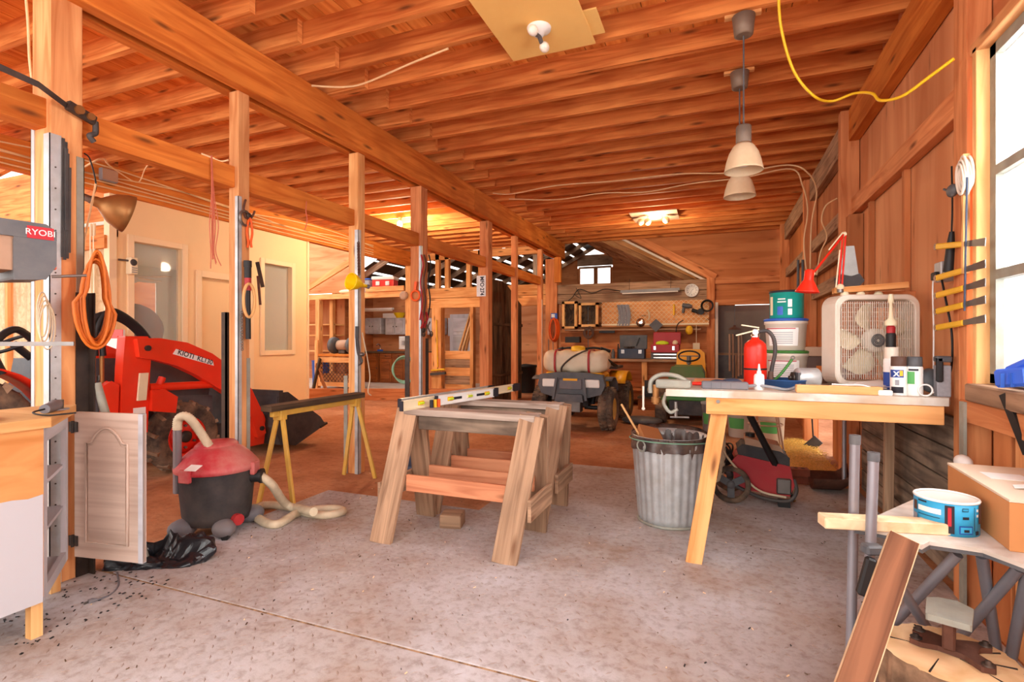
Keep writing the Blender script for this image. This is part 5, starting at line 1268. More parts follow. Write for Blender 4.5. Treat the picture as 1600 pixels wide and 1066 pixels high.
# ceiling cables in the main bay
cable('ceiling_cable', 'pale cable sagging below joists beside the yellow board', [ond(487, 134, 3.98), ond(535, 136, 4.0), ond(570, 130, 3.95), ond(640, 100, 3.7), ond(700, 76, 3.5)], .008, 'wire')
cable('ceiling_cable', 'upper of two pale cables crossing under the joists', [ond(770, 302, 6.8), ond(800, 303, 6.8), ond(870, 290, 6.4), ond(960, 283, 6.2), ond(1060, 272, 5.9), ond(1150, 270, 5.5), ond(1230, 258, 5.3), ond(1262, 270, 5.25), ond(1276, 300, 5.4), ond(1268, 350, 5.6), ond(1266, 420, 5.6)], .008, 'wire')
cable('ceiling_cable', 'lower of two pale cables crossing under the joists', [ond(795, 311, 7), ond(870, 312, 6.9), ond(940, 302, 6.5), ond(1010, 300, 6.3), ond(1080, 287, 5.9), ond(1160, 278, 5.6), ond(1235, 264, 5.4), ond(1254, 290, 5.4), ond(1262, 330, 5.5), ond(1256, 380, 5.6), ond(1262, 440, 5.6)], .008, 'wire')
cable('wall_cable', 'pale cable curling down past the second wall post', [ond(1308, 310, 5.0), ond(1290, 322, 5.05), ond(1284, 345, 5.1), ond(1292, 370, 5.15), ond(1282, 395, 5.2), ond(1276, 430, 5.2)], .007, 'wire')
t = thing('black_conduits', 'pair of dark conduits rising beside the second wall post', 'conduit', (.95, 7.1, 1))
for dx in (0, .05): W(t).cyl((.9 + dx, 7.12, 1.0), (.9 + dx, 7.12, 2.2), .015, 8).build('conduit', 'charcoal', t)
# ---- ceiling light board, near
t = thing('light_board', 'yellow fibreboard panel with bare bulb fixture under joists', 'light fixture', (-1.07, 3.15, 3.245))
MB().box(-.3, .3, -.55, .33, -.012, 0).build('panel', 'mdf', t, bev=.002)
MB().box(.18, .38, -.02, .25, .001, .01).build('backing_scrap', 'mdf', t)
b = MB(T(0, .02, -.012)); b.lathe([(.001, -.05), (.03, -.05), (.035, -.03), (.075, -.015), (.078, 0)], 28); b.build('fixture_base', 'white', t)
b = MB(T(0, .02, -.06)); b.cyl((0, 0, 0), (.0, .05, -.02), .014, 10); b.cyl((0, 0, 0), (-.01, -.03, -.005), .014, 10); b.build('socket_splitter', 'charcoal', t)
for p in ((-.01, -.07, -.075), (.01, .10, -.095)): 
    o = MB().ell(p, .032, .04, .032, 16, 10).build('bulb', 'bulb', t)
def bulb_or_fill_light(loc, power, col=(1, .82, .55), r=.05):
    l = bpy.data.lights.new('bulb_or_fill_light', 'POINT'); l.energy = power; l.color = col; l.shadow_soft_size = r
    o = bpy.data.objects.new('bulb_or_fill_light', l); COL.objects.link(o); o.location = loc
t = thing('light_board', 'small fibreboard panel with bulbs under far joists', 'light fixture', (-.95, 8.66, 3.25))
MB().box(-.36, .36, -.35, .35, -.015, 0).build('panel', 'dusty_tan', t)
b = MB(); b.lathe([(.001, -.07), (.1, -.05), (.12, -.015)], 20); b.build('fixture_base', 'shade_white', t)
for p in ((-.22, -.05, -.1), (-.1, -.12, -.12), (.18, -.05, -.1)): MB().ell(p, .055, .055, .055, 14, 8).build('bulb', 'shade_white', t)
bulb_or_fill_light((-.95, 8.55, 3.0), 30, r=.1)  # added fill for the far end; the bulbs on this board are unlit
t = thing('bare_bulb', 'lit bare bulb under joists above the shelves', 'bulb', (-4.89, 7.3, 3.2))
MB().cyl((0, 0, 0), (0, 0, .06), .03, 12).build('socket', 'white', t); MB().ell((0, 0, -.05), .045, .045, .055, 14, 8).build('glass', 'bulb_lit', t)
bulb_or_fill_light((-4.89, 7.3, 3.06), 85)
# pendants
def pendant(x, y, label, zb):
    t = thing('pendant_lamp', label, 'pendant lamp', (x, y, zb), 0, 'pendant lamps over the bench')
    b = MB(T(0, 0, 3.26 - zb)); b.lathe([(.045, -.14), (.055, -.135), (.068, -.02), (.06, -.015)], 24); b.build('canopy', 'shade_grey', t)
    MB().box(-.11, .1, -.02, .02, 3.24 - zb, 3.26 - zb).build('mounting_strip', 'fresh', t)
    MB().cyl((0, 0, .28), (0, 0, 3.14 - zb), .005, 8).build('cord', 'charcoal', t)
    b = MB(); b.lathe([(.04, .17), (.045, .175), (.045, .275), (.04, .283), (.001, .285)], 24); b.build('cap', 'shade_grey', t)
    b = MB(); b.lathe([(.112, 0), (.11, .01), (.1, .06), (.085, .11), (.062, .15), (.042, .172)], 32, caps=False); b.build('shade', 'shade_white', t, solid=.004)
    MB().ell((0, 0, .06), .045, .045, .035, 16, 8).build('bulb', 'bulb_off', t)
pendant(.148, 3.54, 'nearer bell pendant lamp above the workbench', 2.277)
pendant(.151, 4.27, 'farther bell pendant lamp hanging behind the nearer one', 2.306)
# ---- trash can
tc0 = V((-.31, 3.68, 0))
t = thing('trash_can', 'galvanized fluted trash can lined with a black bag', 'trash can', tc0)
def tcf(u, v):
    a = 2 * PI * u; r = .20 + .045 * v + (.004 * math.cos(a * 26) if .04 < v < .93 else 0); return (r * math.cos(a), r * math.sin(a), .01 + .58 * v)
b = MB(); b.grid(tcf, 156, 12, cu=True); b.build('can', 'galv', t, solid=.003)
MB().ring((0, 0, .012), .202, .01, (0, 0, 1), 40, 8).build('base_rim', 'galv_dull', t)
MB().ring((-.16, -.19, .53), .035, .006, (.6, .8, 0), 16, 8).build('side_handle', 'galv_dull', t)
def lnf(u, v):
    a = 2 * PI * u
    n = NZ.noise(V((math.cos(a) * 5, math.sin(a) * 5, v * 6)))
    if v < .5: r = .252 + .008 * n + (.012 * math.sin(a * 9) * (1 - 2 * v)); z = .50 + .25 * v * (.8) + .015 * n * (1 - 2 * v)
    else: k = (v - .5) * 2; r = .25 - .06 * k + .012 * n + .006 * math.sin(a * 34) * k; z = .60 + .02 * math.sin(a) - .30 * k
    return (r * math.cos(a), r * math.sin(a), z)
b = MB(); b.grid(lnf, 120, 16, cu=True); b.build('bag_liner', 'bag_liner', t)
MB().ring((0, 0, .555), .262, .004, (0, .06, 1), 40, 6).build('green_band', 'green_hose', t)
o = MB().box(-.14, .0, -.1, .1, 0, .08).build('cardboard_scrap', 'cardboard', None, loc=tc0 + V((-.08, .03, .5)), rot=(.3, .25, .4)); tag(o, 'cardboard scrap sticking out of the trash can', 'cardboard')
b = MB(); b.cyl(ond(971, 632, 3.75), tc0 + V((-.12, -.06, .46)), .008, 8); single('wood_dowel', 'thin wooden stick poking from the trash can', 'stick', b, 'pine', tc0 + V((-.12, -.06, .46)))
# ---- pressure washer
pw = thing('pressure_washer', 'red and black pressure washer with lance under the bench', 'pressure washer', (.29, 4.42, 0))
b = MB(); b.prism([(-.16, .10), (.20, .08), (.23, .16), (.20, .30), (-.15, .36), (-.2, .3)], -.13, .13, M=RX(90)); b.build('body', 'crimson', pw, bev=.03, seg=2)
b = MB(); b.prism([(-.14, .33), (.20, .29), (.2, .36), (.14, .40), (-.12, .44), (-.16, .40)], -.12, .12, M=RX(90)); b.build('top_cover', 'black_dusty', pw, bev=.02, seg=2)
b = MB(); b.prism([(-.1, .43), (.16, .39), (.14, .44), (-.1, .49)], -.11, .11, M=RX(90)); b.build('fuel_tank', 'dusty_tan', pw, bev=.02, seg=2)
MB().cyl((-.06, 0, .48), (-.06, 0, .51), .035, 16).build('fuel_cap', 'black', pw)
MB().box(.1, .22, -.14, -.02, .08, .22).build('pump', 'steel', pw, bev=.02)
for y in (-.17, .17):
    b = MB(T(-.2, y, .14) @ RX(90)); b.lathe([(.105, -.03), (.135, -.03), (.14, 0), (.135, .03), (.105, .03), (.1, 0), (.105, -.03)], 28, caps=False); wl_ = b.build('wheel', 'rubber', pw)
    b = MB(T(-.2, y, .14) @ RX(90)); b.lathe([(.001, .02), (.03, .02), (.03, -.02), (.001, -.02)], 14)
    for k in range(3): b.bar((.02, 0, 0), (.105, 0, 0), .05, .012, M=RZ(120 * k + 30))
    b.build('wheel_hub', 'charcoal', wl_)
b = MB(); b.tube(spline([(-.2, -.15, .14), (.0, -.15, .06), (.18, -.15, .05), (.24, -.14, .12), (.23, -.1, .2)]), .014, 8); b.build('frame_tube', 'black_dusty', pw)
MB().box(.12, .2, -.16, -.1, 0, .05).build('rubber_foot', 'black', pw)
b = MB(); b.tube(spline([(.17, -.16, .08), (.0, -.17, .11), (-.12, -.18, .22), (-.26, -.18, .42), (-.24, -.15, .70), (-.12, -.12, .78)]), .008, 8); b.build('pressure_hose', 'hose', pw)
l0, l1 = onz(1241, 783, .01) - pw.location, ond(1172, 650, 3.75) - pw.location
b = MB(); b.cyl(l0, l0.lerp(l1, .06), .012, 8); b.build('lance_tip', 'copper', pw)
b = MB(); b.cyl(l0.lerp(l1, .06), l0.lerp(l1, .45), .014, 10); b.cyl(l0.lerp(l1, .45), l1, .024, 10); b.build('lance', 'black', pw)
for k in range(7):
    b = MB(); c = V((-.3 + .01 * k, -.08 + .015 * k, .34)); b.ring(c, .085 + .008 * (k % 3), .007, (.4, .8 - .1 * k, .3 * (k % 3 - 1)), 20, 6); b.build('power_cord_loop', 'black', pw)
b = MB()
for k in range(4): 
    c = ond(1119 + k * 2, 700, 3.85 + .05 * k); b.tube([c + V((.035 * math.cos(a), 0, .25 * math.sin(a))) for a in [2 * PI * i / 24 for i in range(24)]], .007, 6, True)
single('coiled_hose', 'pale hose coil hanging behind the slanted bench leg', 'hose', b, 'hose', ond(1120, 740, 3.9))
# ---- bricks, shovel, straw, far buckets
br = thing('cored_brick', 'reddish cored brick stacked on another brick by straw', 'brick', (.62, 5.05, .066), .1, 'bricks by the straw')
def brick(t):
    b = MB(); b.box(-.1, .1, -.048, .048, 0, .063); b.build('clay', 'brick_red', t, bev=.004)
    for x in (-.055, 0, .055): MB().cyl((x, 0, .0632), (x, 0, .0636), .017, 14).build('core_hole', 'dark_interior', t)
brick(br); br2 = dup(br, (.61, 5.06, 0), .2, 'lower brick lying under the cored brick by straw')
b = MB()
for i in range(1500):
    r = math.sqrt(R.random()); a = R.uniform(0, 2 * PI); x = .86 + .24 * r * math.cos(a); y = 6.3 + .95 * r * math.sin(a)
    if x > 1.03: continue
    h = .04 * (1 - r); q = R.uniform(0, PI); l = R.uniform(.03, .07)
    b.bar((x, y, h + R.uniform(.002, .02)), (x + l * math.cos(q), y + l * math.sin(q), h + R.uniform(.004, .03)), .004, .002)
b.grid(lambda u, v: (.62 + .42 * u, 5.45 + 1.75 * v, .03 * math.sin(PI * u) * math.sin(PI * v)), 8, 8)
o = b.build('straw_litter', 'straw'); o['kind'] = 'stuff'; o['label'] = 'golden straw litter spread along the foot of right wall'; o['category'] = 'straw'
t = thing('square_shovel', 'rusty square shovel standing scoop down by the right wall', 'shovel', (.88, 4.9, 0))
b = MB(); b.grid(lambda u, v: (-.17 + .3 * u, -.16 + .30 * v + .06 * u, .012 + .11 * (abs(2 * v - 1) ** 3) + .10 * max(0, u - .7) ** 1.2 * 3), 10, 10); b.build('scoop', 'rust', t, solid=.004)
MB().cyl((.08, .06, .08), (.13, .30, 1.0), .016, 10).build('handle', 'grey_tube', t)
t = thing('garden_spade', 'small dark spade hanging low against the far post', 'spade', ond(1271, 690, 5.9))
W(t).cyl(ond(1268, 640, 5.9), ond(1271, 690, 5.9), .008, 8).build('handle', 'black', t); W(t).bar(ond(1264, 688, 5.9), ond(1277, 700, 5.85), .02, .16).build('blade', 'black_dusty', t)
def pail(loc, label, s=1.0, m='white_dusty'):
    t = thing('plastic_pail', label, 'bucket', loc, 0, 'pails on the far floor')
    b = MB(Mx.Scale(s, 4)); b.lathe([(.125, 0), (.13, .004), (.15, .36), (.156, .36), (.156, .38)], 28); b.build('pail', m, t)
    b = MB(Mx.Scale(s, 4)); b.lathe([(.158, .37), (.16, .39), (.001, .395)], 28); b.build('lid', m, t)
    b = MB(Mx.Scale(s, 4)); b.grid(lambda u, v: ((.1375 + .015 * v) * math.cos(-1.2 - 1.4 * u), (.1375 + .015 * v) * math.sin(-1.2 - 1.4 * u), .12 + .14 * v), 8, 1); b.build('label', 'print_green', t)
pail((.60, 7.0, 0), 'white pail with green label standing beyond the stool legs')
pail((.25, 7.25, 0), 'white pail standing beside the grey drum', .95)
pail((-.05, 7.4, 0), 'grey drum standing beyond the workbench', 1.05, 'grey')
t = thing('metal_stool', 'bare metal stool standing before the far pails', 'stool', (.50, 6.55, 0))
for sx in (-1, 1):
    for sy in (-1, 1): MB().cyl((sx * .1, sy * .1, .5), (sx * .17, sy * .17, 0), .011, 8).build('leg', 'dusty_tan', t)
MB().ring((0, 0, .28), .18, .008, (0, 0, 1), 24, 6).build('foot_ring', 'dusty_tan', t)
MB().lathe([(.001, .5), (.16, .5), (.165, .515), (.16, .53), (.001, .53)], 24).build('seat', 'dusty_tan', t)
# ================================================================== folding work stand, stump and anvil
tb = thing('folding_work_stand', 'grey tubular folding work stand with thin board top', 'work stand', (.75, 1.85, 0))
TZ = .615
q = [onz(1334, 822, TZ), onz(1390, 832, TZ), onz(1440, 853, TZ), onz(1452, 846, TZ), onz(1535, 858, TZ), onz(1600, 882, TZ), onz(1680, 905, TZ), V((1.01, 1.75, TZ)), V((1.01, 2.45, TZ)), V((.72, 2.45, TZ))]
b = W(tb); b.prism([(p.x, p.y) for p in q], TZ - .012, TZ); b.build('top_board', 'bench_paint', tb)
b = W(tb); b.prism([(p.x + .003, p.y + .003) for p in q], TZ - .024, TZ - .012); b.build('under_board', 'charcoal', tb)
def tubeL(a, c, r=.016, nm='tube_leg', m='grey_tube'): W(tb).cyl(a, c, r, 14).build(nm, m, tb)
u1, u2 = V((.44, 2.02, 0)), V((.455, 1.84, 0))
u1 = onz(1333, 990, .0); u1 = V((.405, 1.935, 0)); 
def up_(px0, py0, px1, py1, d, nm, r=.0155):
    a, c = ond(px0, py0, d), ond(px1, py1, d); W(tb).cyl(a, c, r, 14).build(nm, 'grey_tube', tb); W(tb).cyl(a, a.lerp(c, .035), r * 1.12, 14).build('tube_cap', 'charcoal', tb); return a, c
up_(1336, 680, 1328, 1085, 1.74, 'upright_tube'); up_(1365, 707, 1352, 1090, 1.62, 'upright_tube')
W(tb).bar(ond(1349, 858, 1.6), ond(1376, 858, 1.6), .04, .03).build('clamp_collar', 'charcoal', tb, bev=.006)
W(tb).bar(ond(1362, 872, 1.58), ond(1346, 930, 1.58), .03, .03).build('clamp_lever', 'black', tb, bev=.006)
tubeL(ond(1496, 866, 1.62), onz(1330, 1045, 0), .016); tubeL(ond(1395, 900, 1.62), ond(1500, 1060, 1.72), .015)
tubeL(ond(1534, 868, 1.62), onz(1566, 1075, 0), .016); tubeL(ond(1592, 888, 1.55), onz(1462, 1040, 0), .016); tubeL(ond(1606, 895, 1.55), onz(1570, 1078, .02), .016)
# lumber on and against the stand
la, lc = onz(1280, 818, TZ + .0), onz(1424, 826, TZ + .0)
la = ond(1283, 803, 1.70); lc = ond(1432, 808, 1.64)
b = MB(); b.bar((la.x, la.y, TZ + .0185), (lc.x + .12, lc.y + .04, TZ + .0185), .06, .036); single('short_stud', 'short pale stud lying on the work stand', 'lumber', b, 'osb', (lc.x, lc.y, TZ), bev=.003)
pa, pb = ond(1412, 842, 1.44), ond(1326, 1090, 1.26); pf = pa + (pb - pa) * (pa.z / (pa.z - pb.z))
b = MB(); b.bar(pa, pf, .07, .036, up=(-.1, -.9, .3)); b.mi = [1, 1, 0, 1, 0, 1]; single('leaning_post', 'rough brown timber leaning against the work stand', 'lumber', b, ['rough_brown', 'osb'], pf, bev=.003)
# blue can
bc = ond(1478, 846, 1.68); bc.z = TZ
t = thing('blue_tub', 'open blue printed paper tub on the work stand', 'tub', bc)
r_ = .083; hz = .102
b = MB(); b.lathe([(r_ * .98, 0), (r_ * .985, hz)], 48, caps=False); b.build('wall', 'blue_can', t, solid=.003)
MB().lathe([(.001, .004), (r_ * .97, .004)], 40, caps=False).build('bottom', 'cardboard', t)
MB().ring((0, 0, hz), r_ * .985, .004, (0, 0, 1), 48, 8).build('rim', 'white', t); MB().lathe([(r_ * .955, .01), (r_ * .962, hz - .002)], 40, caps=False).build('lining', 'paper', t)
def lab_(a0, a1, z0, z1, m, nm='printed_block', rr=r_ + .0022):
    b = MB(); b.grid(lambda u, v: (rr * math.cos(math.radians(a0 + (a1 - a0) * u)), rr * math.sin(math.radians(a0 + (a1 - a0) * u)), hz * (z0 + (z1 - z0) * v)), 8, 1); b.build(nm, m, t)
F0 = -90 + math.degrees(math.atan2(-(-bc.x), bc.y)) - 90 + 90
base = math.degrees(math.atan2(-bc.y, -bc.x))
for a0, a1, z0, z1, m in ((-70, -58, .56, .86, 'brown_plastic'), (-72, -57, .22, .46, 'print_grey'), (-54, -8, .60, .76, 'paper'), (-54, -10, .48, .5, 'print_dark'), (-50, -28, .1, .36, 'paper'), (-2, 14, .08, .92, 'print_dark'), (3, 9, .3, .86, 'print_red'), (22, 48, .10, .34, 'print_blue'), (24, 46, .13, .31, 'blue_can'), (30, 40, .16, .24, 'print_dark'), (27, 39, .78, .88, 'print_dark'), (28, 38, .8, .86, 'blue_can'), (28, 40, .54, .62, 'print_dark'), (52, 53.5, .2, .9, 'print_dark'), (58, 64, .76, .84, 'paper'), (58, 64, .6, .68, 'paper'), (66, 84, .38, .95, 'brown_plastic'), (56, 66, .06, .18, 'print_dark'), (-20, -12, .06, .18, 'print_dark'), (-54, -34, .88, .93, 'print_dark')):
    lab_(base + a0, base + a1, z0, z1, m, rr=r_ + (.0022 if m not in ('print_red', 'blue_can') else .0027) + (.0004 if (a0, m) == (30, 'print_dark') else 0) + (.001 if (a0, m) == (30, 'print_dark') else 0))
# cardboard box
t = thing('cardboard_box', 'brown cardboard box with pale lid on the work stand', 'box', V((.92, 2.16, TZ)), math.radians(-2.5))
Cc = [onz(1475, 840, TZ), ]
b = MB(); b.box(-.13, .11, -.25, .25, 0, .142); b.build('carton', 'cardboard', t, bev=.002)
b = MB(); b.box(-.131, .111, -.251, .251, .142, .149); b.build('lid', 'cardboard_light', t)
MB().box(-.08, .03, .02, .12, .1492, .150).build('label', 'paper', t); MB().box(-.02, .09, -.2, -.08, .1492, .150).build('label', 'paper', t)
b = MB(); b.bar((-.06, -.08, .151), (.02, -.10, .168), .05, .001); b.build('torn_flap', 'paper', t)
# stump
sp = thing('tree_stump', 'bark covered tree stump block with cracked pale top', 'stump', (.597, 1.79, 0))
SZ = .35
def sf(u, v):
    a = 2 * PI * u; n = NZ.noise(V((math.cos(a) * 6, math.sin(a) * 6, v * 3))) + .5 * NZ.noise(V((math.cos(a) * 18, math.sin(a) * 18, v * 5)))
    r = .155 + .011 * n + .008 * (1 - v); return (r * math.cos(a), r * math.sin(a), SZ * v)
b = MB(); b.grid(sf, 96, 16, cu=True); b.build('bark', 'bark_skin', sp)
b = MB(); n = 96; ring_ = [sf(i / n, 1) for i in range(n)]
vs = [(0, 0, SZ + .004)] + [(x * .6, y * .6, SZ + .004 + .002 * NZ.noise(V((x * 30, y * 30, 0)))) for x, y, z in ring_] + [(x * .97, y * .97, SZ + .001) for x, y, z in ring_] + ring_
fs = [(0, 1 + i, 1 + (i + 1) % n) for i in range(n)] + [(1 + k * n + i, 1 + (k + 1) * n + i, 1 + (k + 1) * n + (i + 1) % n, 1 + k * n + (i + 1) % n) for k in (0, 1) for i in range(n)]
b.raw(vs, fs, 0, True, [[(vs[j][0], vs[j][1]) for j in f] for f in fs]); b.build('cut_top', 'log_end', sp)
for a0, r0, r1 in ((15, .03, .14), (100, .05, .145), (160, .02, .14), (230, .06, .145), (300, .03, .135), (345, .08, .14)):
    a = math.radians(a0); b = MB(); b.bar((r0 * math.cos(a), r0 * math.sin(a), SZ + .0035), (r1 * math.cos(a + .1), r1 * math.sin(a + .1), SZ + .003), .002, .003, w2=.004); b.build('crack', 'dark_interior', sp)
# rail anvil
an = thing('rail_anvil', 'rusty steel I beam anvil on bolted feet atop the stump', 'anvil', (.60, 1.80, SZ + .006), math.radians(-20)); an.scale = (.8, .8, .8)
fp = [(-.11, -.035), (-.075, -.045), (-.03, -.03), (.04, -.04), (.085, -.09), (.12, -.075), (.12, -.045), (.075, .0), (.08, .045), (.115, .075), (.10, .10), (.06, .085), (.0, .05), (-.06, .07), (-.10, .06), (-.105, .03), (-.07, .01)]
b = MB(); b.prism(fp, 0, .018); b.build('base_plate', 'rust', an, bev=.004)
for x, y in ((-.09, -.02), (.10, -.065), (.095, .08), (-.085, .05)): MB(T(x, y, .018)).lathe([(.018, 0), (.018, .004), (.009, .004), (.009, .014), (.001, .015)], 14).build('bolt', 'steel_dark', an)
MB().box(-.018, .018, -.05, .05, .018, .12).build('web', 'rust', an, bev=.006)
b = MB(); b.prism([(-.06, -.085), (.06, -.085), (.065, .06), (.02, .10), (-.03, .09), (-.065, .06)], .12, .142); b.build('face_plate', 'galv_dull', an, bev=.005)
# blue clamp at window and bar
t = thing('bar_clamp', 'blue and black bar clamp leaning below the window', 'clamp', ond(1590, 690, 1.9))
W(t).bar(ond(1560, 592, 2.0), ond(1612, 588, 1.85), .04, .07).build('jaw_pad', 'blue_bright', t, bev=.01)
for k in range(3): W(t).bar(ond(1566 + k * 16, 584 - k, 1.94 - k * .03), ond(1566 + k * 16, 606 - k, 1.94 - k * .03), .012, .004).build('pad_rib', 'blue', t)
W(t).bar(ond(1568, 616, 1.96), ond(1606, 710, 1.86), .012, .03).build('bar', 'black', t)
W(t).bar(ond(1575, 580, 1.97), ond(1620, 560, 1.85), .03, .03).build('trigger', 'blue_bright', t, bev=.008)
o = MB(); o.ell((0, 0, .0), .03, .05, .03); o = o.build('white_rag', 'white', None, loc=ond(1505, 722, 2.2)); tag(o, 'white rag tucked behind the cardboard box', 'rag')
# copper pipe etc on floor: wood chips scattered
b = MB()
for i in range(300):
    x, y = R.uniform(-3, .9), R.uniform(1.2, 4.6); l = R.uniform(.003, .013); a = R.uniform(0, PI)
    b.bar((x, y, .008), (x + l * math.cos(a), y + l * math.sin(a), .009 + R.uniform(0, .004)), R.uniform(.002, .005), .003, mi=(0, 1, 1, 2, 1)[i % 5])
for i in range(260):
    x, y = R.uniform(-3.6, -2.5), R.uniform(.9, 1.8); l = R.uniform(.004, .016); a = R.uniform(0, PI)
    b.bar((x, y, .008), (x + l * math.cos(a), y + l * math.sin(a), .009), R.uniform(.003, .009), .003, mi=2)
o = b.build('floor_debris', ['osb', 'dark_board', 'black']); o['kind'] = 'stuff'; o['label'] = 'scattered wood chips and dark crumbs on the steel floor'; o['category'] = 'debris'
# ================================================================== FAR END
# grey sliding sheet door
d2 = struct('door_2', 'grey sheet sliding barn door at the far right')
MB().box(-.08, 1.12, 10.78, 10.80, .98, 1.90).build('door_sheet', 'sheet_grey', d2); MB().box(-.08, 1.12, 10.76, 10.79, 0, .96).build('door_sheet', 'charcoal', d2)
MB().box(-.08, 1.12, 10.74, 10.78, .95, .99).build('door_rail', 'weathered', d2)
MB().box(.3, .34, 10.72, 10.76, 0, .95).build('door_stile', 'weathered', d2)
# wind chime
t = thing('wind_chime', 'hanging wind chime with wooden tubes before the grey door', 'wind chime', ond(1148, 515, 9.75))
b = W(t); b.cyl(ond(1148, 476, 9.75), ond(1148, 512, 9.75), .006, 6); b.build('cord', 'charcoal', t)
b = MB(); b.lathe([(.11, 0), (.1, .02), (.03, .05), (.02, .08)], 20); b.build('top_disc', 'rust', t)
for k, (x, y1) in enumerate(((1140, 580), (1145, 590), (1154, 588), (1158, 586))): W(t).cyl(ond(x, 522, 9.72 + .05 * (k % 2)), ond(x, y1, 9.72 + .05 * (k % 2)), .016, 8).build('chime_tube', 'dusty_tan', t)
# black plank panel (old barn door leaf standing open)
A, Bp = V((-3.5, 9.0, 0)), V((-3.52, 10.3, 0))
A = ony(766, 500, 9.15); Bp = ony(814, 500, 10.42); A.z = Bp.z = 0
t = thing('plank_panel', 'tall black stained plank panel with clipped corner behind post', 'panel', (A + Bp) / 2)
dv = (Bp - A); n = 6
for k in range(n):
    p0, p1 = A + dv * (k / n) - t.location, A + dv * ((k + .97) / n) - t.location
    f = lambda s: 2.42 + .0 - max(0, s - .42) * .75
    z0, z1 = f(k / n), f((k + .97) / n)
    nn = V((dv.y, -dv.x, 0)).normalized() * .015
    vs = [p0 - nn, p1 - nn, p1 - nn + V((0, 0, z1)), p0 - nn + V((0, 0, z0)), p0 + nn, p1 + nn, p1 + nn + V((0, 0, z1)), p0 + nn + V((0, 0, z0))]
    fs = [(0, 1, 2, 3), (5, 4, 7, 6), (1, 5, 6, 2), (4, 0, 3, 7), (3, 2, 6, 7), (0, 4, 5, 1)]
    uvs = [[(vs[j].z, (vs[j] - p0).length * .5 if vs[j].z < .01 else (V((vs[j].x, vs[j].y, 0)) - p0).length) for j in f_] for f_ in fs]
    b = MB(); b.raw(vs, fs, 0, False, uvs); b.build('plank', 'dark_board', t)
nn = V((dv.y, -dv.x, 0)).normalized() * .03
for z in (.55, 1.55): MB().bar(A - t.location + nn + V((0, 0, z)), Bp - t.location + nn + V((0, 0, z)), .02, .06).build('batten', 'dark_board', t)
# half door of horizontal planks and frame
t = struct('door_3', 'low plank half door between the far studs')
xa, xb = ony(697, 500, 10.55).x, ony(741, 500, 10.55).x
for k in range(5): MB().box(xa, xb, 10.5, 10.54, .05 + k * .19, .235 + k * .19).build('door_plank', 'weathered' if k % 2 else 'fresh', t, bev=.003)
for x in (xa - .05, xb + .02): MB().box(x - .08, x, 10.45, 10.58, 0, 1.98).build('door_post', 'fresh', t)
MB().box(ony(658, 500, 10.5).x, ony(676, 500, 10.5).x, 10.52, 10.56, 0, .95).build('door_plank', 'post_red', t)
MB().box(ony(676, 500, 10.4).x, ony(690, 500, 10.4).x, 10.36, 10.44, 0, 1.98).build('door_post', 'fresh', t)
# leaning boards seen through the opening
for k, (x0, x1) in enumerate(((723, 740), (718, 736), (728, 742))):
    b = MB(); b.bar(ony(x0, 548, 11.3 + .1 * k), ony(x1, 490 - k * 3, 11.5 + .1 * k), .03, .09); single('leaning_lath', ('longest', 'middle', 'shortest')[k] + ' of the pale boards leaning inside the half door', 'board', b, 'pine', ony(x0, 550, 11.3 + .1 * k), 'boards inside the half door')
t = thing('cabinet_door_leaf', 'white arched cabinet door leaning inside the half door', 'cabinet door', ony(720, 552, 11.9))
MB().box(-.32, .32, 0, .03, 0, 1.0).build('leaf', 'cab_white', t, bev=.006); MB().box(-.22, .22, -.012, 0, .55, .9).build('raised_panel', 'cab_white', t, bev=.01); MB().box(-.22, .22, -.012, 0, .08, .48).build('raised_panel', 'cab_white', t, bev=.01)
# ---- kitchen
def kcab(x0, x1, y, z0, z1, dep, label, m, nd, drawers=False, kn='steel_dark'):
    t = thing('kitchen_cabinet', label, 'cabinet', ((x0 + x1) / 2, y, z0), 0, 'old kitchen cabinets')
    a = (x1 - x0) / 2; h = z1 - z0
    MB().box(-a, a, 0, dep, 0, h).build('body', m, t, bev=.004)
    wd = 2 * a / nd
    dt = h - (.16 if drawers else .02)
    for k in range(nd):
        xa, xb = -a + k * wd + .02, -a + (k + 1) * wd - .02
        d = MB().box(xa, xb, -.02, 0, .03, dt).build('door', m, t, bev=.004)
        pts = [(xa + .05, .08), (xb - .05, .08), (xb - .05, dt - .1)] + [(xb - .05 - (xb - xa - .1) * i / 8, dt - .1 + .05 * math.sin(PI * i / 8)) for i in range(1, 8)] + [(xa + .05, dt - .1)]
        b = MB(T(0, -.02, 0) @ RX(90)); b.prism(pts, 0, .01); b.build('raised_panel', m, d, bev=.006)
        MB().ell((xb - .03 if k % 2 == 0 else xa + .03, -.035, dt * .5), .015, .015, .015, 10, 6).build('knob', kn, d)
    if drawers:
        for k in range(nd):
            xa, xb = -a + k * wd + .02, -a + (k + 1) * wd - .02
            d = MB().box(xa, xb, -.02, 0, h - .14, h - .02).build('drawer', m, t, bev=.004)
            MB().ell(((xa + xb) / 2, -.035, h - .08), .015, .015, .015, 10, 6).build('knob', kn, d)
    return t
yk = 12.05
kx = lambda px, y=yk: ony(px, 500, y).x
kz = lambda py, px, y=yk: ony(px, py, y).z
kcab(kx(567), kx(595), yk, kz(522, 585), kz(497, 585), .3, 'white two door wall cabinet nearest the whitened post', 'cab_white', 2)
kcab(kx(602), kx(634), yk, kz(523, 615), kz(497, 615), .3, 'white two door wall cabinet beside the far post', 'cab_white', 2)
kcab(kx(646), kx(690), yk, kz(523, 665), kz(497, 665), .3, 'white wall cabinet half hidden behind the square post', 'cab_white', 2)
kcab(kx(700), kx(718), yk, kz(525, 706), kz(497, 706), .3, 'white wall cabinet seen above the half door', 'cab_white', 1)
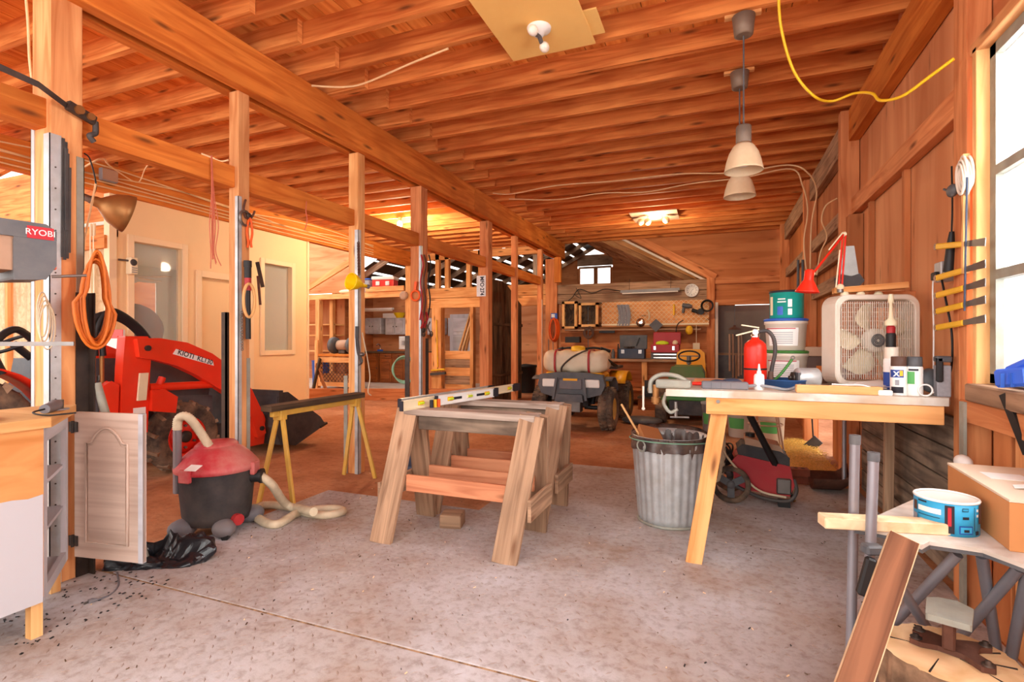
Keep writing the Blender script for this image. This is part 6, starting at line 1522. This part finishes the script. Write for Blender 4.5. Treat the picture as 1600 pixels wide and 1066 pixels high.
kcab(kx(563, 11.7), kx(592, 11.7), 11.7, .1, .9, .6, 'brown plain base cabinet nearest the whitened post', 'cab_brown', 1)
kcab(kx(593, 11.7), kx(634, 11.7), 11.7, .1, .9, .6, 'brown base cabinet with two doors beside the far post', 'cab_brown', 2, True)
kcab(kx(640, 11.7), kx(672, 11.7), 11.7, .1, .9, .6, 'brown base cabinet half hidden behind the square post', 'cab_brown', 2, True)
o = MB().box(kx(562, 11.65), kx(690, 11.65), 11.65, 12.35, .9, .94).build('kitchen_counter', 'dark_board', None, bev=.004); tag(o, 'dark countertop over the brown base cabinets', 'countertop')
o.data.transform(T(0, 0, 0))
t = thing('kitchen_faucet', 'small blue and chrome faucet on the dark countertop', 'faucet', (kx(594, 11.8), 11.8, .94))
b = MB(); b.tube(spline([(0, 0, 0), (0, 0, .14), (0, -.08, .2), (0, -.16, .16)]), .014, 8); b.build('spout', 'chrome', t); MB().box(-.08, .08, -.03, .03, 0, .05).build('base', 'blue', t, bev=.008)
o = MB(); o.lathe([(.1, 0), (.16, .14), (.165, .15), (.15, .14), (.09, .01), (.001, .01)], 20); o = o.build('yellow_bowl', 'yellow_bright', None, loc=(kx(619), yk + .15, kz(497, 619))); tag(o, 'yellow bowl on top of the white wall cabinets', 'bowl')
o = MB().box(-.22, .22, -.1, .1, 0, .13).build('storage_carton', 'white', None, bev=.006, loc=(kx(607), yk + .14, kz(497, 607))); tag(o, 'pale carton beside the yellow bowl', 'box')
t = thing('shop_light', 'fluorescent shop light tube above the white wall cabinets', 'light fixture', (kx(600), 11.6, 2.05))
MB().box(-.6, .6, -.06, .06, 0, .05).build('housing', 'white', t); MB().cyl((-.58, 0, -.02), (.58, 0, -.02), .018, 10).build('tube', 'bulb_off', t)
# cooler on the loft shelf
def yp(px, py, y): return ony(px, py, y)
c0 = yp(598, 440, 10.45); zl = 2.385
t = thing('red_cooler', 'red cooler box with white lid on the loft shelf', 'cooler', V((c0.x, 10.55, zl)), .25)
MB().box(-.27, .27, -.16, .16, 0, .30).build('body', 'red', t, bev=.02, seg=2); MB().box(-.285, .285, -.175, .175, .30, .38).build('lid', 'white', t, bev=.02, seg=2)
for x in (-.12, .12): MB().box(x - .05, x + .05, -.185, -.165, .16, .26).build('side_handle', 'white', t, bev=.01)
MB().box(-.06, .06, -.165, -.16, .06, .1).build('badge', 'white', t)
t = thing('storage_tub', 'translucent blue storage tub beside the red cooler', 'tub', V((yp(571, 440, 10.45).x, 10.55, zl)))
MB().box(-.15, .15, -.15, .15, 0, .32).build('body', 'print_grey', t, bev=.02); MB().box(-.16, .16, -.16, .16, .32, .35).build('lid', 'blue', t, bev=.008)
o = MB().box(yp(575, 440, 10.3).x, yp(634, 440, 10.3).x, 10.2, 10.24, 2.385, 2.50).build('shelf_board', 'fresh', None); tag(o, 'plain board standing along the loft shelf front', 'board')
o = MB(); o.ell((0, 0, .06), .22, .1, .06, 14, 8); o = o.build('cloth_bundle', 'ivory', None, loc=(yp(537, 440, 10.4).x, 10.5, zl)); tag(o, 'pale cloth bundle on the loft shelf end', 'cloth')
# shelving unit beside the cream room
x0, x1 = ony(483, 500, 10.5).x, ony(524, 500, 10.5).x
t = thing('open_shelves', 'open pine shelves against plywood beside the cream room', 'shelves', ((x0 + x1) / 2, 10.6, .1))
for z in (.95, 1.35, 1.62): W(t).box(x0, x1, 10.45, 10.85, z, z + .03).build('shelf', 'pine', t)
W(t).box(x0, x1, 10.85, 10.88, .1, 2.3).build('back', 'ply', t); W(t).box(x1 - .1, x1, 10.4, 10.5, .1, 2.25).build('upright', 'fresh', t)
# grinder stand
gx = ony(530, 560, 9.9)
t = thing('grinder_stand', 'timber stand with lattice front beneath the bench grinder', 'stand', (gx.x, 10.0, .1))
zt = ony(530, 553, 9.9).z - .1
MB().box(-.52, .5, -.25, .3, zt - .06, zt).build('top', 'beam', t, bev=.004)
for x, zz in ((-.58, zt + .32), (.45, zt)): MB().box(x, x + .09, -.27, -.17, 0, zz).build('leg', 'fresh', t)
MB().box(-.5, .48, -.26, -.22, zt - .2, zt - .08).build('rail', 'fresh', t); MB().box(-.5, .48, -.26, -.22, .06, .16).build('rail', 'fresh', t)
for x in (-.5, .42): MB().box(x, x + .07, -.26, -.22, .16, zt - .2).build('stile', 'fresh', t)
b = MB(); hL = zt - .36
for k in range(-5, 9):
    for s in (-1, 1):
        xa = -.43 + k * .1; xb = xa + s * hL if s > 0 else xa + hL
        p, q_ = V((xa, -.24, .16)), V((xa + hL, -.24, .16 + hL))
        if s < 0: p.z, q_.z = q_.z, p.z
        if p.x < -.43: f = (-.43 - p.x) / hL; p = p.lerp(q_, f)
        if q_.x > .42: f = (.42 - p.x) / (q_.x - p.x); q_ = p.lerp(q_, f) if f > 0 else p
        if (q_ - p).length > .03: b.bar(p, q_, .006, .012)
o = b.build('lattice', 'rust', t); o['kind'] = 'stuff'
MB().box(-.4, .4, -.2, .2, .17, .35).build('stored_bundle', 'cardboard', t)
t = thing('bench_grinder', 'dusty bench grinder with two wheels on the timber stand', 'grinder', (gx.x + .1, 9.95, .1 + zt))
MB(T(0, 0, .2) @ RY(90)).lathe([(.05, -.17), (.12, -.15), (.13, -.05), (.13, .05), (.12, .15), (.05, .17)], 20).build('motor', 'dusty_tan', t)
for x in (-.27, .25): MB(T(x, -.02, .2) @ RY(90)).lathe([(.1, -.06), (.19, -.05), (.2, 0), (.19, .05), (.1, .06)], 24).build('wheel_guard', 'charcoal', t)
MB().box(-.1, .1, -.1, .1, 0, .09).build('base', 'steel_dark', t, bev=.02)
t = thing('blue_barrel', 'blue plastic tub stored under the shelves', 'tub', (ony(501, 560, 10.6).x, 10.65, .1)); b = MB(); b.lathe([(.2, 0), (.23, .01), (.25, .6), (.27, .62), (.001, .63)], 20); b.build('body', 'blue', t)
for k, (a_, c_) in enumerate((((486, 625), (500, 560)), ((516, 626), (494, 570)))):
    b = MB(); b.bar(ony(*a_, 9.3), ony(*c_, 9.7), .03, .1); single('leaning_scrap_board', ('dark', 'brown')[k] + ' scrap board leaning by the shelves', 'board', b, ('dark_board', 'cab_brown')[k], ony(*a_, 9.3), 'scrap boards by the shelves')
# green hose coil and wall boxes on far post
b = MB()
for k in range(5): c = ony(632, 578, 10.1 + .02 * k); b.tube([c + V((.3 * math.cos(a) * (1 + .03 * k), 0, (.31 - .012 * k) * math.sin(a))) for a in [2 * PI * i / 30 for i in range(30)]], .018, 6, True)
single('green_garden_hose', 'coil of pale green hose hung on the far post', 'hose', b, 'green_hose', ony(632, 600, 10.1))
t = thing('switch_box', 'grey switch box on the far post above green hose', 'box', ony(632, 536, 10.18)); MB().box(-.12, .12, -.05, .02, -.15, .15).build('case', 'galv', t, bev=.01); MB().box(-.03, .03, -.07, -.05, -.05, .05).build('switch', 'grey', t)
b = MB(T(0, 0, 0) @ RX(90)); b.lathe([(.1, 0), (.1, .05), (.06, .06), (.001, .06)], 20); o = b.build('round_meter', 'dusty_tan', None, loc=ony(632, 462, 10.19)); tag(o, 'round meter on the far post under the beam end', 'meter')
# ---- far workbench
YB0 = 9.7
wb2 = thing('far_workbench', 'long plank workbench along the far partition', 'workbench', (-1.6, 10.1, 0))
W(wb2).box(-2.9, -.25, YB0, 10.5, .84, .885).build('top', 'weathered', wb2, bev=.004)
for k in range(3): W(wb2).box(-2.88, -.6, YB0 + .45, YB0 + .48, .1 + k * .24, .33 + k * .24).build('back_board', 'post_red', wb2)
for x in (-2.85, -1.3, -.35): W(wb2).box(x, x + .09, YB0 + .03, YB0 + .12, 0, .84).build('leg', 'fresh', wb2)
W(wb2).box(-2.8, -.3, YB0 + .1, 10.5, .3, .33).build('lower_shelf', 'post_red', wb2)
def fb(px, y=10.0): return V((ony(px, 560, y).x, y, .885))
t = thing('blue_toolbox', 'open navy metal toolbox on the far workbench', 'toolbox', fb(988))
MB().box(-.24, .24, -.12, .12, 0, .19).build('box', 'blue_dark', t, bev=.01); MB().box(-.26, .26, .12, .15, .18, .45).build('open_lid', 'charcoal', t, bev=.01)
for x in (-.16, .16): MB().box(x - .03, x + .03, -.13, -.12, .1, .17).build('latch', 'chrome', t)
for k in range(6): MB(RZ(k * 31)).bar((-.14 + .04 * k, 0, .2), (.02 + .03 * k, .03, .22), .03, .025).build('hand_tool', 'steel_dark', t)
MB().bar((.06, .11, .24), (.12, .11, .40), .02, .02).build('hand_tool', 'black', t)
t = thing('red_toolbox', 'open red tool chest with drawers on the far workbench', 'toolbox', fb(1040))
MB().box(-.25, .25, -.14, .14, .12, .27).build('tray_box', 'crimson', t, bev=.01); MB().box(-.24, .26, .14, .17, .26, .50).build('open_lid', 'crimson', t, bev=.01)
for k in range(2): 
    d = MB().box(-.25, .25, -.15, .14, .0 + k * .06, .055 + k * .06).build('drawer', 'charcoal', t, bev=.004); MB().box(-.2, .2, -.158, -.15, .02 + k * .06, .04 + k * .06).build('drawer_pull', 'chrome', d)
b = MB(); b.ell((-.06, .0, .29), .12, .06, .05); b.build('lime_cloth', 'lime', t); b = MB(); b.ell((.17, 0, .30), .05, .05, .05); b.build('tape_roll', 'ivory', t)
for x in (-.18, .15): MB().box(x - .02, x + .02, -.15, -.14, .17, .24).build('latch', 'chrome', t)
for k, (px, h, r, m, l) in enumerate(((940, .14, .05, 'grey', 'squat grey jar'), (951, .16, .04, 'dusty_tan', 'tan jar'), (958, .18, .035, 'charcoal', 'dark jar'), (966, .28, .02, 'black', 'thin black bottle'), (905, .1, .08, 'brown_plastic', 'brown tub'))):
    b = MB(); b.lathe([(r * .95, 0), (r, .01), (r, h * .7), (r * .6, h * .85), (r * .6, h), (.001, h)], 16); o = b.build('shop_jar', m, None, loc=fb(px, 9.95)); tag(o, l + ' on the far workbench near the sprayer tank', 'jar', 'jars on the far workbench')
# shelf board over the bench with light slits
t = thing('tool_shelf', 'narrow tool shelf rail above the far workbench', 'shelf', (-1.6, 10.45, 1.5))
W(t).box(-2.95, -.3, 10.4, 10.58, 1.43, 1.46).build('board', 'weathered', t); W(t).box(-2.95, -.3, 10.5, 10.56, 1.62, 1.70).build('rail', 'post', t)
# wire mesh panel for tools
t = thing('wire_tool_panel', 'diamond wire mesh panel hung with tools above far bench', 'tool panel', (-1.3, 10.45, 1.7))
b = MB(); xa, xb, za, zb = ony(940, 480, 10.42).x, ony(1108, 480, 10.42).x, 1.55, 2.0
hgt = zb - za
k = -hgt
while k < xb - xa:
    for s in (1, -1):
        p, q_ = V((xa + k, 10.42, za)), V((xa + k + hgt, 10.42, zb))
        if s < 0: p.z, q_.z = zb, za
        if p.x < xa: p = p.lerp(q_, (xa - p.x) / hgt)
        if q_.x > xb: q_ = p.lerp(q_, (xb - p.x) / (q_.x - p.x))
        if (q_ - p).length > .02: b.bar(p - t.location, q_ - t.location, .006, .006)
    k += .09
o = b.build('wire_mesh', 'ivory', t); o['kind'] = 'stuff'
MB().box(xa + 1.3, xb + 1.3, -.04, -.02, za - 1.7 - .02, za - 1.7 + .01).build('bottom_wire', 'ivory', t); 
W(t).box(xa, xb, 10.44, 10.46, 1.5, 2.0).build('back_sheet', 'fresh', t)
# hung tools
def hung(name, label, cat, px, py, fn, m):
    c = ony(px, py, 10.395); b = MB(T(*c)); fn(b); return single(name, label, cat, b, m, c)
hung('purple_rag', 'striped purple rag hanging on the wire panel', 'rag', 973, 492, lambda b: b.grid(lambda u, v: (-.12 + .24 * u + .04 * math.sin(v * 3), .03 * math.sin(u * 25), .2 - .42 * v), 14, 6), 'print_grey')
hung('round_saw_blade', 'round saw blade hung on the wire panel', 'saw blade', 1001, 504, lambda b: b.lathe([(.02, 0), (.085, 0), (.085, .004), (.02, .004)], 20, M=RX(90)), 'chrome')
hung('green_trowel', 'dark green trowel plate on the wire panel', 'trowel', 1025, 508, lambda b: b.prism([(-.13, 0), (0, -.14), (.13, 0), (0, .12)], 0, .01, M=RX(90)), 'charcoal')
hung('yellow_screwdriver', 'yellow screwdriver hanging high on the wire panel', 'screwdriver', 1053, 484, lambda b: b.cyl((0, 0, .1), (0, 0, -.1), .018, 8), 'yellow')
hung('grey_pliers', 'grey pliers hanging on the wire panel', 'pliers', 1012, 492, lambda b: b.tube(spline([(0, 0, .1), (.03, 0, .0), (.02, 0, -.1)]), .014, 6), 'ivory')
hung('power_drill', 'dark power drill hanging near the clock', 'drill', 1073, 481, lambda b: (b.tube([(-.08, 0, .05), (.04, 0, .03), (.1, 0, .02)], [.04, .045, .02], 10), b.tube([(-.05, 0, .03), (-.07, 0, -.1)], .025, 8)), 'charcoal')
hung('black_grinder', 'black grinder hanging beside the power drill', 'grinder', 1088, 487, lambda b: (b.tube([(-.08, 0, .03), (.06, 0, -.02)], .035, 10), b.cyl((.08, -.03, 0), (.08, .03, 0), .06, 14)), 'black')
hung('cable_coil', 'coil of black cable hung on the far stud', 'cable', 1105, 478, lambda b: [b.ring((0, -.02 * k, 0), .09 + .006 * k, .009, (0, 1, 0), 20, 6) for k in range(4)], 'black')
hung('yellow_work_lamp', 'yellow caged work lamp hanging above red tool chest', 'lamp', 1077, 516, lambda b: b.ell((0, 0, 0), .07, .06, .09, 12, 8), 'yellow')
hung('hook_cable', 'dark cable loop hanging above the red tool chest', 'cable', 1064, 515, lambda b: b.tube(spline([(.04, 0, .18), (-.06, 0, .1), (-.09, 0, -.05), (-.05, 0, -.14)]), .008, 6), 'black')
hung('white_switch', 'pale plug cluster hanging right of red tool chest', 'plug', 1088, 541, lambda b: (b.box(-.06, .06, -.03, .03, -.08, .06), b.cyl((0, 0, .06), (0, 0, .4), .006, 6)), 'ivory')
hung('spirit_level_far', 'short black level on the far shelf', 'spirit level', 948, 519, lambda b: b.box(-.15, .16, -.02, .02, -.02, .03), 'black')
hung('black_tray', 'black parts tray under the far shelf rail', 'tray', 896, 531, lambda b: b.box(-.15, .15, -.1, .05, -.06, .06), 'black')
hung('leather_belt', 'coiled dark tool belt hanging over the sprayer', 'belt', 920, 520, lambda b: [b.ring((0, -.01 * k, 0), .08 + .02 * k, .016, (.2 * k, 1, 0), 18, 6) for k in range(3)], 'brown_plastic')
hung('long_antenna', 'thin upright rod against the tool frames', 'rod', 919, 500, lambda b: b.cyl((0, 0, .3), (0, 0, -.6), .008, 6), 'charcoal')
# mesh-front tool frames
for (xa_, xb_, za_, zb_, l) in ((879, 902, 514, 471, 'narrow pine frame full of small hand tools'), (905, 935, 511, 473, 'wider pine frame with mesh and hung tools')):
    a, c = ony(xa_, za_, 10.4), ony(xb_, zb_, 10.4)
    t = thing('tool_rack', l, 'rack', ((a.x + c.x) / 2, 10.4, a.z)); hw_ = (c.x - a.x) / 2; hh_ = c.z - a.z
    for bx_ in ((-hw_, -hw_ + .05, 0, hh_), (hw_ - .05, hw_, 0, hh_), (-hw_, hw_, 0, .05), (-hw_, hw_, hh_ - .05, hh_)): MB().box(bx_[0], bx_[1], -.04, .04, bx_[2], bx_[3]).build('frame_bar', 'pine', t)
    b = MB()
    for k in range(60): 
        x, z = R.uniform(-hw_ + .06, hw_ - .06), R.uniform(.08, hh_ - .08); a_ = R.uniform(1.1, 2.0); l_ = R.uniform(.03, .07); b.bar((x, R.uniform(-.03, .03), z), (x + l_ * math.cos(a_), 0, min(hh_ - .05, z + l_ * math.sin(a_))), .012, .008)
    o = b.build('small_tools', 'steel_dark', t); o['kind'] = 'stuff'
    MB().box(-hw_, hw_, .04, .05, 0, hh_).build('backing', 'dark_board', t)
# orange cord coil on far stud
b = MB(); c = ony(866, 515, 10.44)
for k in range(8): b.tube([c + V((.115 * math.cos(a) * (1 - .06 * k), -.012 * k, .25 * math.sin(a) * (1 - .02 * k))) for a in [2 * PI * i / 24 for i in range(24)]], .014, 6, True)
single('orange_cord_coil', 'hank of orange cord hanging beside the slim stud', 'extension cord', b, 'orange_plastic', c)
t = thing('cord_reel_plug', 'blue and white plug hanging above the orange hank', 'plug', ony(866, 494, 10.44)); MB().box(-.07, .07, -.03, .03, -.06, .06).build('plug', 'blue', t, bev=.01); MB().box(-.05, .02, -.04, -.03, -.03, .04).build('face', 'white', t)
for k in range(2): 
    b = MB(); b.cyl(ony(857 + k * 7, 530, 10.46), ony(857 + k * 7, 572, 10.46), .008, 6); single('hanging_rod', ('first', 'second')[k] + ' of two thin rods hanging below the orange hank', 'rod', b, 'steel', ony(857 + k * 7, 572, 10.46), 'rods below the orange hank')
# clock and fluorescent
t = thing('wall_clock', 'round white wall clock on the weathered header beam', 'clock', ony(1081, 454, 10.53))
b = MB(RX(90)); b.lathe([(.122, 0), (.128, .01), (.125, .03), (.115, .032), (.112, .022), (.001, .022)], 36); b.build('face', 'white', t)
for k in range(12):
    a = k * PI / 6; MB().bar((.092 * math.sin(a), -.0235, .092 * math.cos(a)), (.104 * math.sin(a), -.0235, .104 * math.cos(a)), .006, .003).build('hour_mark', 'print_dark', t)
    q_ = str(k if k else 12); text('numeral', q_, .03, 'print_dark', t, T(.078 * math.sin(a), -.0225, .078 * math.cos(a)) @ RX(90))
for a, l_ in ((55, .045), (205, .065)): MB().bar((0, -.025, 0), (l_ * math.sin(math.radians(a)), -.025, l_ * math.cos(math.radians(a))), .006, .003).build('hand', 'print_dark', t)
a, c = ony(970, 456, 10.4), ony(1062, 452, 10.4)
t = thing('fluorescent_light', 'long grey fluorescent fixture hung under the header beam', 'light fixture', (a + c) / 2)
W(t).bar(a, c, .09, .05).build('housing', 'grey', t); W(t).cyl(a + V((.03, -.01, -.035)), c + V((-.03, -.01, -.035)), .018, 10).build('tube', 'bulb_off', t)
for x in (.15, .85): p = a.lerp(c, x); W(t).cyl(p, p + V((0, .05, .25)), .004, 6).build('chain', 'steel_dark', t)
b = MB(); b.tube(spline([ony(970, 455, 10.45), ony(945, 452, 10.5), ony(925, 458, 10.5), ony(905, 452, 10.5), ony(895, 464, 10.5), ony(888, 470, 10.5)]), .008, 6)
b.tube(spline([ony(905, 452, 10.5), ony(898, 460, 10.48), ony(908, 466, 10.48), ony(900, 450, 10.47)]), .006, 6); single('beam_wiring', 'tangle of dark wires on the header beam', 'wiring', b, 'black', ony(888, 470, 10.5))
# ---- ATV
av = thing('quad_bike', 'yellow and grey quad bike carrying a cream sprayer tank', 'quad bike', (-1.87, 7.12, 0))
def awheel(x, y, r, wd, side, nm='wheel'):
    b = MB(); prof = [(r * .5, -wd * .42), (r * .8, -wd * .52), (r * .93, -wd * .44), (r, -wd * .2), (r, wd * .2), (r * .93, wd * .44), (r * .8, wd * .52), (r * .5, wd * .42)]
    M = T(x, y, r) @ RY(90); b.lathe(prof, 32, M=M, caps=False)
    for k in range(22):
        for s, o_ in ((-1, 0), (0, .5), (1, .25)):
            a_ = 360 * (k + o_) / 22; b.bar((r * 1.0, s * wd * .3 - wd * .09, 0), (r * (1.0 if s == 0 else .97), s * wd * .3 + wd * .09, 0), .035, .03, up=(1, 0, 0), M=M @ RZ(a_) @ RX(90))
    w_ = b.build(nm, 'rubber', av)
    b = MB(M); b.lathe([(r * .52, side * wd * .42), (r * .46, side * wd * .36), (r * .4, side * wd * .1), (.001, side * wd * .1)], 24, caps=False); b.build('rim', 'sawhorse_yellow', w_, solid=.005)
    b = MB(M); b.cyl((0, 0, side * wd * .1), (0, 0, side * wd * .25), .05, 12); b.build('hub', 'black', w_)
awheel(.47, .0, .29, .2, 1); awheel(-.47, .0, .29, .2, -1); awheel(.46, 1.25, .29, .25, 1); awheel(-.46, 1.25, .29, .25, -1)
# tank
def tkf(u, v):
    a = 2 * PI * u; x = -.46 + .92 * v; e = min(v, 1 - v); k = min(1, (e / .1)) ** .5 if e < .1 else 1
    k = .55 + .45 * k; c_, s_ = math.cos(a), math.sin(a)
    r = (abs(c_) ** 4 + abs(s_) ** 4) ** -.25
    return (x, .1 + .21 * r * c_ * k, .93 + .155 * r * s_ * k + (.01 * math.sin(v * 22)))
b = MB(); b.grid(tkf, 32, 28, cu=True)
b.raw([tkf(i / 32, 0) for i in range(32)], [tuple(range(32))]); b.raw([tkf(i / 32, 1) for i in range(32)], [tuple(range(31, -1, -1))]); b.build('sprayer_tank', 'tank', av)
for x in (-.26, .22):
    b = MB(); b.tube([(x + .0, .1 + .222 * (abs(math.cos(a)) ** 4 + abs(math.sin(a)) ** 4) ** -.25 * math.cos(a), .93 + .166 * (abs(math.cos(a)) ** 4 + abs(math.sin(a)) ** 4) ** -.25 * math.sin(a)) for a in [2 * PI * i / 28 for i in range(28)]], .016, 6, True, sq=.3); b.build('strap', 'crimson', av)
MB(T(.02, .1, 1.08)).lathe([(.1, 0), (.1, .05), (.08, .07), (.001, .075)], 20).build('tank_cap', 'yellow', av)
b = MB(); b.tube(spline([(-.15, -.12, .74), (-.15, -.14, .86), (.0, -.13, 1.0), (.2, -.05, 1.1)]), .012, 6); b.build('spray_wand', 'steel_dark', av)
# body
b = MB(); b.prism([(-.44, .76), (-.47, .62), (-.42, .50), (-.2, .44), (.2, .44), (.42, .50), (.47, .62), (.44, .76), (.2, .79), (-.2, .79)], .12, .24, M=RX(90)); b.build('front_bumper', 'charcoal', av, bev=.02, seg=2)
for x in (-.30, .30): 
    o = MB().box(x - .1, x + .1, -.262, -.23, .59, .70).build('headlight', 'headlight', av, bev=.015, seg=2)
MB().box(-.16, .16, -.258, -.235, .56, .7).build('grille', 'grey_plastic', av, bev=.01); 
MB().box(-.1, .1, -.264, -.25, .68, .71).build('yellow_badge', 'deere_yellow', av)
MB().box(.2, .42, -.1, .35, .52, .78).build('side_panel', 'deere_yellow', av, bev=.03)
MB().box(-.42, -.2, -.1, .35, .52, .78).build('side_panel', 'deere_yellow', av, bev=.03)
b = MB(); b.prism([(-.18, .5), (-.2, .40), (.2, .40), (.18, .5)], .2, .34, M=RX(90)); b.build('skid_bumper', 'charcoal', av, bev=.02)
for x in (-.19, .19): MB().bar((x, -.28, .72), (x * 1.2, -.30, .42), .03, .03).build('brush_guard', 'charcoal', av)
MB().box(-.14, .14, -.25, -.1, .25, .40).build('winch', 'steel', av, bev=.01); MB().cyl((-.12, -.2, .3), (.12, -.2, .3), .04, 12).build('winch_drum', 'steel_dark', av)
for x in (-.47, .47):
    def ff(u, v, x=x): a = math.radians(62 + 100 * u); return (x - .13 + .2 * v, .05 - .36 * math.cos(a), .40 + .32 * math.sin(a))
    b = MB(); b.grid(ff, 12, 2); b.build('front_fender', 'charcoal', av, solid=.015)
    def rf(u, v, x=x): a = math.radians(30 + 120 * u); return (x - .2 + .28 * v, 1.25 - .40 * math.cos(a), .40 + .34 * math.sin(a))
    b = MB(); b.grid(rf, 12, 2); b.build('rear_fender', 'deere_yellow' if x > 0 else 'charcoal', av, solid=.015)
    MB().cyl((x * .3, 0, .3), (x, 0, .29), .03, 10).build('axle', 'black', av); MB().cyl((x * .5, .05, .34), (x * .6, .05, .62), .035, 10).build('shock', 'black', av)
b = MB(); b.box(-.2, .2, -.1, 1.4, .3, .62); b.build('chassis', 'black_dusty', av, bev=.03)
b = MB(); b.box(-.16, .16, .5, 1.2, .72, .86); b.build('seat', 'black', av, bev=.04, seg=2)
b = MB(); b.box(-.4, .4, 1.0, 1.6, .78, .82); b.build('rear_rack', 'black_dusty', av)
b = MB(); b.tube(spline([(-.38, .42, 1.08), (-.2, .36, 1.12), (0, .34, 1.1), (.2, .36, 1.12), (.38, .42, 1.08)]), .016, 8); b.build('handlebar', 'black', av)
for x in (-.38, .38): MB().cyl((x * .75, .37, 1.115), (x * 1.08, .44, 1.07), .024, 10).build('grip', 'black', av)
MB().bar((.42, .0, .98), (.5, .4, .86), .06, .02).build('hose_strap', 'black', av)
# ---- lawn tractor
lt = thing('lawn_mower', 'green and yellow ride-on lawn mower behind the bench vice', 'lawn mower', (-.43, 8.5, 0))
b = MB(); b.prism([(-.24, .35), (.24, .35), (.25, .74), (.2, .85), (-.2, .85), (-.25, .74)], -.05, .55, M=RX(90)); b.build('hood', 'green_dusty', lt, bev=.05, seg=2)
b = MB(); b.prism([(-.25, .55), (.25, .55), (.22, 1.02), (.15, 1.08), (-.15, 1.08), (-.22, 1.02)], -.86, -.78, M=RX(90)); b.build('seat_back', 'deere_yellow', lt, bev=.03, seg=2)
MB().box(-.22, .22, .45, .8, .6, .68).build('seat', 'deere_yellow', lt, bev=.03, seg=2)
MB().ring((0, .25, .98), .16, .014, (0, -.55, 1), 28, 8).build('steering_wheel', 'black', lt); MB().cyl((0, .25, .97), (0, .12, .82), .022, 10).build('steering_column', 'charcoal', lt)
b = MB(); b.bar((-.15, .25, .98), (.15, .25, .98), .04, .015); b.bar((0, .25, .98), (0, .17, .86), .07, .015); b.build('wheel_spokes', 'charcoal', lt)
b = MB(); b.prism([(-.46, .12), (.46, .12), (.46, .3), (.3, .36), (-.3, .36), (-.46, .3)], -.5, .1, M=RX(90)); b.build('deck', 'green', lt, bev=.03)
MB().box(-.24, .24, -.58, -.48, .14, .42).build('front_frame', 'black_dusty', lt, bev=.01)
MB().box(-.28, .28, -.62, -.5, .36, .44).build('front_bumper', 'green', lt, bev=.01)
for x, y, r, wd in ((-.36, -.42, .17, .16), (.36, -.42, .17, .16), (-.4, .72, .24, .22), (.4, .72, .24, .22)):
    b = MB(); b.lathe([(r * .5, -wd * .4), (r * .9, -wd * .5), (r, -wd * .35), (r, wd * .35), (r * .9, wd * .5), (r * .5, wd * .4)], 28, M=T(x, y, r) @ RY(90), caps=False); w_ = b.build('wheel', 'rubber', lt)
    MB(T(x, y, r) @ RY(90)).lathe([(.001, -wd * .3), (r * .52, -wd * .3), (r * .52, wd * .3), (.001, wd * .3)], 20, caps=False).build('rim', 'deere_yellow', w_)
# boxes on floor under the far bench
t = thing('wooden_crate', 'dark wooden crate on floor under far workbench', 'crate', (ony(1017, 640, 9.6).x, 9.55, 0)); MB().box(-.2, .25, -.15, .15, 0, .2).build('box', 'cab_brown', t, bev=.006); MB().box(-.21, .26, -.16, .16, .2, .23).build('lid', 'dark_board', t)
t = thing('tool_tray', 'black tool tray on the dark wooden crate', 'tray', (ony(1020, 610, 9.6).x, 9.55, .23)); MB().box(-.15, .15, -.12, .12, 0, .07).build('tray', 'black', t, bev=.006); MB().box(-.15, .15, .08, .11, .07, .28).build('lid', 'black_dusty', t); b = MB(); b.ell((0, -.02, .12), .09, .07, .09); b.build('cloth', 'dusty_tan', t)
o = MB(); o.ell((0, 0, .05), .3, .2, .06); o = o.build('blue_tarp', 'charcoal', None, loc=onz(1003, 662, 0)); tag(o, 'folded dark tarp on floor before the mower wheel', 'tarp')
# fuel tank thing left of atv and dark stuff in back passage
t = thing('black_bin', 'black bin standing in the far passage', 'bin', (ony(822, 590, 11.6).x, 11.6, 0)); b = MB(); b.lathe([(.2, 0), (.24, .6), (.26, .6), (.26, .65), (.001, .68)], 20); b.build('body', 'black', t)
for k, px in enumerate((820, 829)): 
    b = MB(); b.box(-.06, .06, -.03, .03, 0, 1.9); o = b.build('leaning_plank', 'weathered', None, loc=(ony(px, 600, 12.6).x, 12.6, 0)); tag(o, ('darker', 'paler')[k] + ' tall plank standing in the far passage', 'plank', 'planks in the far passage')
o = MB().box(ony(832, 500, 13).x, ony(865, 500, 13).x, 13.0, 13.05, 0, 1.55).build('dark_door', 'black', None); tag(o, 'black sheet standing in the far passage', 'sheet')
